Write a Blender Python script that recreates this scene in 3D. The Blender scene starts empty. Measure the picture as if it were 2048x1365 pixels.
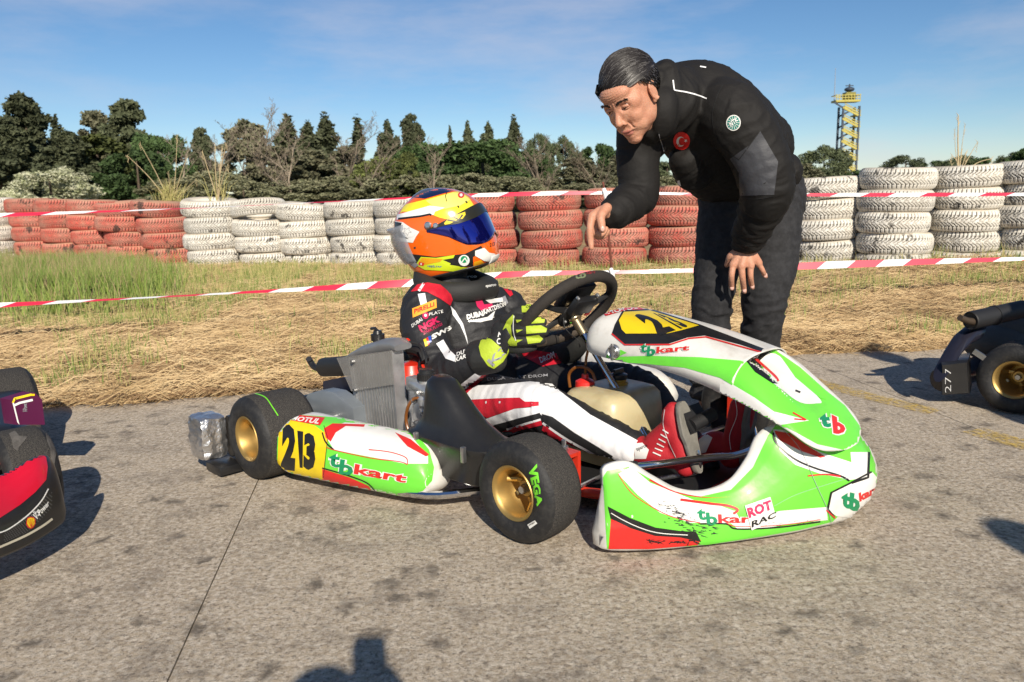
import bpy, bmesh, math, random
import numpy as np
from mathutils import Vector, Matrix, noise
from mathutils.bvhtree import BVHTree
from mathutils.geometry import delaunay_2d_cdt
random.seed(7); rng = np.random.default_rng(7)
S = bpy.context.scene; COL = S.collection
R = math.radians

# ------------------------------------------------------------------ camera
FPX, CAMH, HOR, ROLL = 1600.0, 0.874, 380.0, R(1.245)
_p = math.atan((682.5 - HOR) / FPX)
_fw = Vector((0, math.cos(_p), -math.sin(_p)))
_rt0 = Vector((1, 0, 0)); _up0 = _rt0.cross(_fw)
_rt = _rt0 * math.cos(ROLL) - _up0 * math.sin(ROLL)
_up = _up0 * math.cos(ROLL) + _rt0 * math.sin(ROLL)
cam = bpy.data.objects.new('camera', bpy.data.cameras.new('camera')); COL.objects.link(cam)
m = Matrix((( _rt.x, _up.x, -_fw.x, 0), (_rt.y, _up.y, -_fw.y, 0), (_rt.z, _up.z, -_fw.z, CAMH), (0, 0, 0, 1)))
cam.matrix_world = m
cam.data.lens = 36 * FPX / 2048; cam.data.sensor_width = 36
cam.data.clip_start = 0.02; cam.data.clip_end = 3000
cam.data.dof.use_dof = True; cam.data.dof.focus_distance = 2.5; cam.data.dof.aperture_fstop = 7.1
S.camera = cam

# ------------------------------------------------------------------ light
SUN = Vector((-0.17, 0.8264, -0.5368)).normalized()      # the way the light travels
w = bpy.data.worlds.new('World'); S.world = w; w.use_nodes = True
nt = w.node_tree; nt.nodes.clear()
def N(t, **k):
    n = nt.nodes.new(t)
    for a, v in k.items(): setattr(n, a, v)
    return n
sky = N('ShaderNodeTexSky', sky_type='NISHITA', sun_disc=False)
sky.sun_elevation = R(32.5); sky.sun_rotation = R(168.4)
sky.air_density = 1.0; sky.dust_density = 0.0; sky.ozone_density = 4.0; sky.altitude = 1200
geo = N('ShaderNodeTexCoord'); mp = N('ShaderNodeMapping'); mp.inputs['Scale'].default_value = (1.0, 1.0, 4.0)
mp.inputs['Rotation'].default_value = (0.0, R(-16), 0.0)
n1 = N('ShaderNodeTexNoise'); n1.inputs['Scale'].default_value = 3.2; n1.inputs['Detail'].default_value = 9; n1.inputs['Roughness'].default_value = .62
n2 = N('ShaderNodeTexNoise'); n2.inputs['Scale'].default_value = 1.6; n2.inputs['Detail'].default_value = 3
cr = N('ShaderNodeMapRange'); cr.inputs['From Min'].default_value = .44; cr.inputs['From Max'].default_value = .74
cr2 = N('ShaderNodeMapRange'); cr2.inputs['From Min'].default_value = .45; cr2.inputs['From Max'].default_value = .62
mu = N('ShaderNodeMath', operation='MULTIPLY'); mu2 = N('ShaderNodeMath', operation='MULTIPLY'); mu2.inputs[1].default_value = .42
mx = N('ShaderNodeMix', data_type='RGBA'); mx.inputs['B'].default_value = (7.6, 7.2, 7.8, 1)
bg = N('ShaderNodeBackground'); bg.inputs['Strength'].default_value = .070
hs = N('ShaderNodeHueSaturation'); hs.inputs['Saturation'].default_value = 1.12
out = N('ShaderNodeOutputWorld'); L = nt.links.new
L(geo.outputs['Generated'], mp.inputs[0]); L(mp.outputs[0], n1.inputs['Vector']); L(mp.outputs[0], n2.inputs['Vector'])
L(n1.outputs['Fac'], cr.inputs['Value']); L(n2.outputs['Fac'], cr2.inputs['Value'])
L(cr.outputs[0], mu.inputs[0]); L(cr2.outputs[0], mu.inputs[1]); L(mu.outputs[0], mu2.inputs[0])
L(sky.outputs[0], hs.inputs['Color']); L(hs.outputs[0], mx.inputs['A']); L(mu2.outputs[0], mx.inputs['Factor'])
L(mx.outputs['Result'], bg.inputs['Color']); L(bg.outputs[0], out.inputs[0])
sl = bpy.data.objects.new('sun', bpy.data.lights.new('sun', 'SUN')); COL.objects.link(sl)
sl.data.energy = 4.4; sl.data.angle = R(.53); sl.data.color = (1, .91, .77)
sl.rotation_euler = SUN.to_track_quat('-Z', 'Y').to_euler(); sl.location = (2, -6, 8)
S.view_settings.view_transform = 'Standard'; S.view_settings.look = 'None'
S.view_settings.gamma = 1; S.view_settings.use_curve_mapping = False; S.view_settings.exposure = 0.42

# ------------------------------------------------------------------ measuring: photo pixel (2048 wide) -> point of the place
def ray(x, y):
    return Vector((0, 0, CAMH)), (_fw + _rt * ((x - 1024) / FPX) - _up * ((y - 682.5) / FPX))
def gp(x, y, z=0.0):
    o, d = ray(x, y); t = (z - CAMH) / d.z; return o + d * t
def atY(x, y, Y):
    o, d = ray(x, y); return o + d * (Y / d.y)
def hor(x): return HOR - (x - 1024) * .0217
TH = R(45); U = Vector((math.cos(TH), -math.sin(TH), 0)); Nn = Vector((-math.sin(TH), -math.cos(TH), 0))
KO = Vector((-.012, 1.874, 0)) - Nn * .6
def kb(x, y, b):            # pixel -> kart coordinates (a forward, b right, z) on the plane b
    o, d = ray(x, y); t = (b - (o - KO).dot(Nn)) / d.dot(Nn); q = o + d * t - KO
    return (q.dot(U), b, q.z)
def kz(x, y, z):
    p = gp(x, y, z) - KO; return (p.dot(U), p.dot(Nn), z)
def ka(x, y, a):
    o, d = ray(x, y); t = (a - (o - KO).dot(U)) / d.dot(U); q = o + d * t - KO
    return (a, q.dot(Nn), q.z)
def KW(a, b, z): return KO + U * a + Nn * b + Vector((0, 0, z))

# ------------------------------------------------------------------ materials
def mat(name, col, rough=.5, metal=0, nz=None, bump=0, bscale=60, spec=.5, coat=0, trans=0, vary=0, sss=0, col2=None, attr=None, sheen=0, alpha=1, stretch=None, detail=4):
    """nz=(scale,amount) value noise on the colour; bump noise relief"""
    M = bpy.data.materials.new(name); M.use_nodes = True; t = M.node_tree; b = t.nodes['Principled BSDF']
    c = (*col, 1) if len(col) == 3 else col
    b.inputs['Base Color'].default_value = c; b.inputs['Roughness'].default_value = rough; b.inputs['Metallic'].default_value = metal
    b.inputs['Specular IOR Level'].default_value = spec; b.inputs['Coat Weight'].default_value = coat; b.inputs['Coat Roughness'].default_value = .06
    b.inputs['Transmission Weight'].default_value = trans; b.inputs['Alpha'].default_value = alpha
    b.inputs['Sheen Weight'].default_value = sheen
    if sss:
        b.inputs['Subsurface Weight'].default_value = sss; b.inputs['Subsurface Radius'].default_value = (.9, .4, .2); b.inputs['Subsurface Scale'].default_value = .01
    tc = t.nodes.new('ShaderNodeTexCoord'); vec = tc.outputs['Object']
    if stretch:
        mpp = t.nodes.new('ShaderNodeMapping'); mpp.inputs['Scale'].default_value = stretch; t.links.new(vec, mpp.inputs[0]); vec = mpp.outputs[0]
    last = None
    if nz or vary:
        mixc = t.nodes.new('ShaderNodeMix'); mixc.data_type = 'RGBA'
        c2 = (*col2, 1) if col2 else tuple([x * .35 for x in c[:3]] + [1])
        mixc.inputs['A'].default_value = c; mixc.inputs['B'].default_value = c2
        if nz:
            n = t.nodes.new('ShaderNodeTexNoise'); n.inputs['Scale'].default_value = nz[0]; n.inputs['Detail'].default_value = detail; n.inputs['Roughness'].default_value = .65
            t.links.new(vec, n.inputs['Vector'])
            mr = t.nodes.new('ShaderNodeMapRange'); mr.inputs['From Min'].default_value = nz[2] if len(nz) > 2 else .35; mr.inputs['From Max'].default_value = nz[3] if len(nz) > 3 else .75
            mr.inputs['To Max'].default_value = nz[1]; t.links.new(n.outputs['Fac'], mr.inputs['Value']); t.links.new(mr.outputs[0], mixc.inputs['Factor'])
        else: mixc.inputs['Factor'].default_value = 0
        last = mixc.outputs['Result']
        if vary:
            oi = t.nodes.new('ShaderNodeObjectInfo'); h = t.nodes.new('ShaderNodeHueSaturation')
            m1 = t.nodes.new('ShaderNodeMapRange'); m1.inputs['To Min'].default_value = 1 - vary; m1.inputs['To Max'].default_value = 1 + vary
            t.links.new(oi.outputs['Random'], m1.inputs['Value']); t.links.new(m1.outputs[0], h.inputs['Value']); t.links.new(last, h.inputs['Color']); last = h.outputs['Color']
        t.links.new(last, b.inputs['Base Color'])
    if bump:
        n = t.nodes.new('ShaderNodeTexNoise'); n.inputs['Scale'].default_value = bscale; n.inputs['Detail'].default_value = 5
        t.links.new(vec, n.inputs['Vector']); bp = t.nodes.new('ShaderNodeBump'); bp.inputs['Strength'].default_value = min(1, bump); bp.inputs['Distance'].default_value = .004 * max(1, bump)
        t.links.new(n.outputs['Fac'], bp.inputs['Height']); t.links.new(bp.outputs[0], b.inputs['Normal'])
    return M

# ------------------------------------------------------------------ mesh builder
class MB:
    def __init__(s): s.v = []; s.f = []; s.mi = []
    def add(s, V, F, k=0):
        o = len(s.v); s.v += [tuple(p) for p in V]; s.f += [tuple(i + o for i in f) for f in F]; s.mi += [k] * len(F); return s
    def box(s, c, h, k=0, rot=None, bev=0):
        bm = bmesh.new(); bmesh.ops.create_cube(bm, size=2)
        for v in bm.verts: v.co = Vector((v.co.x * h[0], v.co.y * h[1], v.co.z * h[2]))
        if bev: bmesh.ops.bevel(bm, geom=bm.edges[:], offset=bev, segments=2, profile=.6, affect='EDGES')
        M_ = (rot.to_4x4() if rot is not None else Matrix()); M_.translation = Vector(c); bm.transform(M_)
        bm.verts.ensure_lookup_table(); s.add([v.co[:] for v in bm.verts], [[v.index for v in f.verts] for f in bm.faces], k); bm.free(); return s
    def tube(s, P, r, k=0, n=10, cap=True, sc=(1, 1), ref=None):
        P = [Vector(p) for p in P]; rr = r if hasattr(r, '__len__') else [r] * len(P)
        V = []; F = []; prev = Vector(ref) if ref else None
        for i, p in enumerate(P):
            t = (P[min(i + 1, len(P) - 1)] - P[max(i - 1, 0)]).normalized()
            if prev is None: prev = Vector((0, 0, 1)) if abs(t.z) < .9 else Vector((1, 0, 0))
            x = (prev - t * prev.dot(t)).normalized(); y = t.cross(x); prev = x
            for j in range(n):
                a = 2 * math.pi * j / n; V.append(p + x * (math.cos(a) * rr[i] * sc[0]) + y * (math.sin(a) * rr[i] * sc[1]))
        m_ = len(P)
        for i in range(m_ - 1):
            for j in range(n): F.append((i * n + j, i * n + (j + 1) % n, (i + 1) * n + (j + 1) % n, (i + 1) * n + j))
        if cap: F.append(tuple(range(n - 1, -1, -1))); F.append(tuple((m_ - 1) * n + j for j in range(n)))
        return s.add(V, F, k)
    def lathe(s, c, ax, prof, n=32, k=0, closed=False):
        """prof = [(r, h)] around axis ax from point c"""
        ax = Vector(ax).normalized(); x = ax.orthogonal().normalized(); y = ax.cross(x); c = Vector(c); V = []; F = []
        for r, h in prof:
            for j in range(n):
                a = 2 * math.pi * j / n; V.append(c + ax * h + x * (r * math.cos(a)) + y * (r * math.sin(a)))
        m_ = len(prof)
        for i in range(m_ if closed else m_ - 1):
            for j in range(n): F.append((i * n + j, i * n + (j + 1) % n, ((i + 1) % m_) * n + (j + 1) % n, ((i + 1) % m_) * n + j))
        return s.add(V, F, k)
    def ell(s, c, r, k=0, rot=None, u=16, v=10):
        V = []; F = []; c = Vector(c)
        for i in range(v + 1):
            ph = math.pi * i / v
            for j in range(u):
                a = 2 * math.pi * j / u; p = Vector((r[0] * math.sin(ph) * math.cos(a), r[1] * math.sin(ph) * math.sin(a), r[2] * math.cos(ph)))
                if rot is not None: p = rot @ p
                V.append(c + p)
        for i in range(v):
            for j in range(u): F.append((i * u + j, (i + 1) * u + j, (i + 1) * u + (j + 1) % u, i * u + (j + 1) % u))
        return s.add(V, F, k)
    def loft(s, rings, k=0, cap=True):
        n = len(rings[0]); V = [p for r_ in rings for p in r_]; F = []
        for i in range(len(rings) - 1):
            for j in range(n): F.append((i * n + j, i * n + (j + 1) % n, (i + 1) * n + (j + 1) % n, (i + 1) * n + j))
        if cap: F.append(tuple(range(n - 1, -1, -1))); F.append(tuple((len(rings) - 1) * n + j for j in range(n)))
        return s.add(V, F, k)
    def grid(s, fn, nu, nv, k=0, us=(0, 1), vs=(0, 1)):
        V = []; F = []
        for i in range(nu + 1):
            for j in range(nv + 1): V.append(fn(us[0] + (us[1] - us[0]) * i / nu, vs[0] + (vs[1] - vs[0]) * j / nv))
        for i in range(nu):
            for j in range(nv): a = i * (nv + 1) + j; F.append((a, a + 1, a + nv + 2, a + nv + 1))
        return s.add(V, F, k)
    def mesh(s, name, smooth=True, sharp=35, weld=0):
        me = bpy.data.meshes.new(name); me.from_pydata([tuple(p) for p in s.v], [], s.f)
        me.polygons.foreach_set('material_index', s.mi)
        bm = bmesh.new(); bm.from_mesh(me)
        if weld: bmesh.ops.remove_doubles(bm, verts=bm.verts, dist=weld)
        bmesh.ops.recalc_face_normals(bm, faces=bm.faces); bm.to_mesh(me); bm.free()
        if smooth:
            me.polygons.foreach_set('use_smooth', [True] * len(me.polygons))
            if sharp: me.set_sharp_from_angle(angle=R(sharp))
        me.update(); return me
    def build(s, name, mats, parent=None, smooth=True, sharp=35, weld=0, **tags):
        return link(name, s.mesh(name, smooth, sharp, weld), mats, parent, **tags)
def link(name, me, mats=None, parent=None, **tags):
    o = bpy.data.objects.new(name, me); COL.objects.link(o)
    if mats is not None and not me.materials:
        for m_ in (mats if isinstance(mats, (list, tuple)) else [mats]): me.materials.append(m_)
    if parent is not None: o.parent = parent
    for k, v in tags.items(): o[k] = v
    return o
def thing(name, label, cat, loc=(0, 0, 0), rz=0, group=None):
    o = bpy.data.objects.new(name, None); COL.objects.link(o); o.location = loc; o.rotation_euler = (0, 0, rz); o.empty_display_size = .1
    o['label'] = label; o['category'] = cat
    if group: o['group'] = group
    return o
def raw_mesh(name, V, F, smooth=False):
    V = np.asarray(V, dtype=np.float32); F = np.asarray(F, dtype=np.int32); me = bpy.data.meshes.new(name)
    me.vertices.add(len(V)); me.vertices.foreach_set('co', V.ravel()); k = F.shape[1]
    me.loops.add(F.size); me.loops.foreach_set('vertex_index', F.ravel()); me.polygons.add(len(F))
    me.polygons.foreach_set('loop_start', np.arange(0, F.size, k, dtype=np.int32)); me.update(calc_edges=True)
    if smooth: me.polygons.foreach_set('use_smooth', [True] * len(F))
    return me
def apply_mods(o):
    dg = bpy.context.evaluated_depsgraph_get(); e = o.evaluated_get(dg); me = bpy.data.meshes.new_from_object(e)
    o.modifiers.clear(); o.data = me; return o
def solid(o, t, off=-1):
    md = o.modifiers.new('s', 'SOLIDIFY'); md.thickness = t; md.offset = off; return o
def lerp(a, b, t): return a + (b - a) * t
def spline(P, n):
    """Catmull-Rom through tuples of any length"""
    P = [np.array(p, float) for p in P]; out_ = []; m_ = len(P) - 1
    for i in range(n + 1):
        t = i / n * m_; k = min(int(t), m_ - 1); t -= k
        p0 = P[max(k - 1, 0)]; p1 = P[k]; p2 = P[k + 1]; p3 = P[min(k + 2, m_)]
        out_.append(.5 * ((2 * p1) + (-p0 + p2) * t + (2 * p0 - 5 * p1 + 4 * p2 - p3) * t * t + (-p0 + 3 * p1 - 3 * p2 + p3) * t ** 3))
    return out_
# ================================================================== GROUND
def concrete_mat():
    M = bpy.data.materials.new('weathered_concrete'); M.use_nodes = True; t = M.node_tree; b = t.nodes['Principled BSDF']; l = t.links.new
    tc = t.nodes.new('ShaderNodeTexCoord'); V = tc.outputs['Object']
    def noise_(sc, det=4, ro=.6, st=None):
        n = t.nodes.new('ShaderNodeTexNoise'); n.inputs['Scale'].default_value = sc; n.inputs['Detail'].default_value = det; n.inputs['Roughness'].default_value = ro
        if st:
            mpp = t.nodes.new('ShaderNodeMapping'); mpp.inputs['Scale'].default_value = st; l(V, mpp.inputs[0]); l(mpp.outputs[0], n.inputs['Vector'])
        else: l(V, n.inputs['Vector'])
        return n.outputs['Fac']
    def rng_(s, a, b_, lo=0, hi=1):
        m_ = t.nodes.new('ShaderNodeMapRange'); m_.inputs['From Min'].default_value = a; m_.inputs['From Max'].default_value = b_
        m_.inputs['To Min'].default_value = lo; m_.inputs['To Max'].default_value = hi; l(s, m_.inputs['Value']); return m_.outputs[0]
    def mix_(f, A, B):
        m_ = t.nodes.new('ShaderNodeMix'); m_.data_type = 'RGBA'
        for s_, nm in ((f, 'Factor'), (A, 'A'), (B, 'B')):
            if isinstance(s_, tuple): m_.inputs[nm].default_value = (*s_, 1)
            elif isinstance(s_, float): m_.inputs[nm].default_value = s_
            else: l(s_, m_.inputs[nm])
        return m_.outputs['Result']
    base = mix_(rng_(noise_(1.3, 5), .35, .7), (.52, .425, .31), (.40, .325, .24))
    fine = mix_(rng_(noise_(62, 6, .8), .44, .62), base, (.72, .64, .53))
    fine = mix_(rng_(noise_(78, 6, .85), .50, .62, 0, .85), fine, (.12, .095, .075))
    # small light stones
    v = t.nodes.new('ShaderNodeTexVoronoi'); v.inputs['Scale'].default_value = 75; l(V, v.inputs['Vector'])
    fine = mix_(rng_(v.outputs['Distance'], .16, .08, 0, .75), fine, (.55, .50, .42))
    # dark blots
    v2 = t.nodes.new('ShaderNodeTexVoronoi'); v2.inputs['Scale'].default_value = 10; v2.inputs['Randomness'].default_value = 1; 
    dist = t.nodes.new('ShaderNodeTexNoise'); dist.inputs['Scale'].default_value = 26; dist.inputs['Detail'].default_value = 4; l(V, dist.inputs['Vector'])
    ad = t.nodes.new('ShaderNodeVectorMath'); ad.operation = 'MULTIPLY_ADD'; ad.inputs[1].default_value = (.11, .11, .11); l(dist.outputs['Color'], ad.inputs[0]); l(V, ad.inputs[2]); l(ad.outputs[0], v2.inputs['Vector'])
    sel = t.nodes.new('ShaderNodeSeparateColor'); l(v2.outputs['Color'], sel.inputs[0])
    m1 = t.nodes.new('ShaderNodeMath'); m1.operation = 'MULTIPLY'; l(rng_(v2.outputs['Distance'], .42, .10), m1.inputs[0]); l(rng_(sel.outputs[0], .1, .7, 0, .80), m1.inputs[1])
    fine = mix_(m1.outputs[0], fine, (.10, .085, .07))
    fine = mix_(rng_(noise_(6, 8, .75), .50, .70, 0, .55), fine, (.12, .10, .085))
    l(fine, b.inputs['Base Color']); b.inputs['Roughness'].default_value = .88; b.inputs['Specular IOR Level'].default_value = .25
    bp = t.nodes.new('ShaderNodeBump'); bp.inputs['Strength'].default_value = .9; bp.inputs['Distance'].default_value = .007
    l(noise_(85, 7, .8), bp.inputs['Height']); l(bp.outputs[0], b.inputs['Normal'])
    return M
M_CONC = concrete_mat()
def edge_y(x): return 3.73 + .2 * x + .03 * math.sin(x * 5) + .018 * math.sin(x * 17 + 1) - (.08 * (x - 1.8) if x > 1.8 else 0)
def relief(x, y):
    n = noise.noise(Vector((x * .8, y * .8, 3))) * .05 + noise.noise(Vector((x * 3.1, y * 3.1, 9))) * .030 + noise.noise(Vector((x * 9, y * 9, 5))) * .016
    t = min(1, max(0, (y - edge_y(x)) / .5))
    side = .10 * min(1, max(0, (x - 2.2) / 1.6)) * min(1, max(0, (y - 5.2) / 1.8)) + .05 * min(1, max(0, (-x - 3) / 3)) * min(1, max(0, (y - 7) / 3))
    return .012 + t * (n + .02) + side
# ground base: one sheet to the horizon, a little below everything else
g = MB(); g.add([(-900, -60, -.16), (900, -60, -.16), (900, 1400, -.16), (-900, 1400, -.16)], [(0, 1, 2, 3)])
M_FIELD = mat('dry_field', (.21, .17, .08), .95, nz=(.35, .8), col2=(.09, .10, .035), bump=1, bscale=3)
g.build('ground', M_FIELD, kind='structure')
conc = bpy.data.objects.new('concrete_apron', None); COL.objects.link(conc); conc['kind'] = 'structure'
# slabs between sawn joints
ja, jb = gp(510, 975), gp(350, 1330); e2 = Vector((ja.x - jb.x, ja.y - jb.y, 0)).normalized(); e1 = Vector((e2.y, -e2.x, 0))
def poly_slab(P):
    bm = bmesh.new(); vs = [bm.verts.new((p[0], p[1], 0)) for p in P]; f = bm.faces.new(vs)
    r_ = bmesh.ops.extrude_face_region(bm, geom=[f]); 
    for v in [q for q in r_['geom'] if isinstance(q, bmesh.types.BMVert)]: v.co.z = -.12
    bmesh.ops.recalc_face_normals(bm, faces=bm.faces)
    me = bpy.data.meshes.new('slab'); bm.to_mesh(me); bm.free(); return me
us = [-8.0, -4.2, 0.0, 2.48, 6.4, 10]; vs_ = [-9.0, -3.9, -.42, 5.0]
G_ = .0018
for i in range(len(us) - 1):
    for j in range(3):
        if j == 2:
            # front row runs to the ragged verge edge
            lo = [jb + e1 * (us[i] + G_) + e2 * (vs_[j] + G_), jb + e1 * (us[i + 1] - G_) + e2 * (vs_[j] + G_)]
            top = []
            for k in range(13):
                q = jb + e1 * lerp(us[i + 1] - G_, us[i] + G_, k / 12) + e2 * 2.6
                for _ in range(6):
                    dy = edge_y(q.x) + .12 - q.y; q = q + e2 * dy
                top.append(q)
            P = [(p.x, p.y) for p in lo + top]
        else:
            P = [(lambda p: (p.x, p.y))(jb + e1 * (us[i] + G_ if a else us[i + 1] - G_) + e2 * (vs_[j] + G_ if c else vs_[j + 1] - G_)) for a, c in ((1, 1), (0, 1), (0, 0), (1, 0))]
        link('slab', poly_slab(P), M_CONC, conc)
M_JOINT = mat('joint_dirt', (.17, .14, .10), 1)
g = MB(); g.add([(-12, -12, -.006), (12, -12, -.006), (12, 5.2, -.006), (-12, 1.0, -.006)], [(0, 1, 2, 3)]); g.build('joint_bed', M_JOINT, conc)
# worn yellow line
def yellow_mat():
    M = mat('worn_yellow_paint', (.62, .43, .10), .8)
    t = M.node_tree; b = t.nodes['Principled BSDF']; n = t.nodes.new('ShaderNodeTexNoise'); n.inputs['Scale'].default_value = 55; n.inputs['Detail'].default_value = 6; n.inputs['Roughness'].default_value = .8
    tc = t.nodes.new('ShaderNodeTexCoord'); t.links.new(tc.outputs['Object'], n.inputs['Vector'])
    r_ = t.nodes.new('ShaderNodeMapRange'); r_.inputs['From Min'].default_value = .42; r_.inputs['From Max'].default_value = .62; r_.inputs['To Max'].default_value = .85
    t.links.new(n.outputs['Fac'], r_.inputs['Value']); t.links.new(r_.outputs[0], b.inputs['Alpha']); return M
MY = yellow_mat()
def stripe_line(pts, wd):
    g = MB(); V = []; F = []
    P = [gp(*p) for p in pts]
    for i, p in enumerate(P):
        d = (P[min(i + 1, len(P) - 1)] - P[max(0, i - 1)]).normalized(); s_ = Vector((-d.y, d.x, 0)) * wd / 2
        V += [(*(p + s_).xy, .004), (*(p - s_).xy, .004)]
    for i in range(len(P) - 1): F.append((2 * i, 2 * i + 1, 2 * i + 3, 2 * i + 2))
    g.add(V, F); return g
stripe_line([(1560, 740), (1640, 768), (1740, 795), (1870, 826)], .10).build('painted_line', MY, kind='structure')
stripe_line([(1945, 862), (2000, 878), (2100, 905), (2300, 960)], .11).build('painted_line', MY, kind='structure')

# verge of cut straw: relief sheet
xs = np.concatenate([np.linspace(-9, -5, 24), np.linspace(-4.9, 7, 170), np.linspace(7.2, 11, 14)]); nyv = 90
V = []; F = []
for x in xs:
    e = edge_y(x)
    for j in range(nyv + 1):
        t = (j / nyv) ** 1.3; y = e - .02 + t * (13.5 - e); V.append((x, y, relief(x, y) - (.03 if j == 0 else 0)))
for i in range(len(xs) - 1):
    for j in range(nyv): a = i * (nyv + 1) + j; F.append((a, a + nyv + 2, a + nyv + 1)); F.append((a, a + 1, a + nyv + 2))
M_DIRT = mat('straw_soil', (.36, .235, .105), .95, nz=(7, .85, .4, .7), col2=(.17, .115, .055), bump=1.5, bscale=55, detail=8)
me = raw_mesh('verge', V, F, True); link('verge', me, M_DIRT, kind='structure')

# straw strands: three tones, each one mesh
def strands(name, mat_, n, seed, lmin, lmax, wd, region, flat=True, lift=.02, tall=None):
    r = np.random.default_rng(seed); V = []; F = []
    k = 0
    while k < n:
        x, y = region(r)
        if x is None: continue
        z = relief(x, y); a = (r.normal(0, .8) + 1.6 * noise.noise(Vector((x * 1.3, y * 1.3, 30)))) if flat else r.uniform(0, 6.28); Ls = r.uniform(lmin, lmax); b = len(V)
        if flat:
            dx, dy = math.cos(a) * Ls / 2, math.sin(a) * Ls / 2; w_ = wd * r.uniform(.6, 1.5); h0 = r.uniform(.002, lift); tl = r.normal(0, .12) * Ls
            bow = r.uniform(.0, .25) * Ls; px, py = -dy / Ls * bow, dx / Ls * bow
            z0 = relief(x - dx, y - dy) + h0; z2 = relief(x + dx, y + dy) + h0 + max(0, tl); zm = max(z, (z0 + z2) / 2) + h0 + r.uniform(0, .012)
            V += [(x - dx, y - dy, z0), (x - dx, y - dy, z0 + w_), (x + px, y + py, zm), (x + px, y + py, zm + w_), (x + dx, y + dy, z2), (x + dx, y + dy, z2 + w_ * .6)]
            F += [(b, b + 2, b + 3, b + 1), (b + 2, b + 4, b + 5, b + 3)]
        else:
            h = Ls; w_ = wd * r.uniform(.6, 1.4); ln = r.uniform(0, .45) * h; ca, sa = math.cos(a), math.sin(a); wa = r.uniform(-.7, .7); wx, wy = math.cos(wa) * w_ / 2, math.sin(wa) * w_ / 2
            V += [(x - wx, y - wy, z - .01), (x + wx, y + wy, z - .01), (x + ca * ln * .3 - wx * .8, y + sa * ln * .3 - wy * .8, z + h * .5), (x + ca * ln * .3 + wx * .8, y + sa * ln * .3 + wy * .8, z + h * .5), (x + ca * ln, y + sa * ln, z + h * .95), (x + ca * ln + wx * .2, y + sa * ln + wy * .2, z + h * .95)]
            F += [(b, b + 1, b + 3, b + 2), (b + 2, b + 3, b + 5, b + 4)]
        k += 1
    me = raw_mesh(name, V, F); return link(name, me, mat_, kind='stuff')
def reg_straw(r):
    y = 3.2 + (r.random() ** 1.5) * 6.5; x = r.uniform(-1, 1) * (y * .72 + .2) + .05
    if y < edge_y(x) - .05 + r.uniform(-.04, .05): return None, None
    if noise.noise(Vector((x * 1.6, y * 2.6, 77))) + .6 * noise.noise(Vector((x * 5, y * 7, 11))) > r.uniform(.30, .60): return None, None
    return x, y
def leafy(name, c1, c2, tr=.3):
    M = mat(name, c1, .7, nz=(2.5, 1, .3, .7), col2=c2, detail=6); return M
MS1 = leafy('straw_pale', (.60, .44, .24), (.42, .28, .135)); MS2 = leafy('straw_brown', (.34, .21, .10), (.19, .12, .065)); MS3 = leafy('straw_gold', (.78, .60, .35), (.54, .39, .20))
strands('straw', MS1, 46000, 1, .05, .22, .0028, reg_straw)
def reg_brown(r):
    x, y = reg_straw(r)
    return (x, y) if x is not None and noise.noise(Vector((x * 1.1, y * 2.2, 50))) + .5 * noise.noise(Vector((x * 4, y * 5, 3))) > r.uniform(-.35, .35) else (None, None)
strands('straw', MS2, 34000, 2, .04, .18, .0032, reg_brown, lift=.018)
strands('straw', MS3, 24000, 3, .07, .30, .0022, reg_straw, lift=.026)
def clump(mask):
    def f(r):
        y = 3.3 + (r.random() ** 1.3) * 6.2; x = r.uniform(-1, 1) * (y * .72 + .2)
        if y < edge_y(x) + .1 or r.random() > mask(x, y): return None, None
        return x, y
    return f
def m_green(x, y):
    n = noise.noise(Vector((x * 1.7, y * 1.7, 20))) + .5 * noise.noise(Vector((x * 6, y * 6, 2)))
    v = max(0, n - .02) * 1.5 * (.40 if y < 6 else .9)
    if y > 6.6: v += .05
    if x < -2 and y > 5: v += .35
    return min(1, v)
MG1 = leafy('grass_green', (.10, .17, .025), (.20, .25, .055)); MG2 = leafy('grass_yellow', (.34, .33, .10), (.46, .38, .16))
strands('grass', MG1, 14000, 5, .04, .13, .005, clump(m_green), flat=False)
strands('grass', MG2, 14000, 6, .04, .15, .004, clump(m_green), flat=False)
def reg_tall(r):
    # the tall patch at the left in front of the red stacks
    x = r.uniform(-6.6, -2.3); y = r.uniform(5.6, 8.9)
    px = 1024 + 1600 * x / y
    if px > 270 + r.normal(0, 50) or px < -120: return None, None
    if noise.noise(Vector((x * 2, y * 2, 7))) < -.28: return None, None
    if y < 6.3 + .3 * noise.noise(Vector((x * 2.3, 1, 4))) and r.random() > .12: return None, None
    return x, y
strands('grass', MG1, 15000, 8, .08, .34, .0065, reg_tall, flat=False)
strands('grass', leafy('grass_spring', (.17, .27, .035), (.28, .34, .07)), 12000, 9, .05, .32, .006, reg_tall, flat=False)
strands('grass', leafy('grass_seedhead', (.40, .30, .15), (.30, .20, .12)), 4500, 10, .18, .40, .004, reg_tall, flat=False)
def reg_foot(r):
    y = 7.0 + r.random() * 1.6; x = r.uniform(-5, 6); 
    return (x, y) if noise.noise(Vector((x * 3, y * .5, 1))) > -.05 else (None, None)
strands('grass', MG2, 3500, 12, .06, .20, .005, reg_foot, flat=False); strands('grass', MG1, 2500, 13, .05, .17, .005, reg_foot, flat=False)

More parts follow.
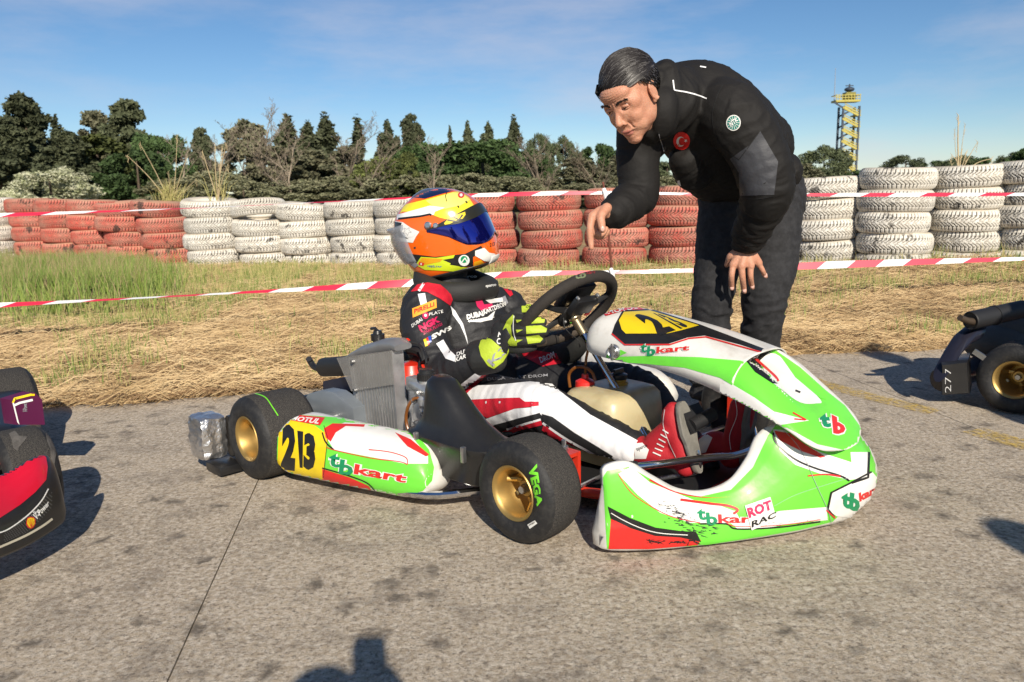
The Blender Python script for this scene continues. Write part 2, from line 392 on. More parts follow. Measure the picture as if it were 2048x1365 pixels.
# ================================================================== TYRE WALL
def tyre_mesh(seed):
    nt_, Rr, Wd = 480, .34, .198; r = random.Random(seed)
    tz = np.linspace(-.082, .082, 27); prof = [(.338 - .020 * (abs(z) / .082) ** 3.2, z, 1) for z in tz]
    side = [(.312, .090, 0), (.300, .097, 0), (.285, .100, 0), (.262, .098, 0), (.240, .092, 0), (.222, .084, 0), (.212, .072, 0), (.214, .05, 0), (.235, .03, 0), (.25, 0, 0)]
    full = prof + side + [(a, -z, 0) for a, z, c in side[::-1][1:]]
    full = [(p[0], p[1], p[2]) for p in full]; m_ = len(full)
    th = np.arange(nt_) / nt_ * 2 * np.pi; V = np.zeros((m_, nt_, 3)); G = np.zeros((m_, nt_))
    Nb = 58
    ph = th * Nb / (2 * np.pi) + .12 * np.sin(th * 5 + seed)
    for i, (rr, z, tr) in enumerate(full):
        dep = np.zeros(nt_)
        if tr:
            q = abs(z) / .082; sgn = 1 if z > 0 else -1
            off = 0 if sgn > 0 else .5
            if q > .62: f = (ph + off) % 1; dep = (np.abs(f - .5) < .11) * 1.0
            elif q > .10:
                s_ = (.62 - q) / .52; f = (ph + off + 1.5 * s_ ** 1.6) % 1; dep = (np.abs(f - .5) < .14) * 1.0
                f2 = (2 * ph + off + 1.5 * s_) % 1
                if .3 < q < .56: dep = np.maximum(dep, (np.abs(f2 - .5) < .10) * .5)
            if abs(q - .60) < .045: dep = np.maximum(dep, (np.sin(ph * 2 * np.pi) > -.3) * .9)
            if q < .05: dep = np.maximum(dep, (np.sin(ph * 3.0) > -.2) * .55)
        G[i] = dep; R_ = rr - dep * .011 + .0015 * np.sin(th * 3 + seed)
        V[i, :, 0] = R_ * np.cos(th); V[i, :, 1] = R_ * np.sin(th); V[i, :, 2] = z + .003 * np.sin(th * 2 + seed * 2)
    F = []
    idx = np.arange(m_ * nt_).reshape(m_, nt_)
    for i in range(m_):
        a = idx[i]; b = idx[(i + 1) % m_]; F.append(np.stack([a, np.roll(a, -1), np.roll(b, -1), b], 1))
    me = raw_mesh('tyre', V.reshape(-1, 3), np.concatenate(F), True)
    at = me.attributes.new('groove', 'FLOAT', 'POINT'); at.data.foreach_set('value', G.ravel().astype(np.float32))
    return me
def paint_mat(name, c1, c2, dust, wear=.5):
    M = bpy.data.materials.new(name); M.use_nodes = True; t = M.node_tree; b = t.nodes['Principled BSDF']; l = t.links.new
    tc = t.nodes.new('ShaderNodeTexCoord'); oi = t.nodes.new('ShaderNodeObjectInfo')
    vm = t.nodes.new('ShaderNodeVectorMath'); vm.operation = 'MULTIPLY_ADD'; vm.inputs[1].default_value = (7, 7, 7)
    cx = t.nodes.new('ShaderNodeCombineXYZ'); l(oi.outputs['Random'], cx.inputs[0]); l(oi.outputs['Random'], cx.inputs[2]); l(cx.outputs[0], vm.inputs[0]); l(tc.outputs['Object'], vm.inputs[2]); V = vm.outputs[0]
    def nz(sc, det=5, ro=.65):
        n = t.nodes.new('ShaderNodeTexNoise'); n.inputs['Scale'].default_value = sc; n.inputs['Detail'].default_value = det; n.inputs['Roughness'].default_value = ro; l(V, n.inputs['Vector']); return n.outputs['Fac']
    def rg(s, a, b_, lo=0, hi=1):
        m_ = t.nodes.new('ShaderNodeMapRange'); m_.inputs['From Min'].default_value = a; m_.inputs['From Max'].default_value = b_; m_.inputs['To Min'].default_value = lo; m_.inputs['To Max'].default_value = hi; l(s, m_.inputs['Value']); return m_.outputs[0]
    def mixc(f, A, B):
        m_ = t.nodes.new('ShaderNodeMix'); m_.data_type = 'RGBA'
        for s_, nm in ((f, 'Factor'), (A, 'A'), (B, 'B')):
            if isinstance(s_, tuple): m_.inputs[nm].default_value = (*s_, 1)
            else: l(s_, m_.inputs[nm])
        return m_.outputs['Result']
    def mul(a, c):
        m_ = t.nodes.new('ShaderNodeMath'); m_.operation = 'MULTIPLY'; l(a, m_.inputs[0])
        if isinstance(c, float): m_.inputs[1].default_value = c
        else: l(c, m_.inputs[1])
        return m_.outputs[0]
    c = mixc(rg(nz(3), .38, .64), c1, c2)
    c = mixc(rg(nz(14, 6, .7), .5, .72, 0, .5), c, dust)
    g_ = t.nodes.new('ShaderNodeNewGeometry'); sp = t.nodes.new('ShaderNodeSeparateXYZ'); l(g_.outputs['True Normal'], sp.inputs[0])
    c = mixc(mul(rg(sp.outputs[2], .35, .85), rg(nz(6), .2, .5, .35, .9)), c, dust)
    # paint scraped off to rubber, more on the tyres near the soil
    wz = t.nodes.new('ShaderNodeSeparateXYZ'); l(g_.outputs['Position'], wz.inputs[0])
    c = mixc(mul(rg(nz(10, 7, .75), .54, .60), rg(wz.outputs[2], .42, .10, wear * .15, wear)), c, (.025, .023, .02))
    c = mixc(mul(rg(nz(5, 4, .6), .62, .66), .8), c, (.03, .027, .025))
    at = t.nodes.new('ShaderNodeAttribute'); at.attribute_name = 'groove'
    c = mixc(mul(at.outputs['Fac'], .93), c, (.022, .018, .015))
    hh = t.nodes.new('ShaderNodeHueSaturation'); l(rg(oi.outputs['Random'], 0, 1, .86, 1.08), hh.inputs['Value']); l(c, hh.inputs['Color'])
    l(hh.outputs[0], b.inputs['Base Color']); b.inputs['Roughness'].default_value = .7; b.inputs['Specular IOR Level'].default_value = .3
    bp = t.nodes.new('ShaderNodeBump'); bp.inputs['Strength'].default_value = .3; bp.inputs['Distance'].default_value = .003; l(nz(60), bp.inputs['Height']); l(bp.outputs[0], b.inputs['Normal'])
    return M
MT = {'w': paint_mat('white_paint_on_rubber', (.80, .77, .70), (.70, .66, .58), (.50, .44, .35), .9), 'r': paint_mat('red_paint_on_rubber', (.57, .10, .075), (.52, .23, .175), (.46, .29, .19), .45)}
TM = {}
for c in 'wr':
    TM[c] = [tyre_mesh(s) for s in (1, 2, 3)]
    for me in TM[c]: me.materials.append(MT[c])
CN = {'w': 'white', 'r': 'red'}
#       colour, x px, width px, bottom y px, lean in x, place words
stacks = [
 ('w', -2, 95, 515, .0, 'leftmost white stack'), ('r', 90, 95, 515, .02, 'first red stack from the left'),
 ('r', 148, 96, 518, .02, 'second red stack from the left'), ('r', 209, 98, 522, .03, 'third red stack from the left'),
 ('r', 270, 100, 527, .08, 'fourth red stack from left, leaning'), ('r', 346, 103, 530, .12, 'leaning red stack beside the tall white one'),
 ('w', 437, 110, 540, .03, 'white stack with reeds'), ('w', 535, 110, 545, .05, 'white stack with the tipped-up top'),
 ('w', 625, 110, 548, .04, 'third white stack right of the reeds'), ('w', 720, 112, 545, .04, 'white stack just left of the helmet'),
 ('w', 812, 115, 545, 0, 'white stack behind the helmet back'), ('r', 900, 120, 545, 0, 'red stack hidden behind the helmet'),
 ('r', 978, 124, 545, 0, 'red stack just right of the visor'), ('r', 1103, 128, 545, 0, 'red stack left of the rusty rod'),
 ('r', 1234, 130, 543, 0, 'red stack behind the pointing hand'), ('r', 1366, 132, 540, 0, 'red stack under the bending chest'),
 ('r', 1540, 125, 530, -.02, 'red stack peeping behind the jeans'), ('w', 1648, 137, 531, 0, 'red-sprayed white stack beside the jeans'),
 ('w', 1786, 143, 520, 0, 'black-scraped second white stack at right'), ('w', 1929, 143, 515, 0, 'white stack holding the dry weed'),
 ('w', 2070, 148, 512, 0, 'rightmost white stack')]
lev = ['half-sunk bottom tyre of the', 'second tyre up in the', 'middle tyre of the', 'tyre below the top one of the', 'top tyre of the']
STK = []
for si, (c, x, wpx, yb, lean, words) in enumerate(stacks):
    d = 1600 * .68 / wpx; X = (x - 1024) / 1600 * d; z0 = CAMH - (yb - hor(x)) / 1600 * d
    zt = {0: .82}.get(si, None)
    base = z0 - .115; r = random.Random(si * 11 + 3); STK.append((X, d, z0))
    if si < 6: base -= .02
    cum = 0
    for k in range(5):
        z = base + .099 + k * .196; f = (k - 2) / 2
        o = link('tyre', TM[c][r.randrange(3)]); o.location = (X - lean * f + r.uniform(-.026, .026), d + r.uniform(-.02, .02), z)
        tx, ty = r.uniform(-.028, .028), r.uniform(-.028, .028)
        if words.endswith('tipped-up top') and k == 4: ty = -.10; tx = -.07; o.location.z += .025
        if 'leaning' in words: ty += -.05
        if 'reeds' in words and k == 4: tx = -.09; o.location.z += .01
        o.rotation_euler = (tx, ty, r.uniform(0, 6.28)); s_ = r.uniform(.965, 1.03); o.scale = (s_, s_, 1)
        o['label'] = f'{lev[k]} {words}'; o['category'] = 'tyre'; o['group'] = 'painted tyres stacked along the verge'

# ================================================================== BARRIER TAPE
M_TR = mat('tape_red', (.70, .03, .07), .35, spec=.5); M_TW = mat('tape_white', (.80, .80, .80), .35)
def tape(label, pts, width, tw, seed):
    r = random.Random(seed); P = [Vector(p) for p in pts]; P = [Vector(p) for p in spline([tuple(p) for p in P], 420)]; V = []; F = []; MI = []; L_ = 0; per = .21
    for i, p in enumerate(P):
        if i: L_ += (p - P[i - 1]).length
        a = tw(L_, p.x); wd = width * (.75 + .25 * math.sin(L_ * 2.1 + seed)); d = Vector((0, math.sin(a), math.cos(a))) * wd / 2
        sl_ = .035; tdir = (P[min(i + 1, len(P) - 1)] - P[max(0, i - 1)]).normalized()
        V += [p + d + tdir * sl_, p + tdir * 0, p - d - tdir * sl_]
        if i: b = 3 * i; F += [(b - 3, b, b + 1, b - 2), (b - 2, b + 1, b + 2, b - 1)]; k_ = int(L_ / per) % 2; MI += [k_, k_]
    g = MB(); g.v = V; g.f = F; g.mi = MI
    o = g.build('barrier_tape', [M_TR, M_TW], sharp=0); o['label'] = label; o['category'] = 'tape'; o['group'] = 'red and white barrier tapes'
RODY = 5.6
rod_top = atY(1206, 365, RODY); rod_up = atY(1210, 386, RODY - .03); rod_dn = atY(1224, 545, RODY - .02); rod_b = atY(1236, 640, RODY)
tape('upper red and white barrier tape in front of the tyre tops',
     [atY(-160, 438, 4.4), atY(0, 431, 4.6), atY(380, 417, 4.9), atY(700, 402, 5.2), atY(950, 391, 5.4), rod_up, atY(1420, 389, 5.6), atY(1700, 390, 5.65), atY(2048, 389, 5.7), atY(2250, 386, 5.75)],
     .031, lambda L_, x: .5 + .9 * math.sin(L_ * .9) * math.sin(L_ * .37 + 1), 1)
tape('lower red and white barrier tape at shin height across the straw verge',
     [atY(-160, 618, 4.4), atY(0, 611, 4.55), atY(400, 590, 4.9), atY(820, 566, 5.2), atY(1030, 549, 5.45), rod_dn, atY(1420, 540, 5.6), atY(1700, 529, 5.65), atY(2048, 518, 5.7), atY(2250, 512, 5.75)],
     .052, lambda L_, x: .35 + 1.0 * max(0, math.sin(L_ * .8 + .6)) ** 2, 2)
M_RUST = mat('rusty_steel', (.20, .055, .03), .8, nz=(30, .8), col2=(.06, .025, .02), bump=.6, bscale=80)
ro = thing('marker_rod', 'thin leaning rusty steel rod holding both barrier tapes beside the pointing hand', 'rod', rod_b)
g = MB(); q = rod_b; g.tube([Vector((0, 0, -.12)), (rod_dn - q), (rod_up - q), (rod_top - q)], [.009, .009, .008, .007], n=8); g.build('shaft', M_RUST, ro)
for pt in (rod_up, rod_dn):
    g = MB(); c_ = pt - q; g.tube([c_ + Vector((-.012, -.014, .03)), c_ + Vector((.0, -.018, 0)), c_ + Vector((.008, -.012, -.045)), c_ + Vector((.02, -.01, -.06))], [.012, .017, .012, .002], n=8, sc=(1, .6)); g.build('tape_knot', M_TW, ro)

# ================================================================== TREES
def crown_mesh(name, clumps, per, leaf, seed, drop=.0):
    """clumps=[(cx,cy,cz,rx,ry,rz)] filled near their surface with small crossed leaf faces"""
    r = np.random.default_rng(seed); V = []; F = []
    C = np.array([c[:3] for c in clumps]); Rr = np.array([c[3:6] for c in clumps])
    vol = Rr[:, 0] * Rr[:, 1] + Rr[:, 0] * Rr[:, 2]; cnt = (per * vol / vol.sum()).astype(int)
    for c, rr, n in zip(C, Rr, cnt):
        d = r.normal(size=(n, 3)); d /= np.linalg.norm(d, axis=1)[:, None]
        q = r.random(n) ** .45; P = c + d * q[:, None] * rr
        ln = np.array([noise.noise(Vector(p * 11 + seed)) for p in P]); P = P[ln > -.30 - .2 * (1 - q)] ; n = len(P)
        a = r.normal(size=(n, 3)); a /= np.linalg.norm(a, axis=1)[:, None]; b = np.cross(a, r.normal(size=(n, 3))); b /= np.linalg.norm(b, axis=1)[:, None]
        s_ = leaf * r.uniform(.5, 1.5, n)[:, None]; o = len(V)
        V += list(P - a * s_ * .5 - b * s_ * .18) + list(P + a * s_ * .5 - b * s_ * .05) + list(P + a * s_ * .35 + b * s_ * .5)
        i = np.arange(n) + o; F += list(np.stack([i, i + n, i + 2 * n], 1))
    me = raw_mesh(name, V, F); return me
def limb_mesh(name, seed, depth=3, spread=.5, h=.95, twig=.004, r0=.022, up=.5, starts=9, lo=.25, ln=.42):
    r = random.Random(seed); g = MB()
    def br(p, d, L_, rad, lv):
        n = 4; P = [p]; q = p.copy()
        for i in range(n):
            d = (d + Vector((r.gauss(0, .13), r.gauss(0, .13), r.gauss(.04, .08)))).normalized(); q = q + d * L_ / n; P.append(q.copy())
        g.tube(P, [lerp(rad, rad * .45, i / n) for i in range(n + 1)], n=4 if lv < depth else 3, cap=False)
        if lv < depth:
            for k in range(5 if lv > 0 else starts):
                t = lerp(lo, 1, (k + r.random()) / (5 if lv > 0 else starts)); i = min(n - 1, int(t * n)); pp = P[i].lerp(P[i + 1], t * n - i)
                a = r.uniform(0, 6.28); dd = (d * up + Vector((math.cos(a), math.sin(a), r.uniform(.1, .7))) * spread).normalized()
                br(pp, dd, L_ * ln * r.uniform(.6, 1.1), max(twig, rad * .5 * (1 - t * .5)), lv + 1)
    br(Vector((0, 0, 0)), Vector((0, 0, 1)), h, r0, 0); return g.mesh(name, True, 0)
MFOL = {}
def fol(name, c1, c2):
    M = mat(name, c1, .75, nz=(9, 1, .35, .68), col2=c2, vary=.22, detail=6); b = M.node_tree.nodes['Principled BSDF']; b.inputs['Specular IOR Level'].default_value = .25; return M
M_DK = fol('cypress_foliage', (.105, .115, .06), (.055, .066, .034)); M_DB = fol('cypress_brown_foliage', (.19, .175, .105), (.095, .105, .06)); M_GR = fol('evergreen_foliage', (.080, .13, .042), (.042, .072, .026))
M_PI = fol('pine_foliage', (.115, .135, .065), (.06, .075, .04)); M_YG = fol('spring_foliage', (.22, .25, .07), (.10, .125, .04)); M_BL = fol('blossom', (.72, .70, .52), (.28, .32, .13))
M_TW2 = fol('bare_twigs', (.33, .27, .20), (.22, .175, .13)); M_BK = mat('bark', (.11, .08, .055), .9, nz=(14, .6), bump=.8, bscale=40)
def cl_cyp(r, wide=.16):
    o = []
    for i in range(34):
        t = i / 33; rad = wide * (math.sin(math.pi * (.12 + .86 * t) ** .75) ** .7 + .08); a = r.uniform(0, 6.28); q = r.uniform(.2, 1)
        o.append((math.cos(a) * rad * q * .6, math.sin(a) * rad * q * .6, .06 + .9 * t, rad * .55, rad * .55, .06 + .03 * r.random()))
    return o
def cl_irr(r):
    o = []
    for i in range(64):
        t = r.random() ** .85; rad = .31 * (1 - t ** 2.2) + .04; a = r.uniform(0, 6.28); q = r.uniform(.3, 1.05)
        o.append((math.cos(a) * rad * q, math.sin(a) * rad * q, .10 + .87 * t, r.uniform(.05, .10), r.uniform(.05, .10), r.uniform(.025, .07)))
    return o
def cl_round(r):
    o = []
    for i in range(60):
        a = r.uniform(0, 6.28); u_ = r.uniform(-1, 1); rad = math.sqrt(max(0, 1 - u_ * u_)) * .42 * r.uniform(.75, 1); 
        o.append((math.cos(a) * rad, math.sin(a) * rad, .52 + .38 * u_, r.uniform(.08, .14), r.uniform(.08, .14), r.uniform(.06, .11)))
    return o
def cl_fir(r):
    o = []
    for i in range(12):
        t = i / 11; rad = .30 * (1 - t) + .02; n = 6
        for k in range(n):
            a = r.uniform(0, 6.28); L_ = rad * r.uniform(.6, 1.1)
            for q in (.4, .75, 1): o.append((math.cos(a) * L_ * q, math.sin(a) * L_ * q, .15 + .83 * t - .02 * q, .05, .05, .018))
    return o
rr = random.Random(5)
CM = {}
def reg(k, cl, per, leaf, M, n=2):
    CM[k] = []
    for i in range(n):
        me = crown_mesh('crown', cl(rr), per, leaf, 17 * i + len(CM)); me.materials.append(M); CM[k].append(me)
reg('cyp', lambda r: cl_cyp(r, .17), 9000, .048, M_DK); reg('slim', lambda r: cl_cyp(r, .08), 4000, .040, M_DK); reg('irr', cl_irr, 17000, .046, M_DK, 3); reg('irb', cl_irr, 15000, .044, M_DB, 2)
reg('round', cl_round, 20000, .046, M_GR, 2); reg('pine', cl_round, 15000, .040, M_PI, 2); reg('fir', cl_fir, 8000, .036, M_DK, 1); reg('yg', cl_round, 11000, .040, M_YG, 2); reg('ygd', cl_irr, 15000, .044, fol('cedar_foliage', (.12, .135, .04), (.055, .07, .025)), 1)
reg('blossom', cl_round, 22000, .030, M_BL, 1); reg('scrub', cl_round, 14000, .042, fol('scrub_foliage', (.28, .265, .16), (.15, .165, .085)), 2)
TRK = g = MB().tube([(0, 0, 0), (.005, .003, .3), (-.004, .004, .62), (.002, 0, .9)], [.026, .020, .012, .004], n=7).mesh('trunk', True, 0); TRK.materials.append(M_BK)
BARE = []
for s_ in (1, 2, 3):
    me = limb_mesh('crown', s_, 4, .62, .92, .0013, .012, .9, 12, .22, .42); me.materials.append(M_TW2); BARE.append(me)
desc = {'cyp': 'dark upright cypress', 'slim': 'slim dark cypress spire', 'irr': 'dark ragged conifer', 'irb': 'brownish ragged conifer', 'round': 'dense dark green broad evergreen', 'pine': 'grey-green round-topped pine',
        'fir': 'dark fir with level branches', 'yg': 'yellow-green tree in new leaf', 'ygd': 'olive green cedar', 'blossom': 'white blossoming bush', 'scrub': 'low brown scrub bush', 'bare': 'bare brown tree of fine twigs'}
nm = {'cyp': 'cypress_tree', 'slim': 'cypress_tree', 'irr': 'conifer_tree', 'irb': 'conifer_tree', 'round': 'evergreen_tree', 'pine': 'pine_tree', 'fir': 'fir_tree', 'yg': 'leafing_tree', 'ygd': 'cedar_tree', 'blossom': 'blossom_bush', 'scrub': 'scrub_bush', 'bare': 'bare_tree'}
def tree(k, x, top, wpx, d, where, i=0):
    X = (x - 1024) / 1600 * d; H = (hor(x) - top) / 1600 * d + CAMH + .15; Wm = wpx / 1600 * d
    nat = {'cyp': .30, 'slim': .14, 'irr': .62, 'irb': .62, 'round': 1.02, 'pine': 1.02, 'fir': .62, 'yg': 1.02, 'ygd': .62, 'blossom': 1.02, 'scrub': 1.02, 'bare': .62}[k]
    cat = 'bush' if 'bush' in nm[k] else 'tree'
    t = thing(nm[k], f'{desc[k]} {where}', cat, (X, d, -.15), random.uniform(0, 6.28), 'trees and bushes beyond the tyre wall')
    Wm *= 1.22; t.scale = (Wm / nat, Wm / nat, H)
    me = BARE[i % 3] if k == 'bare' else CM[k][i % len(CM[k])]
    link('crown', me, None, t)
    if k != 'bare': link('trunk', TRK, None, t)
T = [('irr', -20, 225, 120, 52, 'at the left edge of the photo', 0), ('irr', 95, 205, 130, 58, 'second from the left, the tallest', 1), ('irr', 60, 260, 120, 50, 'behind the blossom bush, lower left', 2), ('slim', 152, 240, 32, 55, 'in the gap right of the tallest conifer', 0),
 ('irb', 226, 236, 100, 62, 'with reddish tip beside the jagged conifer', 0), ('ygd', 225, 278, 150, 48, 'above and right of the blossom bush', 0), ('irr', 292, 214, 105, 57, 'with jagged top left of the reeds', 2), ('round', 345, 262, 120, 54, 'right of the jagged conifer', 1),
 ('irr', 170, 270, 110, 46, 'filling in behind the blossom bush', 1), ('round', 300, 300, 140, 44, 'dark behind the reeds on the red stack', 0), ('irr', 30, 300, 120, 40, 'low at the far left', 0), ('irr', 428, 262, 56, 60, 'standing alone right of the dark group', 0), ('bare', 400, 300, 110, 50, 'left of the lone conifer', 0),
 ('irb', 515, 250, 110, 60, 'behind pale bare crowns above the white stacks', 1), ('bare', 500, 243, 130, 52, 'with pale airy crown above the second white stack', 1), ('cyp', 596, 240, 60, 62, 'with open top above the third white stack', 0), ('bare', 560, 290, 130, 46, 'between two conifers above the white stacks', 2),
 ('cyp', 640, 250, 50, 62, 'left one of a close pair', 1), ('cyp', 674, 238, 56, 60, 'right one of a close pair', 0), ('bare', 610, 280, 120, 42, 'in front of the cypress pair', 0), ('bare', 680, 270, 130, 44, 'left of the helmet, higher', 1), ('slim', 732, 242, 34, 60, 'above the stack left of the helmet', 1), ('bare', 735, 300, 110, 40, 'low left of the yellow-green tree', 2),
 ('cyp', 790, 248, 40, 60, 'straight above the back of the helmet', 1), ('irr', 834, 236, 62, 62, 'with pointed top above the helmet', 0), ('yg', 775, 312, 120, 42, 'behind the helmet', 0), ('round', 850, 285, 120, 56, 'filling in behind the pointed conifer', 0), ('ygd', 828, 310, 60, 40, 'just above the helmet', 0), ('bare', 880, 300, 90, 38, 'right above the helmet top', 0),
 ('slim', 912, 260, 16, 66, 'thin as a pole right of the pointed conifer', 0), ('cyp', 948, 253, 34, 66, 'first behind the big green crown', 0), ('cyp', 985, 251, 34, 66, 'second behind the big green crown', 1), ('cyp', 1038, 242, 36, 64, 'tallest behind the big green crown', 0),
 ('round', 975, 274, 200, 48, 'in the middle, the biggest crown', 1), ('round', 905, 288, 130, 50, 'left shoulder of the big green crown', 0), ('round', 1045, 290, 110, 46, 'right shoulder of the big green crown', 1), ('pine', 1085, 266, 56, 58, 'right of the big green crown', 0), ('pine', 1132, 274, 64, 58, 'beside the man, second pine', 1),
 ('round', 1200, 288, 90, 54, 'just left of the man\'s hanging arm', 0), ('bare', 1110, 300, 120, 40, 'between the pines and the arm', 1), ('bare', 1200, 305, 90, 38, 'left of the man\'s arm, in front', 2), ('irb', 1160, 320, 110, 44, 'low left of the man\'s arm', 0), ('pine', 1335, 322, 90, 52, 'seen under the man\'s chest', 0), ('bare', 1290, 320, 90, 44, 'under the man\'s face', 0),
 ('pine', 1642, 292, 100, 60, 'at the foot of the yellow stair tower', 1), ('round', 1712, 340, 60, 56, 'low right of the stair tower', 0), ('irb', 1600, 330, 80, 52, 'behind the man\'s back', 1),
 ('pine', 1802, 310, 84, 90, 'left end of the far right row', 0), ('pine', 1752, 336, 66, 88, 'lowest at the far right row', 1), ('round', 1858, 322, 90, 92, 'third in the far right row', 0), ('pine', 1915, 312, 90, 86, 'behind the dry weed', 1), ('round', 1965, 312, 90, 84, 'right of the dry weed', 1), ('pine', 2012, 304, 80, 80, 'next to the right photo edge', 0), ('round', 2058, 292, 90, 76, 'cut by the right photo edge', 0),
 ('bare', 455, 285, 120, 48, 'right of the lone conifer, airy', 2), ('irb', 570, 300, 110, 50, 'low brown between the white stacks and cypress', 0), ('irb', 640, 305, 110, 48, 'low brown below the cypress pair', 1), ('irb', 705, 300, 110, 50, 'low brown left of the helmet', 0), ('bare', 1075, 300, 100, 40, 'right edge of the big green crown', 0), ('irb', 1240, 315, 90, 50, 'behind the hanging arm', 1), ('scrub', 1030, 350, 120, 38, 'olive one under the big green crown', 1), ('round', 1290, 335, 90, 54, 'dark under the face of the man', 0),
 ('blossom', 125, 332, 175, 27, 'left, above the red stacks', 0), ('blossom', 55, 372, 70, 26, 'small one left of the large blossom bush', 0)]
for a in T: tree(*a)
sx = [(x, random.randint(338, 366), random.randint(120, 170), random.uniform(40, 48)) for x in range(380, 1360, 62)]
spos = ['above the first white stack', 'above the gap after the first white stack', 'above the tipped tyre', 'right of the tipped tyre', 'above the third white stack', 'between third and fourth white stack', 'left of the helmet wing', 'behind the helmet back', 'behind the helmet top', 'right of the helmet top', 'above the first red stack by the visor', 'above the red stack gap', 'above the red stack by the rod', 'left of the rod tip', 'right of the rod tip', 'under the man']
for k, (x, t_, w_, d) in enumerate(sx): tree('scrub', x, t_, w_, d, spos[k % 16], k)

# reeds and dry weed
def reeds(name, label, base, stems, M, tuft=0, seed=0):
    t = thing(name, label, 'plant', base); r = random.Random(seed)
    for (tip, rad) in stems:
        tip = Vector(tip) - base; g = MB(); mid = tip * .5 + Vector((r.uniform(-.02, .02), 0, .04)); P = spline([(0, 0, 0), tuple(mid), tuple(tip)], 8); g.tube([Vector(p) for p in P], [lerp(rad, rad * .4, i / 8) for i in range(9)], n=5)
        for k in range(7):
            q = Vector(P[8]) - Vector((0, 0, .015 * k)); g.tube([q, q + Vector((r.uniform(-.03, .03), 0, .03))], [rad * .5, .0006], n=3, cap=False)
        g.build('stem', M, t)
    if tuft:
        V = []; F = []
        for i in range(tuft):
            a = r.uniform(0, 6.28); h = r.uniform(.15, .42); ln = r.uniform(.05, .3); b = len(V); x0, y0 = r.gauss(0, .07), r.gauss(0, .07)
            mx_, my_ = x0 + math.cos(a) * ln * .35, y0 + math.sin(a) * ln * .35
            V += [(x0 - .004, y0, 0), (x0 + .004, y0, 0), (mx_ + .003, my_, h * .65), (mx_ - .003, my_, h * .65), (x0 + math.cos(a) * ln + .0006, y0 + math.sin(a) * ln, h), (x0 + math.cos(a) * ln - .0006, y0 + math.sin(a) * ln, h)]
            F += [(b, b + 1, b + 2, b + 3), (b + 3, b + 2, b + 4, b + 5)]
        o = link('leaves', raw_mesh('leaves', V, F), MG2, t); o['kind'] = 'stuff'
M_REED = mat('dry_reed', (.50, .39, .22), .8)
D5 = STK[5][1]; b5 = atY(345, 418, D5 + .45); reeds('reed_clump', 'tall dry reed clump with green leaves rising behind the last leaning red stack', b5, [(atY(255, 312, D5 + .4), .007), (atY(280, 288, D5 + .5), .006), (atY(354, 272, D5 + .5), .006), (atY(374, 315, D5 + .4), .006), (atY(336, 345, D5 + .4), .005), (atY(392, 360, D5 + .4), .005)], M_REED, 150, 2)
D6 = STK[6][1]; b6 = atY(436, 402, D6 + .1); reeds('reed_clump', 'pale straight reeds standing inside the first tall white stack', b6, [(atY(405, 305, D6 + .1), .007), (atY(430, 290, D6), .007), (atY(444, 295, D6 + .2), .007), (atY(452, 288, D6), .006), (atY(456, 330, D6), .006), (atY(438, 330, D6), .006)], M_REED, 14, 3)
D9 = STK[19][1]; b9 = atY(1918, 352, D9); reeds('dry_weed', 'dry branching weed standing in the white stack near the right edge', b9, [(atY(1917, 232, D9), .009), (atY(1904, 312, D9), .006), (atY(1932, 305, D9), .006), (atY(1955, 285, D9), .005), (atY(1983, 318, D9), .006), (atY(1924, 300, D9), .006), (atY(1910, 260, D9), .004), (atY(1930, 250, D9), .004)], M_REED, 0, 4)

# ================================================================== STAIR TOWER
M_YEL = mat('yellow_steel', (.50, .42, .09), .6, nz=(3, .4)); M_NAV = mat('dark_blue_steel', (.035, .05, .075), .6)
d = 120.0; X0 = (1685 - 1024) / 1600 * d; sc = d / 1600
tw = thing('stair_tower', 'yellow and dark blue steel stair tower with lookout platform right of the man', 'tower', (X0, d, -.16))
def tz(y): return CAMH + (hor(1685) - y) * sc + .16
hw = 1.15; hd = .8
for sx_ in (-1, 1):
    for sy in (-1, 1):
        g = MB(); g.box((sx_ * hw, sy * hd, tz(222) / 2), (.13, .13, tz(222) / 2)); g.build('column', M_NAV, tw)
lv = tz(222); zz = lv; k = 0
while zz > 1:
    z2 = zz - 1.57
    g = MB()
    for yy in (-hd - .1,):
        ang = math.atan2(1.15, 2.3); rot = Matrix.Rotation(ang, 3, 'Y')
        g.box((0, yy, (zz + z2) / 2 + .35), (1.15, .07, .10), rot=rot); g.box((0, yy, (zz + z2) / 2 + .0), (1.15, .07, .14), rot=rot); g.box((0, yy, (zz + z2) / 2 + .68), (1.15, .05, .05), rot=rot)
    g.build('stair_flight', M_YEL, tw)
    g = MB(); g.box((0, hd + .1, (zz + z2) / 2), (1.15, .07, .12), rot=Matrix.Rotation(-ang, 3, 'Y')); g.build('brace', M_NAV, tw)
    g = MB(); g.box((hw - .15, 0, z2 + .25), (.45, hd, .09)); g.box((hw + .1, -hd, z2 + .6), (.1, .1, .45)); g.build('landing', M_YEL, tw); g = MB(); g.box((-hw + .3, -hd - .05, zz - .2), (.4, .1, .12)); g.build('landing', M_YEL, tw); zz = z2
g = MB(); g.box((-.55, 0, tz(212)), (1.75, .95, .14)); g.box((-.55, -.92, tz(206) + .35), (1.75, .05, .05)); g.box((-.55, -.92, tz(206)), (1.75, .05, .05))
for i in range(9): g.box((-2.27 + i * .43, -.92, tz(206)), (.04, .04, .5))
g.box((-.55, .92, tz(206) + .35), (1.75, .05, .05)); g.box((-2.28, 0, tz(206) + .35), (.05, .92, .05)); g.box((1.18, 0, tz(206) + .35), (.05, .92, .05)); g.build('platform', M_YEL, tw)
g = MB(); g.box((-1.6, -.85, tz(222)), (1.1, .08, .1), rot=Matrix.Rotation(R(32), 3, 'Y')); g.build('bracket', M_NAV, tw)
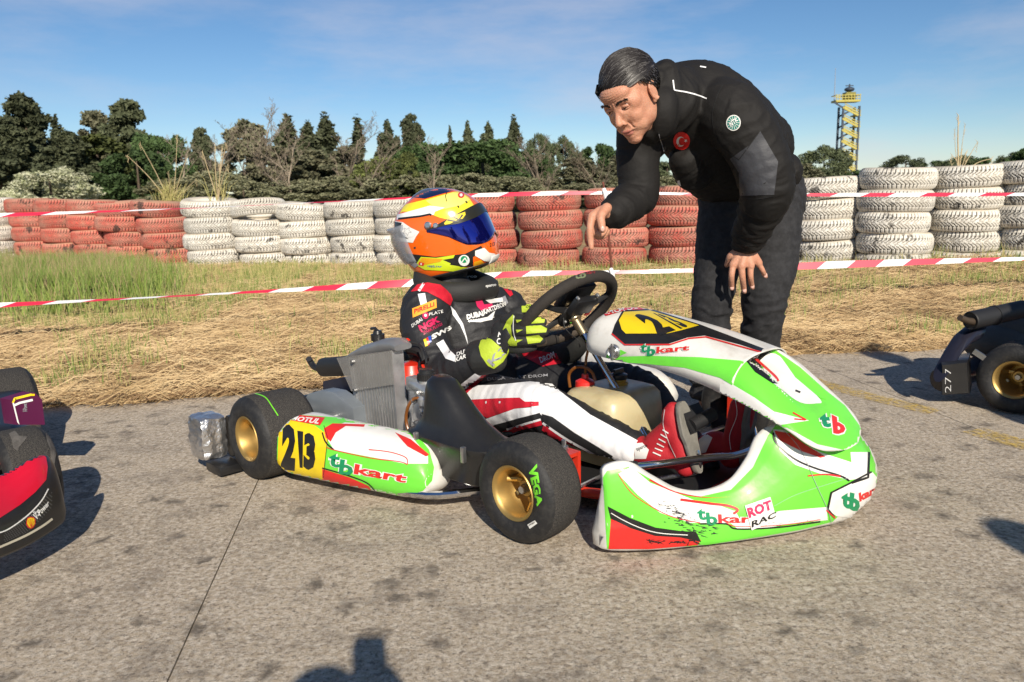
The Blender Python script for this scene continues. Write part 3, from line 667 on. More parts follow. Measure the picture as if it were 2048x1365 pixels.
g = MB(); g.box((-.1, 0, tz(203)), (.7, .7, .55)); g.build('cabin', mat('olive_cabin', (.22, .20, .04), .7), tw)
g = MB(); g.tube([(-.1, 0, tz(200)), (-.1, 0, tz(180))], [.25, .10], n=8); g.ell((-.1, 0, tz(190)), (.7, .7, .35)); g.box((-.1, 0, tz(183)), (.55, .1, .06)); g.build('radar_mast', M_NAV, tw)
g = MB(); g.tube([(-2.2, 0, tz(215)), (-2.25, 0, tz(150))], [.07, .03], n=6); g.build('antenna', mat('grey_pole', (.3, .3, .32), .6), tw)
# ================================================================== PRINT AND LETTERING LAID ON SURFACES
KM = Matrix.Translation(KO) @ Matrix.Rotation(-TH, 4, 'Z')      # main kart: x forward, y left
def bvh_of(objs):
    V = []; F = []
    for o in (objs if isinstance(objs, (list, tuple)) else [objs]):
        b = len(V); V += [v.co.copy() for v in o.data.vertices]; F += [[i + b for i in p.vertices] for p in o.data.polygons]
    return BVHTree.FromPolygons(V, F)
class Skin:
    """puts flat print on a surface: outlines measured in the photo are carried onto the mesh"""
    def __init__(s, objs, M): s.b = bvh_of(objs); s.M = M; s.I = M.inverted(); s.o = s.I @ Vector((0, 0, CAMH)); s.g = MB(); s.mats = []
    def hit(s, x, y, off):
        o, d = ray(x, y); dl = (s.I.to_3x3() @ d).normalized(); h = s.b.ray_cast(s.o, dl)
        if h[0] is None: return None
        n = h[1] if h[1].dot(dl) < 0 else -h[1]; return h[0] + (n * .6 - dl * .4) * off
    def mi(s, m_):
        if m_ not in s.mats: s.mats.append(m_)
        return s.mats.index(m_)
    def emit(s, P2, T, m_, off, maxgap=.06):
        P3 = [s.hit(p[0], p[1], off) for p in P2]; ok = {i: j for j, i in enumerate([i for i, p in enumerate(P3) if p is not None])}
        F = [tuple(ok[i] for i in t) for t in T if all(i in ok for i in t) and max((P3[t[0]] - P3[t[1]]).length, (P3[t[1]] - P3[t[2]]).length, (P3[t[2]] - P3[t[0]]).length) < maxgap]
        s.g.add([P3[i] for i in ok], F, s.mi(m_))
    def poly(s, pts, m_, off=.0012, step=5, smooth=False):
        if smooth:
            q = [pts[-1]] + list(pts) + [pts[0], pts[1]]; n = len(pts); out_ = []
            for i in range(n):
                p0, p1, p2, p3 = [np.array(q[i + j], float) for j in range(4)]
                for t in (0, .25, .5, .75): out_.append(tuple(.5 * (2 * p1 + (p2 - p0) * t + (2 * p0 - 5 * p1 + 4 * p2 - p3) * t * t + (3 * p1 - p0 - 3 * p2 + p3) * t ** 3)))
            pts = out_
        B = []
        for i in range(len(pts)):
            a = Vector(pts[i]); b = Vector(pts[(i + 1) % len(pts)]); n = max(1, int((b - a).length / step)); B += [a.lerp(b, k / n) for k in range(n)]
        xs_ = [p.x for p in B]; ys_ = [p.y for p in B]; nb = len(B); I_ = []
        y = min(ys_) + step / 2
        while y < max(ys_):
            cr = sorted(B[i].x + (y - B[i].y) * (B[(i + 1) % nb].x - B[i].x) / (B[(i + 1) % nb].y - B[i].y) for i in range(nb) if (B[i].y > y) != (B[(i + 1) % nb].y > y))
            for a, b in zip(cr[::2], cr[1::2]):
                n = int((b - a) / step)
                I_ += [Vector((a + (b - a) * (k + .5) / n, y)) for k in range(n)] if n > 1 else []
            y += step
        r_ = delaunay_2d_cdt(B + I_, [(i, (i + 1) % nb) for i in range(nb)], [], 1, 1e-4)
        s.emit([tuple(v) for v in r_[0]], [tuple(f) for f in r_[2]], m_, off); return s
    def line(s, pts, w_, m_, off=.0016, smooth=True, taper=False):
        P = [Vector(p) for p in (spline(pts, (len(pts) - 1) * 5) if smooth and len(pts) > 2 else pts)]
        if not smooth or len(pts) < 3: P = [Vector(pts[i]).lerp(Vector(pts[i + 1]), k / 8) for i in range(len(pts) - 1) for k in range(8)] + [Vector(pts[-1])]
        A_ = []; T = []
        for i, p in enumerate(P):
            t = (P[min(i + 1, len(P) - 1)] - P[max(i - 1, 0)]).normalized(); n = Vector((-t.y, t.x)); f = (1 - i / (len(P) - 1)) if taper else 1
            A_ += [tuple(p + n * w_ / 2 * f), tuple(p - n * w_ / 2 * f)]
            if i: T += [(2 * i - 2, 2 * i, 2 * i + 1), (2 * i - 2, 2 * i + 1, 2 * i - 1)]
        s.emit(A_, T, m_, off); return s
    def ellipse(s, c, rx, ry, m_, off=.0012, ang=0, step=4):
        ca, sa = math.cos(R(ang)), math.sin(R(ang)); return s.poly([(c[0] + rx * math.cos(t) * ca - ry * math.sin(t) * sa, c[1] + rx * math.cos(t) * sa + ry * math.sin(t) * ca) for t in [i / 20 * 6.2832 for i in range(20)]], m_, off, step)
    def text(s, st, quad, m_, off=.002, grow=0, sq=None):
        """quad: top left, top right, bottom right, bottom left in photo pixels"""
        P, T = glyphs(st, grow); q = [Vector(p) for p in quad]
        P = [tuple((q[3].lerp(q[2], u)).lerp(q[0].lerp(q[1], u), v)) for u, v in P]; T = list(T)
        for _ in range(8):
            N_ = []; big = False; mid_ = {}
            for t in T:
                L_ = [math.dist(P[t[i]], P[t[(i + 1) % 3]]) for i in range(3)]; k = max(range(3), key=lambda i: L_[i])
                if L_[k] > 8:
                    a, b, c = t[k], t[(k + 1) % 3], t[(k + 2) % 3]; e = (min(a, b), max(a, b))
                    if e not in mid_: mid_[e] = len(P); P.append(((P[a][0] + P[b][0]) / 2, (P[a][1] + P[b][1]) / 2))
                    N_ += [(a, mid_[e], c), (mid_[e], b, c)]; big = True
                else: N_.append(t)
            T = N_
            if not big: break
        s.emit(P, T, m_, off); return s
    def done(s, name, parent, **k):
        o = s.g.build(name, s.mats, parent, sharp=0, smooth=True, **k); s.g = MB(); s.mats = []; return o
GC = {}
def glyphs(st, grow=0):
    if (st, grow) in GC: return GC[(st, grow)]
    c = bpy.data.curves.new('t', 'FONT'); c.body = st; c.resolution_u = 2; c.offset = grow; ob = bpy.data.objects.new('t', c); COL.objects.link(ob)
    dg = bpy.context.evaluated_depsgraph_get(); me = bpy.data.meshes.new_from_object(ob.evaluated_get(dg))
    bm = bmesh.new(); bm.from_mesh(me); bmesh.ops.triangulate(bm, faces=bm.faces[:])
    co = np.array([v.co[:2] for v in bm.verts]); T = [tuple(v.index for v in f.verts) for f in bm.faces]; bm.free()
    bpy.data.objects.remove(ob); bpy.data.meshes.remove(me); bpy.data.curves.remove(c)
    lo, hi = co.min(0), co.max(0); GC[(st, grow)] = ([tuple(p) for p in (co - lo) / (hi - lo)], T); return GC[(st, grow)]
# flat print colours
def pr(name, c, rough=.38, coat=.22): return mat(name, c, rough, coat=coat, nz=(11, .55, .48, .78), col2=tuple(x * .62 + .02 for x in c), detail=9, bump=.08, bscale=70)
C_GRN = pr('print_lime_green', (.16, .70, .055)); C_WHT = pr('print_white', (.80, .79, .75)); C_RED = pr('print_red', (.68, .025, .02)); C_BLK = pr('print_black', (.012, .012, .012)); C_YEL = pr('print_yellow', (.80, .58, .01))
C_DGR = pr('print_dark_green', (.005, .26, .10)); C_SCR = mat('rubbed_black', (.03, .03, .03), .8); C_PNK = pr('print_crimson', (.62, .02, .10)); C_ORG = pr('print_orange', (.90, .16, .005)); C_BLU = pr('print_blue', (.01, .06, .40)); C_GRY = pr('print_grey', (.30, .30, .32)); C_LY = pr('print_light_yellow', (.85, .78, .16)); C_GLD = pr('print_gold', (.75, .35, .01))
def tbkart(sk, q, off=.002, part='tbkart'):
    """tb in green, kart in red, on a white outline; q = quad of the whole word"""
    q = [Vector(p) for p in q]
    def sub(u0, u1, v0=0, v1=1):
        f = lambda u, v: tuple((q[3].lerp(q[2], u)).lerp(q[0].lerp(q[1], u), v))
        return [f(u0, v1), f(u1, v1), f(u1, v0), f(u0, v0)]
    sk.text('t', sub(-.01, .15, .28, 1.02), C_WHT, off, .10); sk.text('b', sub(.13, .33, -.05, .80), C_WHT, off, .10); sk.text('kart', sub(.32, 1.01, .10, .72), C_WHT, off, .08)
    sk.text('t', sub(0, .14, .30, 1), C_DGR, off + .0006, .035); sk.text('b', sub(.14, .32, -.02, .78), C_DGR, off + .0006, .035); sk.text('kart', sub(.33, 1, .13, .69), C_RED, off + .0006, .03)
# ================================================================== KARTS
M_TYR = mat('kart_rubber', (.016, .016, .017), .62, nz=(50, .5, .45, .7), col2=(.05, .047, .042), bump=.35, bscale=130, spec=.4)
def tread_mat():
    M = mat('worn_slick_tread', (.034, .032, .031), .9, nz=(330, 1, .44, .66), col2=(.085, .078, .068), bump=1.2, bscale=260, spec=.25); return M
M_TRD = tread_mat()
M_GOLD = mat('gold_magnesium', (.52, .35, .12), .46, .8, nz=(12, .45), col2=(.34, .21, .06)); M_STEEL = mat('zinc_steel', (.55, .55, .55), .3, .9, nz=(30, .4)); M_CHR = mat('chrome', (.62, .62, .64), .10, 1)
M_BLKP = mat('black_plastic', (.014, .014, .015), .33, nz=(5, .5, .4, .7), col2=(.035, .034, .032), bump=.1, bscale=90); M_BLKM = mat('black_matt', (.012, .012, .013), .6); M_REDP = mat('red_frame_paint', (.60, .035, .015), .35, coat=.3)
M_SHELL = mat('white_nose_plastic', (.74, .72, .67), .36, nz=(12, .8, .48, .72), col2=(.50, .46, .40), coat=.25, detail=8); M_ALU = mat('cast_aluminium', (.60, .60, .60), .42, .75, nz=(20, .5), bump=.3, bscale=60)
M_FUEL = mat('fuel_tank_plastic', (.55, .47, .28), .35, nz=(6, .8, .4, .7), col2=(.36, .27, .13), sss=.2); M_BRN = mat('brown_hose', (.20, .07, .015), .3, coat=.4); M_GUARD = mat('grey_guard_plastic', (.17, .19, .21), .35, nz=(10, .3))
def k3(a, b, z): return (a, -b, z)
def wheel(par, a, bo, r, wd, sgn=1, gold=M_GOLD):
    """bo: outer face; the axis runs along b"""
    Wh = bpy.data.objects.new('wheel', None); COL.objects.link(Wh); Wh.parent = par; Wh.location = k3(a, bo, r)
    # local y grows inward for the right hand wheel
    ax = (0, sgn, 0); rr_ = .066
    g = MB(); pf = [(rr_, .014), (rr_ + .006, .006), (r * .70, -.001), (r * .83, .001), (r * .93, .010), (r * .975, .020), (r * .995, .032), (r, wd * .5), (r * .995, wd - .032), (r * .975, wd - .02), (r * .93, wd - .01), (r * .8, wd), (rr_, wd - .012), (rr_ - .004, wd * .5)]
    g.lathe((0, 0, 0), ax, pf, 96, closed=True)
    for f_i in range(len(g.f)): 
        ring = f_i // 96
        if 5 <= ring <= 8: g.mi[f_i] = 1
    ty = g.build('tyre', [M_TYR, M_TRD], Wh, sharp=0)
    g = MB(); g.lathe((0, 0, 0), ax, [(rr_ + .005, .016), (rr_ + .007, .008), (rr_ + .004, .004), (rr_ - .001, .007), (rr_ - .007, .014), (rr_ - .009, .05), (rr_ - .016, wd * .60), (.040, wd * .66), (.036, wd * .64), (.0, wd * .64)], 64)
    g.lathe((0, 0, 0), ax, [(.002, wd * .40), (.020, wd * .40), (.024, wd * .44), (.026, wd * .64)], 24); rim = g.build('rim', gold, Wh, sharp=40)
    for i in range(3):
        t = 2 * math.pi * i / 3 + .5; g = MB(); g.tube([(.020 * math.cos(t), sgn * wd * .52, .020 * math.sin(t)), (.042 * math.cos(t + .25), sgn * wd * .50, .042 * math.sin(t + .25)), (.060 * math.cos(t + .3), sgn * wd * .34, .060 * math.sin(t + .3))], [.009, .008, .008], n=8, sc=(1, .8)); g.build('spoke', gold, rim)
        g = MB(); g.lathe((.050 * math.cos(t + 1.1), sgn * (wd * .60), .050 * math.sin(t + 1.1)), (0, -sgn, 0), [(0, .014), (.006, .014), (.007, .010), (.007, 0)], 8); g.build('bolt', M_STEEL, rim)
    g = MB(); g.lathe((0, sgn * wd * .40, 0), (0, -sgn, 0), [(0, .016), (.010, .016), (.013, .010), (.013, 0)], 6); g.build('hub_nut', M_STEEL, rim)
    return Wh, ty, rim
kart = thing('racing_kart', 'lime green and white racing kart with driver in it, number on its yellow panels', 'kart', KO, -TH)
WF, tyF, rimF = wheel(kart, 0, .60, .134, .133); WR, tyR, rimR = wheel(kart, -.936, .824, .133, .195)
wheel(kart, 0, -.60, .134, .133, -1); wheel(kart, -.936, -.80, .133, .195, -1)

# nose fairing ------------------------------------------------------
def Abot(b): b = abs(b); return .558 - .34 * b - .66 * b * b
def on_sweep(x, y, off):
    """where the sight line of a measured outline point meets the swept front of the nose, moved back by off"""
    o, d = ray(x, y); best = None; pv = None
    for i in range(3000):
        t = .8 + i * .001; q = o + d * t - KO; a, b = q.dot(U), q.dot(Nn); e = a - (Abot(b) - off)
        if pv is not None and e * pv <= 0: return (a, b, q.z)
        pv = e
    return None
COLS = [((1212, 1096, .03), (1207, 945), .012, .012), ((1222, 1101, .022), (1220, 931), .018, .018), ((1262, 1102, .02), (1262, 925), .026, .022), ((1330, 1099, .02), (1305, 950), .045, .022), ((1400, 1092, .02), (1360, 978), .055, .024), ((1470, 1084, .02), (1415, 983), .060, .026), ((1540, 1074, .02), (1468, 962), .062, .032), ((1590, 1066, .022), (1505, 915), .066, .042), ((1635, 1056, .025), (1534, 862), .070, .052)]
CT, CB, CU = [], [], []
for bt, tp, off, bu in COLS: CB.append(kz(*bt)); CT.append(on_sweep(*tp, off)); CU.append(bu)
for bt, tp, bu in (((.575, -.030, .028), (.475, .030, .285), .066), ((.585, -.100, .040), (.490, -.06, .275), .074), ((.575, -.170, .045), (.480, -.15, .262), .066), ((.545, -.250, .040), (.455, -.25, .235), .050), ((.495, -.340, .030), (.415, -.34, .225), .028), ((.435, -.420, .028), (.372, -.42, .240), .022), ((.385, -.470, .030), (.340, -.465, .225), .014)): CB.append(bt); CT.append(tp); CU.append(bu)
def nose_rings(n=96):
    T_ = spline(CT, n); B_ = spline(CB, n); U_ = spline([(u,) for u in CU], n); rings = []
    for i in range(n + 1):
        s_ = i / n; tp, bt, bu = T_[i], B_[i], U_[i][0]; P = []
        dk = min(1, .12 + s_ / .12); back = .026 * dk; P += [(tp[0] - back, tp[1], tp[2] - .030), (tp[0] - back + .005, tp[1], tp[2] - .008), (tp[0] - .013, tp[1], tp[2] + .001), (tp[0] - .003, tp[1], tp[2])]
        for k in range(1, 11):
            t = k / 11; q = tp + (bt - tp) * t; P.append((q[0] + bu * math.sin(math.pi * t ** .85) ** .85 - .006 * math.exp(-((t - .62) / .06) ** 2) * (s_ < .12), q[1], q[2]))
        P += [(bt[0] + .002, bt[1], bt[2] + .008), (bt[0] - .004, bt[1], bt[2] - .001), (bt[0] - .02, bt[1], bt[2] - .004), (bt[0] - .08 * dk, bt[1], bt[2]), (bt[0] - .085 * dk, bt[1], bt[2] + .03), (min(tp[0] - back - .01, bt[0] - .07 * dk), tp[1], (tp[2] + bt[2]) / 2)]
        e = max(0, (.018 - s_) / .018, (s_ - .97) / .03)
        if e > 0:
            c_ = np.mean(P, 0); f = 1 - .30 * e * e; P = [tuple(c_ + (np.array(p_) - c_) * f) for p_ in P]
        rings.append([k3(*p_) for p_ in P])
    return rings
g = MB(); g.loft(nose_rings()); nose = g.build('nose_fairing', M_SHELL, kart, sharp=0)

# front number panel (nassau): hood and apron -----------------------
HOOD = [(-.160, .485, .425, .095), (-.140, .506, .405, .118), (-.10, .518, .396, .132), (0, .511, .391, .140), (.10, .498, .389, .141), (.20, .482, .379, .142), (.29, .462, .362, .146), (.355, .446, .348, .150)]
APR = [(.300, .456, .358, .1445), (.35, .440, .347, .1485), (.40, .412, .334, .152), (.46, .360, .314, .156), (.515, .312, .290, .153), (.555, .276, .264, .140), (.580, .252, .246, .105), (.594, .238, .236, .05)]
def arch(tab, ph, s_, dip=0):
    q = spline(tab, 40)[min(40, max(0, int(round(s_ * 40))))]; a, zt, ze, hw_ = q; c, sn = math.cos(ph), math.sin(ph)
    b = hw_ * math.copysign(abs(sn) ** .72, sn); z = ze + (zt - ze) * abs(c) ** .62
    if dip:
        f = max(0, 1 - (abs(b) / .082) ** 4) * (1 if .30 < a < .50 else 0) * (1 - max(0, (a - .34) / .17)) ; z -= dip * max(0, f)
    return k3(a - .012 * (1 - abs(c)), b, z)
SPH = spline(HOOD, 40); SPA = spline(APR, 40)
g = MB(); g.grid(lambda u, v: arch(HOOD, lerp(-math.pi / 2, math.pi / 2, v), u), 40, 28); hood = g.build('number_panel_hood', M_SHELL, kart, sharp=0)
solid(hood, .0025, -1)
g = MB(); g.grid(lambda u, v: arch(APR, lerp(-math.pi / 2, math.pi / 2, v), u, .040), 40, 100); apron = g.build('number_panel_apron', M_SHELL, kart, sharp=0); solid(apron, .006, -1)
g = MB(); q = kb(1235, 702, .125); g.lathe(k3(q[0], .140, q[2]), (0, -1, 0), [(0, .006), (.010, .007), (.012, .004), (.014, .004), (.018, .008), (.021, .004), (.022, 0)], 24); g.box(k3(q[0], .150, q[2]), (.003, .003, .024)); g.build('panel_clip', M_STEEL, kart)

# side pods ----------------------------------------------------------
def pod(sg, par=kart):
    rings = []; n = 40
    for i in range(n + 1):
        s_ = i / n; a = lerp(-.815, -.312, s_); bo = lerp(.792, .628, s_ ** 1.1); zt = lerp(.216, .182, s_) ; zb = .022 + .012 * (1 - s_)
        e = max(0, (s_ - .78) / .22); f = math.sqrt(max(0, 1 - (e * .97) ** 2.4)); e0 = max(0, (.05 - s_) / .05); f *= math.sqrt(1 - (e0 * .6) ** 2)
        hz = (zt - zb) / 2 * f; hb = .085 * (.22 + .78 * f); cz = (zt + zb) / 2 - .012 * (1 - f); cb = bo - hb - .012 * (1 - f)
        ring = []
        for j in range(28):
            t = 2 * math.pi * j / 28; c, sn = math.cos(t), math.sin(t); x = math.copysign(abs(c) ** .55, c) * hb; z = math.copysign(abs(sn) ** .6, sn) * hz
            x -= max(0, z / hz if hz > 1e-4 else 0) ** 2 * .030 * (x > 0); ring.append(k3(a, sg * (cb + x), cz + z))
        rings.append(ring)
    g = MB(); g.loft(rings); return g.build('side_pod', M_SHELL, par, sharp=0)
podR = pod(1)
podL = pod(-1)
# rear bumper with foil-wrapped end
g = MB(); rings = []
for i in range(25):
    b = lerp(-.84, .80, i / 24); bend = .05 * max(0, abs(b) - .55) / .3
    rings.append([k3(-1.135 + bend + .04 * math.cos(t), b, .105 + .07 * math.sin(t)) for t in [j / 14 * 6.2832 for j in range(14)]])
g.loft(rings); g.build('rear_bumper', M_BLKP, kart)
M_FOIL = mat('crumpled_foil', (.72, .72, .73), .30, .9, bump=2.5, bscale=38, nz=(20, .5), col2=(.25, .24, .22))
g = MB(); c_ = kb(433, 873, .86)
M_F0 = Vector(k3(-1.115, .862, .118)); g.box(M_F0, (.055, .045, .070), bev=.022)
bm = bmesh.new(); me = g.mesh('foil_wrap'); bm.from_mesh(me); bmesh.ops.subdivide_edges(bm, edges=bm.edges[:], cuts=5, use_grid_fill=True)
for v in bm.verts: v.co += Vector((noise.noise(v.co * 45), noise.noise(v.co * 45 + Vector((9, 0, 0))), noise.noise(v.co * 40 + Vector((0, 7, 0))))) * .007
bm.to_mesh(me); bm.free(); link('foil_wrap', me, M_FOIL, kart)
g = MB(); g.box(k3(-1.06, .84, .022), (.05, .04, .014), bev=.006); g.build('bumper_mount', M_BLKP, kart)

# chassis ------------------------------------------------------------
for sg in (1, -1):
    g = MB(); P = [(-1.02, .32, .06), (-.7, .34, .05), (-.3, .34, .045), (0, .30, .05), (.2, .22, .055)]; g.tube([k3(a, sg * b, z) for a, b, z in P], .015, n=10); g.build('frame_tube', M_REDP, kart)
    g = MB(); P = [(-.72, .36, .05), (-.70, .60, .045), (-.60, .66, .05), (-.34, .62, .05), (-.24, .50, .05), (-.16, .37, .05)]; g.tube([k3(*p[:1], sg * p[1], p[2]) for p in spline(P, 24)], .012, n=10); g.build('pod_bar', M_CHR, kart)
    # stub axle yoke and kingpin
    x0 = .04
    g = MB(); bb = sg * .445
    g.box(k3(x0, bb, .205), (.022, .03, .005)); g.box(k3(x0, bb, .100), (.022, .03, .005)); g.box(k3(x0 + .0, bb - sg * .035, .152), (.022, .006, .058)); g.build('yoke', M_REDP, kart, sharp=30)
    g = MB(); g.tube([k3(x0, bb, .062), k3(x0, bb, .245)], .006, n=8); g.lathe(k3(x0, bb, .118), (0, 0, 1), [(0, 0), (.020, 0), (.022, .02), (.015, .035), (.022, .05), (.020, .075), (0, .075)], 16); g.lathe(k3(x0, bb, .215), (0, 0, 1), [(0, 0), (.012, 0), (.012, .014), (0, .014)], 6); g.lathe(k3(x0, bb, .075), (0, 0, 1), [(0, 0), (.010, 0), (.010, .012), (0, .012)], 6); g.build('kingpin', M_STEEL, kart)
    g = MB(); g.tube([k3(x0 - .0, bb, .150), k3(0, sg * .50, .14)], .014, n=10); g.build('stub_axle', M_STEEL, kart)
    g = MB(); g.tube([k3(.0, bb - sg * .03, .075), k3(-.03, sg * .06, .07)], .006, n=8); g.build('tie_rod', M_STEEL, kart)
g = MB(); g.tube([k3(-.936, -.62, .133), k3(-.936, .64, .133)], .02, n=12); g.build('rear_axle', M_STEEL, kart)
g = MB(); g.tube([k3(.2, -.24, .055), k3(.26, -.1, .055), k3(.26, .1, .055), k3(.2, .24, .055)], .015, n=10); g.build('frame_tube', M_REDP, kart)
g = MB(); g.box(k3(-.16, 0, .035), (.40, .30, .003)); g.build('floor_tray', M_BLKM, kart)
g = MB(); P = [(.10, -.33, .17), (.14, -.31, .175), (.27, -.12, .150), (.285, .0, .148), (.245, .12, .158), (.17, .33, .172), (.12, .38, .172)]; g.tube([k3(*p) for p in spline(P, 30)], .0105, n=14)
g.build('nose_bar', M_CHR, kart)
g = MB(); g.tube([k3(.175, .315, .171), k3(.125, .375, .172)], .0145, n=12); g.build('bar_sleeve', M_BLKM, kart)
# brake pedal loop with foot pad, spring
def pp(pts, n=20): return [Vector(k3(*p)) for p in spline(pts, n)]
g = MB(); g.tube(pp([kb(1398, 905, .10), kb(1352, 918, .11), kb(1337, 895, .115), kb(1348, 868, .11), kb(1378, 848, .10), kb(1398, 838, .085)], 26), .0068, n=10); g.build('brake_pedal', M_CHR, kart)
g = MB(); q = Vector(k3(*kb(1402, 842, .07))); g.tube([q + Vector((.01, .045, .012)), q + Vector((-.008, -.035, -.008))], .019, n=14); g.box(q + Vector((-.018, 0, .005)), (.004, .045, .036), rot=Matrix.Rotation(R(-35), 3, 'Y')); g.build('pedal_pad', M_BLKM, kart)
g = MB(); p0 = Vector(k3(*kb(1315, 958, .12))); p1 = Vector(k3(*kb(1392, 946, .10))); ax_ = (p1 - p0); x_ = ax_.orthogonal().normalized(); y_ = ax_.normalized().cross(x_)
g.tube([p0 + ax_ * (i / 220) + x_ * (math.cos(i * .75) * .0052) + y_ * (math.sin(i * .75) * .0052) for i in range(221)], .0016, n=5); g.build('pedal_spring', M_STEEL, kart)
g = MB(); g.tube(pp([kb(1392, 946, .10), kb(1400, 930, .10), kb(1396, 912, .10), kb(1385, 905, .10)], 12), .006, n=8); g.ell(k3(*kb(1397, 942, .10)), (.010, .010, .010)); g.build('pedal_lever', M_CHR, kart)

# steering column and wheel -----------------------------------------
HUB = Vector(k3(-.315, 0, .487)); ta = R(50); TU = Vector((math.cos(ta), 0, math.sin(ta))); TN = Vector((-math.sin(ta), 0, math.cos(ta))); TB = Vector((0, -1, 0))
base = Vector(k3(*kb(1300, 892, 0)))
g = MB(); cdir = (HUB - base).normalized(); g.tube([base, HUB - cdir * .05], .0105, n=14); col = g.build('steering_column', M_CHR, kart)
g = MB(); g.lathe(HUB - cdir * .085, cdir, [(0, 0), (.015, 0), (.016, .05), (.022, .055), (.024, .075), (.030, .085), (.028, .095), (0, .095)], 24); g.build('hub_boss', mat('bronze_hub', (.42, .33, .20), .35, .9), col)
g = MB(); g.tube([base - cdir * .0, base + cdir * .03], .014, n=10); g.build('column_bearing', M_STEEL, col)
sw = bpy.data.objects.new('steering_wheel', None); COL.objects.link(sw); sw.parent = kart
M_GRIP = mat('suede_grip', (.022, .018, .015), .85, bump=.5, bscale=150, nz=(40, .4), col2=(.04, .033, .028)); M_GRIPB = mat('brown_grip', (.060, .045, .032), .8, bump=.5, bscale=150)
def rimp(t, r_=.158):
    # flat-bottomed ring, t=0 at the top
    c, s_ = math.cos(t), math.sin(t); u_ = c * r_; v_ = s_ * r_ * 1.17 + .014
    if u_ < -.085: u_ = -.085 - (abs(u_) - .085) * .62
    return HUB + TU * u_ + TB * v_ + TN * .0
g = MB(); n_ = 72; V = []; F = []
for i in range(n_):
    t = 2 * math.pi * i / n_; p = rimp(t); q = rimp(t + .02); tg = (q - p).normalized(); nn = TN; mm = tg.cross(nn)
    for j in range(12): a_ = 2 * math.pi * j / 12; V.append(p + nn * (math.cos(a_) * .0185) + mm * (math.sin(a_) * .0185))
for i in range(n_):
    for j in range(12): F.append((i * 12 + j, i * 12 + (j + 1) % 12, ((i + 1) % n_) * 12 + (j + 1) % 12, ((i + 1) % n_) * 12 + j))
g.add(V, F); 
for f_i in range(len(g.f)):
    t = (f_i // 12) / n_
    if .40 < t < .47 or .52 < t < .60: g.mi[f_i] = 1
swr = g.build('grip', [M_GRIP, M_GRIPB], sw, sharp=0)
for a_ in (-2.25, 2.25, -1.15, 1.15):
    g = MB(); e_ = rimp(a_, .145); g.tube([HUB + (e_ - HUB) * .2, HUB + (e_ - HUB) * .6 - TN * .008, e_], [.012, .009, .010], n=8, sc=(1, .45)); g.build('spoke', M_BLKM, sw)
g = MB(); g.lathe(HUB - TN * .012, TN, [(0, -.012), (.018, -.012), (.055, 0), (.056, .006), (.02, .016), (0, .016)], 28); g.build('hub_plate', M_BLKM, sw)
g = MB(); rot = Matrix((TU, TB, TN)).transposed(); g.box(HUB + TU * .055 + TN * .022, (.045, .065, .012), rot=rot, bev=.006); g.box(HUB + TU * .05 - TN * .02, (.03, .05, .012), rot=rot, bev=.005); dsh = g.build('data_display', M_BLKP, sw)
for (u_, v_) in ((.02, .03), (-.02, .03), (.02, -.03), (-.02, -.03), (.085, .045), (.085, -.05)):
    g = MB(); g.lathe(HUB + TU * u_ + TB * v_ - TN * .012, -TN, [(0, .012), (.005, .012), (.006, .008), (.006, 0)], 8); g.build('bolt', M_STEEL, sw)
g = MB(); g.box(HUB + TU * .015 + TB * -.045 - TN * .028, (.008, .010, .002), rot=rot); g.build('red_switch', C_RED, dsh)
g = MB(); g.box(HUB + TU * -.01 + TB * .0 - TN * .030, (.006, .018, .002), rot=rot); g.build('green_sticker', C_GRN, dsh)
# cable loose from the hub
g = MB(); g.tube(pp([kb(1126, 615, .04), kb(1128, 650, .05), kb(1140, 668, .05), kb(1155, 680, .05), kb(1160, 695, .04)], 20), .0017, n=6); g.build('cable', M_BLKM, kart)

# fuel tank ----------------------------------------------------------
rings = []
for z, sx_, sy_ in ((.05, .10, .12), (.06, .112, .135), (.10, .118, .142), (.20, .118, .142), (.245, .112, .136), (.262, .098, .122), (.270, .07, .10)):
    ring = []
    for j in range(32):
        t = 2 * math.pi * j / 32; c, s_ = math.cos(t), math.sin(t); ring.append(k3(-.155 + math.copysign(abs(c) ** .45, c) * sx_ + (.0), -.01 + math.copysign(abs(s_) ** .45, s_) * sy_, z))
    rings.append(ring)
g = MB(); g.loft(rings); tank = g.build('fuel_tank', M_FUEL, kart, sharp=0)
g = MB(); q = kb(1237, 752, -.04); g.lathe(k3(q[0], -.04, .266), (0, 0, 1), [(.030, 0), (.030, .012), (.025, .014), (.025, .02)], 24); g.build('neck', mat('amber_plastic', (.45, .24, .03), .3), tank)
g = MB(); g.lathe(k3(q[0], -.04, .286), (0, 0, 1), [(.026, 0), (.028, .004), (.028, .014), (.02, .018), (0, .018)], 24); g.box(k3(q[0], -.04, .310), (.004, .022, .008)); g.build('cap', M_BLKP, tank)
g = MB(); q1 = kb(1170, 756, .03); g.lathe(k3(q1[0], .03, .262), (0, 0, 1), [(0, 0), (.032, 0), (.030, .018), (.012, .028), (.010, .04), (0, .04)], 20); g.build('red_cap', C_RED, tank)
g = MB(); g.tube(pp([(q1[0], .03, .29), kb(1172, 720, .03), kb(1176, 700, .03), kb(1174, 690, .03)], 10), .0042, n=8); g.build('fuel_hose', M_BRN, tank)
g = MB(); g.tube(pp([kb(1140, 775, .05), kb(1138, 750, .05), kb(1150, 736, .05), kb(1168, 735, .04), kb(1184, 745, .03), kb(1190, 762, .03)], 20), .005, n=8); g.build('fuel_hose', M_BRN, tank)

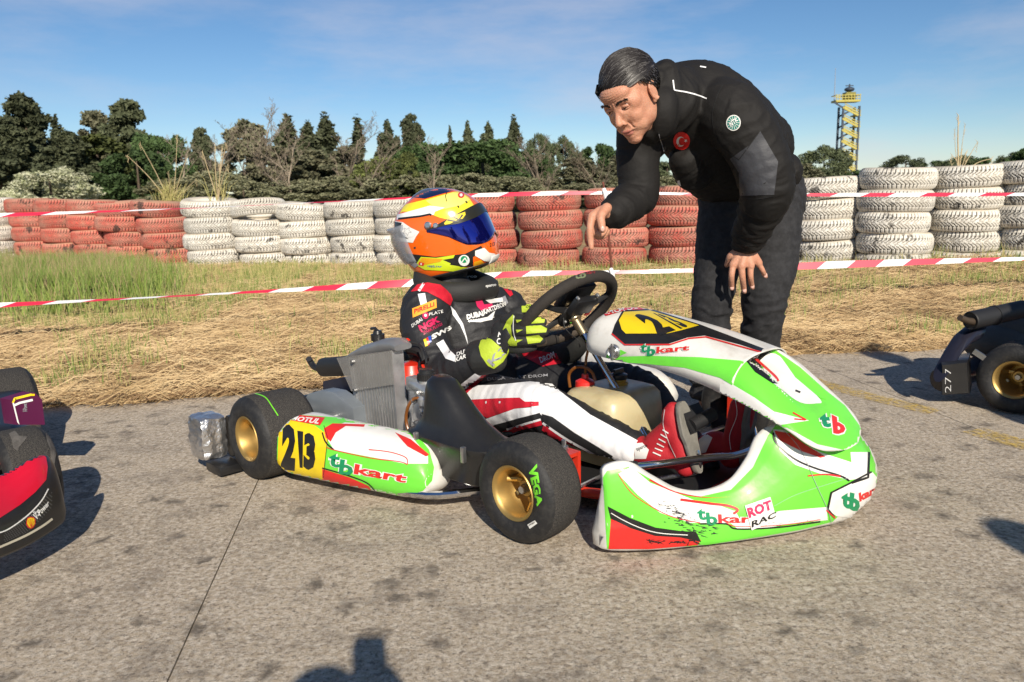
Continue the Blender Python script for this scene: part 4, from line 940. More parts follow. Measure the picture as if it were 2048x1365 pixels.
# seat ----------------------------------------------------------------
g = MB(); 
def seatf(u, v):
    t = lerp(-1.35, 1.35, v); s_ = u; a = lerp(-.52, -.98, s_) ; z = .045 + .02 * (1 - s_) + max(0, s_ - .45) ** 1.35 * .30
    wdt = lerp(.17, .20, s_); return k3(a - .02 * math.cos(t) , wdt * math.sin(t) * 1.0, z + .22 * (1 - math.cos(t)) * (.55 + .5 * math.sin(s_ * 2.6)))
g.grid(seatf, 24, 24); seat = g.build('seat', M_BLKM, kart, sharp=0); solid(seat, .005)

# engine side ----------------------------------------------------------
rad = bpy.data.objects.new('radiator', None); COL.objects.link(rad); rad.parent = kart
tl, tr_, br_, bl_ = [Vector(k3(*p)) for p in (kb(703, 712, .44), kb(788, 700, .44), kb(800, 868, .44), kb(724, 868, .44))]
def rq(u, v, o=0): return (bl_.lerp(br_, u)).lerp(tl.lerp(tr_, u), v) + Vector((0, -1, 0)) * o
g = MB(); g.loft([[rq(0, 0, -.03), rq(1, 0, -.03), rq(1, 1, -.03), rq(0, 1, -.03)], [rq(0, 0, .0), rq(1, 0, .0), rq(1, 1, .0), rq(0, 1, .0)]]); g.build('core', mat('radiator_dark', (.02, .02, .02), .7), rad, smooth=False)
nf = 13
for i in range(nf):
    u0 = .06 + .90 * i / nf; g = MB(); p = [rq(u0, .01), rq(u0 + .42 / nf, .01), rq(u0 + .42 / nf, .985), rq(u0, .985)]; g.loft([[x for x in p], [x + Vector((0, -.008, 0)) for x in p]]); g.build('fin', M_ALU, rad, smooth=False)
g = MB()
for j in range(60):
    v0 = .02 + j / 62; p = [rq(.06, v0), rq(.96, v0 + .004), rq(.96, v0 + .009), rq(.06, v0 + .005)]; g.loft([p, [x + Vector((0, -.001, 0)) for x in p]])
g.build('fin_mesh', mat('dull_fin', (.10, .10, .10), .6, .5), rad, smooth=False, kind='stuff')
g = MB()
for u0, u1 in ((-.02, .055), (.965, 1.01)): p = [rq(u0, -.02), rq(u1, -.02), rq(u1, 1), rq(u0, 1)]; g.loft([[x + Vector((0, .034, 0)) for x in p], [x + Vector((0, -.010, 0)) for x in p]])
g.build('side_plate', M_ALU, rad, sharp=30, kind='stuff')
M_CLR = mat('translucent_grey_film', (.42, .40, .37), .25, nz=(18, .6), col2=(.28, .26, .24), alpha=.34)
g = MB(); p = [rq(-.28, 1.0, .014), rq(-.02, .56, .014), rq(1.02, .60, .014), rq(1.04, 1.0, .014)]; g.loft([p, [x + Vector((0, -.002, 0)) for x in p]]); g.build('curtain', M_CLR, rad, smooth=False)
# header tank and cap
a1 = Vector(k3(*kb(697, 714, .44))); a2 = Vector(k3(*kb(795, 700, .44))); rings = []
for t, h_ in ((0, .006), (.08, .016), (.35, .036), (.72, .046), (.94, .040), (1.02, .02)):
    c_ = a1.lerp(a2, t); rings.append([c_ + Vector((0, .018 + .034 * math.copysign(abs(math.cos(w_)) ** .6, math.cos(w_)), h_ * (.5 + .5 * math.copysign(abs(math.sin(w_)) ** .6, math.sin(w_))) - .004)) for w_ in [k * 6.2832 / 16 for k in range(16)]])
g = MB(); g.loft(rings); g.build('header_tank', mat('grey_header_tank', (.34, .34, .35), .4, .6, nz=(14, .4)), rad, sharp=40)
q = Vector(k3(*kb(756, 682, .42))); g = MB(); g.lathe(q, (0, 0, 1), [(.017, -.012), (.017, 0), (.0225, .002), (.0225, .022), (.016, .024), (.013, .034), (0, .034)], 20); g.tube([q + Vector((0, 0, .032)), q + Vector((-.012, 0, .040)), q + Vector((-.034, 0, .036))], .005, n=8); g.build('cap', M_BLKP, rad)
for p_ in ((708, 723), (713, 780)):
    q = Vector(k3(*kb(*p_, .455))); g = MB(); g.lathe(q, (0, -1, 0), [(0, .012), (.006, .012), (.007, 0)], 8); g.build('bolt', M_STEEL, rad)
eng = bpy.data.objects.new('engine', None); COL.objects.link(eng); eng.parent = kart
g = MB(); g.box(k3(-.72, .33, .17), (.12, .07, .10), bev=.02); g.box(k3(-.60, .33, .13), (.07, .06, .06), bev=.015); g.build('crankcase', M_ALU, eng)
M_REDC = mat('red_engine_cover', (.72, .03, .01), .35, coat=.3)
c_ = Vector(k3(*kb(822, 742, .34))); g = MB(); g.lathe(c_ - Vector((0, 0, .06)), (0, 0, 1), [(0, 0), (.066, 0), (.068, .02), (.060, .05), (.052, .07), (.045, .085), (0, .09)], 24); g.build('cylinder_head', M_REDC, eng)
g = MB(); g.lathe(c_ - Vector((0, 0, .13)), (0, 0, 1), [(0, 0), (.058, 0), (.062, .07), (0, .07)], 20); g.build('cylinder', M_ALU, eng)
q0, q1_, q2_ = [Vector(k3(*kb(x, y, .36))) for x, y in ((797, 700), (797, 686), (815, 684))]
g = MB(); g.tube([q0, q1_, q2_], [.013, .015, .012], n=12); g.build('plug_cap', M_REDC, eng)
g = MB(); g.tube(pp([kb(818, 684, .36), kb(838, 690, .34), kb(845, 712, .34), kb(838, 730, .36), kb(852, 745, .40)], 20), .004, n=6); g.tube(pp([kb(818, 700, .33), kb(840, 705, .33), kb(850, 722, .33)], 14), .016, n=10); g.build('plug_lead', M_BLKM, eng)
c_ = Vector(k3(*kb(853, 760, .43))); cb_ = bpy.data.objects.new('carburettor', None); COL.objects.link(cb_); cb_.parent = kart
g = MB(); g.lathe(c_ - Vector((0, 0, .085)), (0, 0, 1), [(0, 0), (.018, 0), (.030, .01), (.032, .03), (.024, .04), (.0235, .085), (0, .085)], 24); g.box(c_ + Vector((-.05, 0, -.02)), (.03, .02, .022), bev=.006); g.tube([c_ + Vector((-.06, 0, -.02)), c_ + Vector((.07, -.02, -.035))], .022, n=16); g.build('body', M_ALU, cb_)
g = MB(); g.lathe(c_, (0, 0, 1), [(0, .03), (.018, .034), (.022, .030), (.023, .022), (.026, .020), (.027, .002), (.025, 0)], 24)
for j in range(24):
    t = j * math.pi / 12; g.box(c_ + Vector((math.cos(t) * .0268, math.sin(t) * .0268, .010)), (.0012, .0012, .009))
g.build('cap', M_BLKP, cb_, sharp=30, kind='stuff')
g = MB(); g.tube(pp([kb(853, 728, .43), kb(851, 712, .42), kb(846, 698, .40), kb(838, 688, .38)], 12), .0035, n=8); g.build('throttle_cable', M_BLKM, cb_)
g = MB(); c2_ = c_ - Vector((.012, -.01, .115)); g.lathe(c2_, (0, 0, 1), [(0, 0), (.020, .0), (.026, .01), (.028, .04), (0, .045)], 20); g.build('float_bowl', M_ALU, cb_)
g = MB(); g.tube(pp([kb(848, 800, .45), kb(830, 797, .46), kb(817, 812, .47), kb(812, 838, .47), kb(818, 862, .47), kb(832, 872, .46)], 26), .0052, n=10); g.build('brown_hose', M_BRN, cb_)
g = MB(); g.tube(pp([kb(842, 858, .44), kb(826, 842, .45), kb(826, 812, .45), kb(840, 800, .44)], 20), .003, n=8); g.build('clear_hose', M_ALU, cb_)
for (x, y) in ((838, 785), (846, 822), (836, 845), (828, 800), (856, 842)):
    q = Vector(k3(*kb(x, y, .455))); g = MB(); g.lathe(q, (0, -1, 0), [(0, .014), (.007, .014), (.009, .006), (.009, -.01)], 8); g.build('bolt', M_STEEL, cb_)
# airbox
def airbox():
    tab = [(.085, -.305, .13, .055), (.095, -.305, .150, .068), (.175, -.310, .163, .075), (.186, -.310, .172, .082), (.196, -.312, .172, .082), (.204, -.314, .150, .070), (.24, -.330, .112, .062), (.28, -.350, .082, .054), (.32, -.368, .060, .046), (.345, -.378, .042, .038), (.358, -.384, .022, .022)]
    rings = []
    for z, ca, ha, hb in tab:
        ring = []
        for j in range(36):
            t = 2 * math.pi * j / 36; c, s_ = math.cos(t), math.sin(t); e_ = .5 if z < .21 else .8; ring.append(k3(ca + math.copysign(abs(c) ** e_, c) * ha, .49 + math.copysign(abs(s_) ** e_, s_) * hb, z))
        rings.append(ring)
    g = MB(); g.loft(rings); return g.build('airbox', M_BLKP, kart, sharp=50)
ab = airbox()
for a in (-.20, -.40): g = MB(); g.box(k3(a, .575, .185), (.006, .006, .022), bev=.002); g.build('clip', M_STEEL, ab)
# chain guard
rings = []
for o_ in (-.03, -.024, .024, .03):
    f = .9 if abs(o_) > .028 else 1; ring = []
    for x, y in [(606, 830), (612, 805), (630, 785), (655, 778), (680, 783), (700, 797), (718, 815), (722, 850), (690, 858), (640, 856)]:
        p = kb(x, y, .47); ring.append(Vector(k3(p[0], .47 + o_, p[2])))
    c_ = sum(ring, Vector()) / len(ring); c_.y = ring[0].y; rings.append([c_ + (p - c_) * f for p in ring])
g = MB(); g.loft(rings); g.build('chain_guard', M_GUARD, kart, sharp=45)
# exhaust
e0, e1_ = Vector(k3(*kb(648, 735, .26))), Vector(k3(*kb(712, 731, .26))); ed = (e1_ - e0).normalized()
ex = bpy.data.objects.new('exhaust', None); COL.objects.link(ex); ex.parent = kart
g = MB(); g.lathe(e0, ed, [(.0, .006), (.030, .004), (.036, 0), (.038, .004), (.038, .30), (.03, .31), (0, .31)], 28); g.build('silencer', M_BLKM, ex, sharp=30)
g = MB(); g.tube(pp([kb(655, 737, .26), kb(640, 738, .26), kb(628, 734, .26), kb(621, 724, .26), kb(618, 718, .27)], 14), .0125, n=12); g.build('tail_pipe', mat('burnt_steel', (.05, .05, .055), .45, .7), ex)
g = MB(); g.tube(pp([(-.75, .25, .29), (-.66, .25, .30), (-.58, .28, .28), (-.58, .33, .25)], 14), .022, n=12); g.tube(pp([(-.98, .30, .20), (-.8, .28, .20), (-.7, .30, .19)], 10), .035, n=12); g.build('header_pipe', M_BLKM, ex)
g = MB(); P = [kb(660, 760, .35), kb(700, 752, .35), kb(718, 760, .35), kb(722, 778, .35), kb(660, 782, .35)]; g.loft([[Vector(k3(*p)) for p in P], [Vector(k3(p[0], p[1] + .03, p[2])) for p in P]]); g.build('engine_mount', mat('dark_blue_plastic', (.01, .015, .035), .35), kart)

# ------------------------------------------------------------------ print on the main kart
sk = Skin(podR, KM)
sk.poly([(554, 835), (575, 829), (640, 833), (760, 842), (828, 862), (858, 900), (868, 935), (864, 962), (846, 982), (815, 992), (780, 990), (700, 980), (554, 956)], C_GRN, .0008, 4)
sk.poly([(558, 862), (573, 838), (630, 852), (658, 872), (650, 920), (645, 970), (554, 957)], C_YEL, .0016, 4)
sk.poly([(575, 829), (650, 836), (640, 852), (572, 840)], C_RED, .0024, 5)
sk.poly([(645, 938), (700, 955), (738, 972), (752, 994), (700, 988), (645, 972)], C_RED, .0020, 4)
sk.poly([(660, 855), (690, 846), (760, 850), (820, 870), (856, 914), (856, 928), (810, 928), (760, 918), (668, 900), (650, 870)], C_WHT, .0018, 6)
sk.poly([(648, 858), (665, 848), (730, 850), (728, 855), (692, 853), (672, 866), (662, 884), (652, 876)], C_RED, .0028, 4)
sk.poly([(790, 866), (822, 880), (858, 910), (852, 914), (815, 894)], C_RED, .0028, 4)
sk.line([(645, 866), (652, 885), (668, 900)], 3, C_BLK, .003); sk.line([(654, 894), (668, 900), (740, 916), (800, 924), (815, 930)], 1.6, C_RED, .003); sk.line([(738, 900), (780, 905), (812, 916), (815, 930)], 1.8, C_RED, .003); sk.line([(645, 936), (700, 952), (738, 968), (756, 992)], 2.4, C_BLK, .003)
sk.line([(648, 852), (656, 876), (646, 966)], 1.2, C_BLK, .003, smooth=False)
sk.text('MOTUL', [(586, 833), (644, 839), (636, 849), (580, 841)], C_WHT, .0032, .03)
sk.text('2', [(566, 848), (595, 852), (590, 942), (562, 938)], C_BLK, .0026, .07); sk.text('1', [(595, 862), (607, 864), (606, 936), (600, 935)], C_BLK, .0026, .07); sk.text('3', [(609, 866), (632, 868), (631, 942), (607, 938)], C_BLK, .0026, .07)
tbkart(sk, [(660, 905), (820, 940), (810, 970), (656, 944)], .0024)
sk.done('side_graphics', kart)
sk = Skin(nose, KM)
sk.poly([(1206, 955), (1214, 942), (1258, 934), (1300, 958), (1345, 985), (1400, 994), (1462, 980), (1506, 935), (1536, 872), (1560, 838), (1660, 820), (1735, 850), (1765, 930), (1762, 975), (1700, 1010), (1665, 1044), (1600, 1060), (1520, 1074), (1400, 1092), (1214, 1098)], C_GRN, .0008, 4)
sk.poly([(1222, 1035), (1260, 1052), (1310, 1068), (1360, 1072), (1402, 1080), (1395, 1090), (1300, 1098), (1217, 1098)], C_RED, .0020, 4)
sk.poly([(1216, 1013), (1260, 1036), (1310, 1055), (1360, 1062), (1392, 1064), (1402, 1084), (1360, 1075), (1310, 1072), (1260, 1056), (1221, 1037)], C_BLK, .0022, 5)
sk.line([(1222, 1026), (1262, 1048), (1312, 1065), (1375, 1070)], 1.6, C_WHT, .0030)
sk.poly([(1236, 948), (1262, 934), (1300, 966), (1345, 1000), (1400, 1018), (1470, 1022), (1480, 1040), (1440, 1046), (1380, 1046), (1320, 1026), (1275, 990)], C_WHT, .0020, 4)
sk.line([(1236, 948), (1262, 985), (1300, 1012), (1345, 1034), (1400, 1046)], 1.6, C_RED, .0026)
sk.poly([(1300, 966), (1345, 984), (1400, 1006), (1440, 1012), (1466, 1022), (1440, 1026), (1390, 1016), (1340, 1000)], C_WHT, .0022, 5); sk.line([(1298, 960), (1350, 985), (1410, 996), (1465, 994)], 3.4, C_RED, .0030, taper=True); sk.line([(1360, 1000), (1420, 1008), (1455, 1012), (1475, 1020), (1466, 1028)], 5, C_RED, .0030)
sk.poly([(1400, 1046), (1480, 1040), (1560, 1022), (1652, 1014), (1655, 1040), (1590, 1046), (1520, 1058), (1475, 1058), (1460, 1046)], C_WHT, .0022, 4)
sk.line([(1400, 1048), (1452, 1048), (1474, 1058), (1560, 1054), (1640, 1043)], 3, C_BLK, .0030); sk.line([(1450, 1044), (1475, 1053), (1560, 1050), (1640, 1039)], 1.4, C_RED, .0032)
# upper band
sk.poly([(1545, 860), (1600, 862), (1690, 905), (1735, 905), (1738, 955), (1700, 960), (1640, 948), (1590, 930), (1560, 902)], C_WHT, .0020, 4)
sk.poly([(1562, 856), (1640, 880), (1700, 905), (1702, 925), (1640, 905), (1600, 885)], C_GRN, .0026, 4)
sk.poly([(1546, 862), (1580, 868), (1610, 890), (1650, 914), (1640, 916), (1600, 902), (1560, 882)], C_RED, .0032, 5); sk.line([(1546, 866), (1552, 886), (1585, 916), (1625, 935), (1680, 952), (1698, 962)], 3.6, C_BLK, .0032)
sk.line([(1548, 862), (1556, 884), (1588, 912), (1628, 931), (1682, 948)], 1.2, C_WHT, .0034); sk.line([(1615, 952), (1650, 949), (1680, 953)], 3, C_RED, .0034); sk.line([(1702, 966), (1735, 955), (1737, 905)], 4.5, C_BLK, .0034, smooth=False)
sk.poly([(1656, 1005), (1665, 985), (1700, 968), (1744, 945), (1757, 960), (1760, 988), (1752, 1000), (1700, 1035), (1672, 1032), (1656, 1020)], C_WHT, .0028, 5); sk.line([(1668, 1034), (1655, 1018), (1662, 985), (1698, 967), (1742, 944)], 3.6, C_BLK, .0034, smooth=False); sk.line([(1670, 1036), (1652, 1020)], 2.5, C_RED, .0036)
sk.text('tb', [(1682, 980), (1722, 990), (1716, 1026), (1682, 1012)], C_DGR, .0036, .06); sk.text('kart', [(1716, 986), (1756, 968), (1754, 984), (1718, 1004)], C_RED, .0036, .05)
tbkart(sk, [(1392, 1018), (1520, 1022), (1518, 1050), (1396, 1050)], .0030)
sk.poly([(1489, 1012), (1540, 994), (1552, 1038), (1502, 1060)], C_WHT, .0056, 3); sk.text('ROT', [(1492, 1017), (1540, 999), (1544, 1018), (1497, 1037)], C_PNK, .0066, .05); sk.text('RAC', [(1502, 1042), (1552, 1022), (1550, 1034), (1502, 1055)], C_BLK, .0066, .03)
# seams and scuffs
sk.line([(1565, 860), (1600, 900), (1632, 970), (1655, 1020), (1662, 1046)], 1.1, C_GRY, .0036); sk.line([(1548, 1012), (1590, 990), (1650, 970), (1700, 955)], 1.0, C_GRY, .0036)
r_ = random.Random(3)
for i in range(60):
    x = r_.gauss(1375, 26); y = 1040 + (x - 1340) * .25 + r_.gauss(0, 9); sk.line([(x, y), (x + r_.uniform(4, 16), y + r_.uniform(-1, 5))], r_.uniform(.8, 2.6), C_SCR, .0040, smooth=False, taper=True)
for i in range(40):
    x = r_.gauss(1345, 18); y = 1018 + (x - 1340) * .4 + r_.gauss(0, 4); sk.line([(x, y), (x + r_.uniform(3, 12), y + r_.uniform(0, 5))], r_.uniform(.6, 1.8), C_SCR, .0040, smooth=False, taper=True)
for i in range(26):
    x = r_.uniform(1500, 1690); y = r_.uniform(1046, 1056) - (x - 1500) * .06; sk.line([(x, y), (x + r_.uniform(2, 10), y + r_.uniform(-3, 1))], r_.uniform(.5, 1.2), C_SCR, .0044, smooth=False, taper=True)
for i in range(26):
    x = r_.uniform(1290, 1395); sk.line([(x, 1084 + r_.gauss(0, 3)), (x + r_.uniform(4, 18), 1084 + r_.gauss(0, 3))], r_.uniform(1.5, 4), C_BLK, .0036, smooth=False, taper=True)
sk.done('nose_graphics', kart)
g = MB(); bvn = bvh_of(nose); V = []; F = []; id_ = {}
for i in range(34):
    for j in range(14):
        b = -.215 - .0078 * i; z = .045 + (.195 - .045) * j / 13; h_ = bvn.ray_cast(Vector(k3(1.2, b, z)), Vector((-1, 0, 0)))
        if h_[0] is not None: id_[(i, j)] = len(V); V.append(h_[0] + Vector((.0012, 0, 0)))
for i in range(33):
    for j in range(13):
        q = [(i, j), (i + 1, j), (i + 1, j + 1), (i, j + 1)]
        if all(p_ in id_ for p_ in q): F.append(tuple(id_[p_] for p_ in q)); g.mi.append(1 if j < 3 else 0)
g.v = V; g.f = F; g.build('far_side_graphics', [C_GRN, C_RED], kart, sharp=0)
sk = Skin([hood], KM)
sk.poly([(1209, 723), (1222, 690), (1254, 706), (1236, 714), (1300, 712), (1400, 715), (1480, 722), (1560, 745), (1560, 830), (1510, 798), (1440, 756), (1370, 736), (1290, 728)], C_GRN, .0012, 4)
sk.poly([(1230, 650), (1245, 622), (1300, 618), (1400, 650), (1540, 703), (1535, 708), (1480, 690), (1410, 672), (1375, 676), (1338, 688), (1250, 688), (1224, 668)], C_BLK, .0020, 6)
sk.line([(1224, 668), (1250, 690), (1340, 690), (1378, 678), (1412, 675), (1480, 694), (1538, 710)], 2.6, C_RED, .0026, smooth=False)
sk.poly([(1238, 642), (1248, 625), (1300, 622), (1398, 652), (1362, 662), (1335, 668), (1252, 668), (1244, 660)], C_YEL, .0026, 5)
sk.text('2', [(1262, 628), (1300, 632), (1352, 662), (1320, 672)], C_BLK, .0032, .06); sk.text('13', [(1305, 627), (1322, 630), (1380, 654), (1362, 660)], C_BLK, .0032, .05)
sk.poly([(1199, 622), (1258, 611), (1290, 620), (1250, 622), (1212, 633)], C_RED, .0030, 4); sk.text('MOTUL', [(1213, 621), (1272, 612), (1276, 619), (1216, 630)], C_WHT, .0038, .03)
tbkart(sk, [(1282, 688), (1382, 685), (1378, 704), (1280, 714)], .0030)
sk.done('hood_graphics', kart)
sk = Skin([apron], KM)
sk.poly([(1440, 715), (1480, 715), (1550, 700), (1600, 735), (1650, 780), (1690, 812), (1725, 860), (1725, 888), (1700, 903), (1635, 889), (1575, 856), (1540, 850), (1440, 800)], C_GRN, .0010, 4)
sk.poly([(1440, 754), (1510, 796), (1548, 824), (1618, 842), (1562, 850), (1540, 846), (1440, 800)], C_WHT, .0018, 4); sk.line([(1585, 826), (1612, 841), (1588, 839)], 3, C_RED, .0024, smooth=False)
sk.poly([(1490, 718), (1550, 708), (1585, 745), (1640, 800), (1632, 808), (1600, 806), (1560, 778)], C_WHT, .0022, 5, smooth=True); sk.line([(1510, 718), (1548, 752), (1556, 764)], 5, C_RED, .0028); sk.poly([(1560, 712), (1600, 750), (1652, 800), (1640, 798), (1590, 756)], C_GRN, .0028, 5)
sk.poly([(1480, 708), (1545, 700), (1520, 722), (1524, 742), (1556, 768), (1545, 768), (1510, 745)], C_BLK, .0026, 3)  # shade inside the black plastic duct, painted as a flat black patch
sk.line([(1590, 782), (1600, 786)], 4, C_SCR, .003)
sk.text('t', [(1634, 824), (1660, 828), (1664, 858), (1640, 858)], C_WHT, .0024, .12); sk.text('b', [(1660, 828), (1692, 842), (1692, 872), (1664, 872)], C_WHT, .0024, .12)
sk.text('t', [(1636, 826), (1658, 830), (1662, 856), (1642, 856)], C_DGR, .0030, .06); sk.text('b', [(1662, 830), (1690, 844), (1690, 868), (1666, 870)], C_RED, .0030, .06)
sk.done('apron_graphics_and_duct_shade', kart)
C_VG = pr('print_tyre_green', (.16, .62, .02), .6)
M_WF = KM @ Matrix.Translation(WF.location); sk = Skin(tyF, M_WF)
sk.text('VEGA', [(1084, 930), (1082, 1013), (1058, 1010), (1060, 930)][0:4] if 0 else [(1074, 928), (1086, 1012), (1074, 1014), (1056, 936)], C_VG, .0012, .05)
sk.poly([(1055, 1050), (1070, 1041), (1075, 1047), (1060, 1058)], C_WHT, .0012, 4); [sk.line([(1058 + 2.4 * i, 1053 - 1.4 * i), (1060 + 2.4 * i, 1049 - 1.4 * i)], .9, C_BLK, .002, smooth=False) for i in range(5)]
sk.done('lettering', WF)
M_WR = KM @ Matrix.Translation(WR.location); sk = Skin(tyR, M_WR)
sk.text('VEGA', [(474, 942), (498, 950), (500, 958), (478, 950)], C_VG, .0012, .05); sk.line([(505, 786), (530, 795), (545, 815), (556, 832)], 2.2, C_VG, .0012)
sk.done('lettering', WR)
sk = Skin(swr, KM); sk.text('tb', [(1146, 544), (1172, 542), (1172, 556), (1150, 559)], pr('print_olive', (.16, .19, .10)), .0012, .03); sk.text('kart', [(1172, 541), (1192, 542), (1190, 547), (1172, 549)], pr('print_dull_red', (.25, .02, .03)), .0012, .02); sk.done('lettering', sw)
# ================================================================== PEOPLE
def blob(g, vox, smooth=6, name='b'):
    o = g.build(name, None, None, sharp=0); md = o.modifiers.new('r', 'REMESH'); md.mode = 'VOXEL'; md.voxel_size = vox; md.use_smooth_shade = True
    if smooth: ms = o.modifiers.new('s', 'SMOOTH'); ms.factor = .5; ms.iterations = smooth
    apply_mods(o); me = o.data; bpy.data.objects.remove(o)
    me.polygons.foreach_set('use_smooth', [True] * len(me.polygons)); me.name = name; return me
def limb(g, P, r, n=16, sc=(1, 1), steps=None):
    """closed rounded limb through points P (Vectors) with radii r"""
    q = spline([(*p, rad) for p, rad in zip(P, r)], steps or 8 * (len(P) - 1)); PP = [Vector(x[:3]) for x in q]; rr = [x[3] for x in q]
    # round the ends
    t0 = (PP[0] - PP[1]).normalized(); t1 = (PP[-1] - PP[-2]).normalized()
    PP = [PP[0] + t0 * rr[0] * .8, PP[0] + t0 * rr[0] * .5] + PP + [PP[-1] + t1 * rr[-1] * .5, PP[-1] + t1 * rr[-1] * .8]; rr = [rr[0] * .45, rr[0] * .82] + rr + [rr[-1] * .82, rr[-1] * .45]
    return g.tube(PP, rr, n=n, sc=sc)
def shift(me, fn):
    n = len(me.vertices); co = np.zeros(n * 3); no = np.zeros(n * 3); me.vertices.foreach_get('co', co); me.vertices.foreach_get('normal', no); co = co.reshape(-1, 3); no = no.reshape(-1, 3)
    for i in range(n):
        d = fn(Vector(co[i]), Vector(no[i]))
        if isinstance(d, Vector): co[i] += d
        else: co[i] += no[i] * d
    me.vertices.foreach_set('co', co.ravel()); me.update()
def folds(segs, amp=.006, seed=0, fa=20, fb=5):
    """cloth folds that run round each limb; segs = [(A, B, radius, amount)]"""
    def f(p, n):
        best = None
        for A, B, rad, am in segs:
            ab = B - A; t = max(0, min(1, (p - A).dot(ab) / ab.length_squared)); d = (p - A - ab * t).length / rad
            if best is None or d < best[0]: best = (d, ab.normalized(), t, am)
        ax = best[1]; t_ = p.dot(ax); q = (p - ax * t_) * fb + ax * (t_ * fa) + Vector((seed, 0, 0)); q += Vector((noise.noise(p * 7), noise.noise(p * 7 + Vector((5, 5, 5))), noise.noise(p * 7 + Vector((1, 9, 2))))) * .9
        a = 1 - abs(noise.noise(q)) * 2.6; b = 1 - abs(noise.noise(q * 2.1 + Vector((3, 3, 3)))) * 2.6; joint = .55 + .9 * abs(best[2] - .5)
        return amp * best[3] * joint * (max(-.3, a) ** 1 * .8 - .35 + .35 * max(-.3, b)) + .0
    return f
def V3(x, y, Y): return atY(x, y, Y)

# ------------------------------------------------------------------ the man bending over
M_SKIN = mat('skin', (.56, .28, .18), .50, nz=(28, .6, .4, .65), col2=(.46, .19, .115), bump=.45, bscale=180, sss=.12, spec=.4)
M_JKT = mat('black_softshell', (.0095, .0085, .0078), .74, bump=.25, bscale=120, nz=(4, .5), col2=(.015, .013, .012), spec=.3)
M_JKG = mat('grey_softshell', (.040, .041, .048), .6, bump=.25, bscale=120); M_DEN = mat('black_denim', (.013, .013, .015), .85, nz=(45, 1, .4, .65), col2=(.027, .027, .030), bump=.6, bscale=420)
M_HAIR = mat('dark_hair', (.022, .018, .016), .42, spec=.5); M_STITCH = mat('grey_thread', (.16, .16, .17), .8)
hipR, kneR, ankR = V3(1448, 425, 3.02), V3(1425, 600, 2.95), V3(1418, 778, 3.02); hipL, kneL, ankL = V3(1542, 415, 3.06), V3(1526, 600, 2.97), V3(1512, 778, 3.06)
pelv, mid, chest, neck = V3(1510, 385, 3.05), V3(1470, 300, 2.96), V3(1398, 228, 2.82), V3(1318, 190, 2.66)
shL, elL, wrL = V3(1462, 232, 2.66), V3(1533, 372, 2.64), V3(1493, 492, 2.78); shR, elR, wrR = V3(1285, 262, 2.70), V3(1278, 388, 2.66), V3(1222, 432, 2.55)
# jeans
g = MB(); limb(g, [hipR + Vector((.01, 0, .05)), hipR.lerp(kneR, .5) + Vector((.0, -.01, 0)), kneR, kneR.lerp(ankR, .5) + Vector((0, .02, 0)), ankR], [.105, .088, .075, .070, .066], 20)
limb(g, [hipL + Vector((-.01, 0, .05)), hipL.lerp(kneL, .5) + Vector((.015, -.01, 0)), kneL + Vector((.005, 0, 0)), kneL.lerp(ankL, .5) + Vector((.01, .02, 0)), ankL], [.122, .100, .083, .074, .068], 20)
g.ell(pelv + Vector((.01, .02, .0)), (.175, .15, .13)); g.ell(V3(1560, 395, 3.10), (.10, .11, .12)); g.ell(V3(1455, 395, 3.04), (.11, .12, .12)); limb(g, [pelv, pelv.lerp(mid, .6)], [.15, .15])
for a in (ankR, ankL): g.ell(a + Vector((0, 0, -.01)), (.078, .085, .035)); g.ell(a + Vector((.005, 0, .035)), (.080, .085, .028)); 
jme = blob(g, .0065, 5, 'jeans'); shift(jme, folds([(hipR, kneR, .09, .8), (kneR, ankR, .08, 1.5), (hipL, kneL, .1, .9), (kneL, ankL, .08, 1.5)], .0075, 2, 16, 4))
# jacket
g = MB(); limb(g, [pelv + Vector((.0, .0, .03)), mid, chest, chest.lerp(neck, .55) + Vector((0, 0, .0))], [.140, .186, .174, .12], 28, sc=(1, 1))
g.ell(mid + Vector((-.02, .02, -.03)), (.19, .17, .17)); g.ell(chest + Vector((-.02, 0, .02)), (.20, .17, .155)); g.ell(V3(1425, 200, 2.85), (.155, .14, .09)); g.ell(V3(1535, 300, 3.0), (.085, .14, .13)); g.ell(V3(1570, 345, 3.05), (.05, .12, .07))
g.ell(V3(1350, 200, 2.72), (.10, .11, .11)); g.ell(V3(1300, 255, 2.74), (.08, .10, .11))
limb(g, [shL + Vector((-.03, .08, .02)), shL, shL.lerp(elL, .5) + Vector((.015, -.01, .01)), elL, elL.lerp(wrL, .55) + Vector((.005, -.0, 0)), wrL + Vector((0, 0, .02))], [.11, .105, .095, .088, .068, .056], 20)
limb(g, [shR + Vector((.06, .04, .03)), shR, shR.lerp(elR, .5) + Vector((-.01, 0, 0)), elR, elR.lerp(wrR, .5), wrR + Vector((.012, 0, .008))], [.10, .085, .070, .066, .060, .050], 20)
# collar standing up round the neck
limb(g, [neck + Vector((.03, .02, -.03)), neck + Vector((.0, -.0, .0)), neck + Vector((-.018, -.01, .012))], [.115, .098, .086], 24)
limb(g, [V3(1388, 345, 2.84), V3(1372, 318, 2.78)], [.07, .06])
g.ell(V3(1330, 175, 2.66), (.062, .08, .085)); g.ell(V3(1322, 225, 2.60), (.058, .07, .085)); g.ell(V3(1298, 262, 2.62), (.044, .055, .042)); g.ell(V3(1330, 240, 2.68), (.05, .07, .07))
jk = blob(g, .0058, 5, 'jacket'); shift(jk, folds([(mid, chest, .2, .9), (pelv, mid, .2, 1.2), (chest, neck, .2, .7), (shL, elL, .1, .9), (elL, wrL, .07, 1.6), (shR, elR, .08, .9), (elR, wrR, .06, 1.3)], .0058, 5, 22, 8))
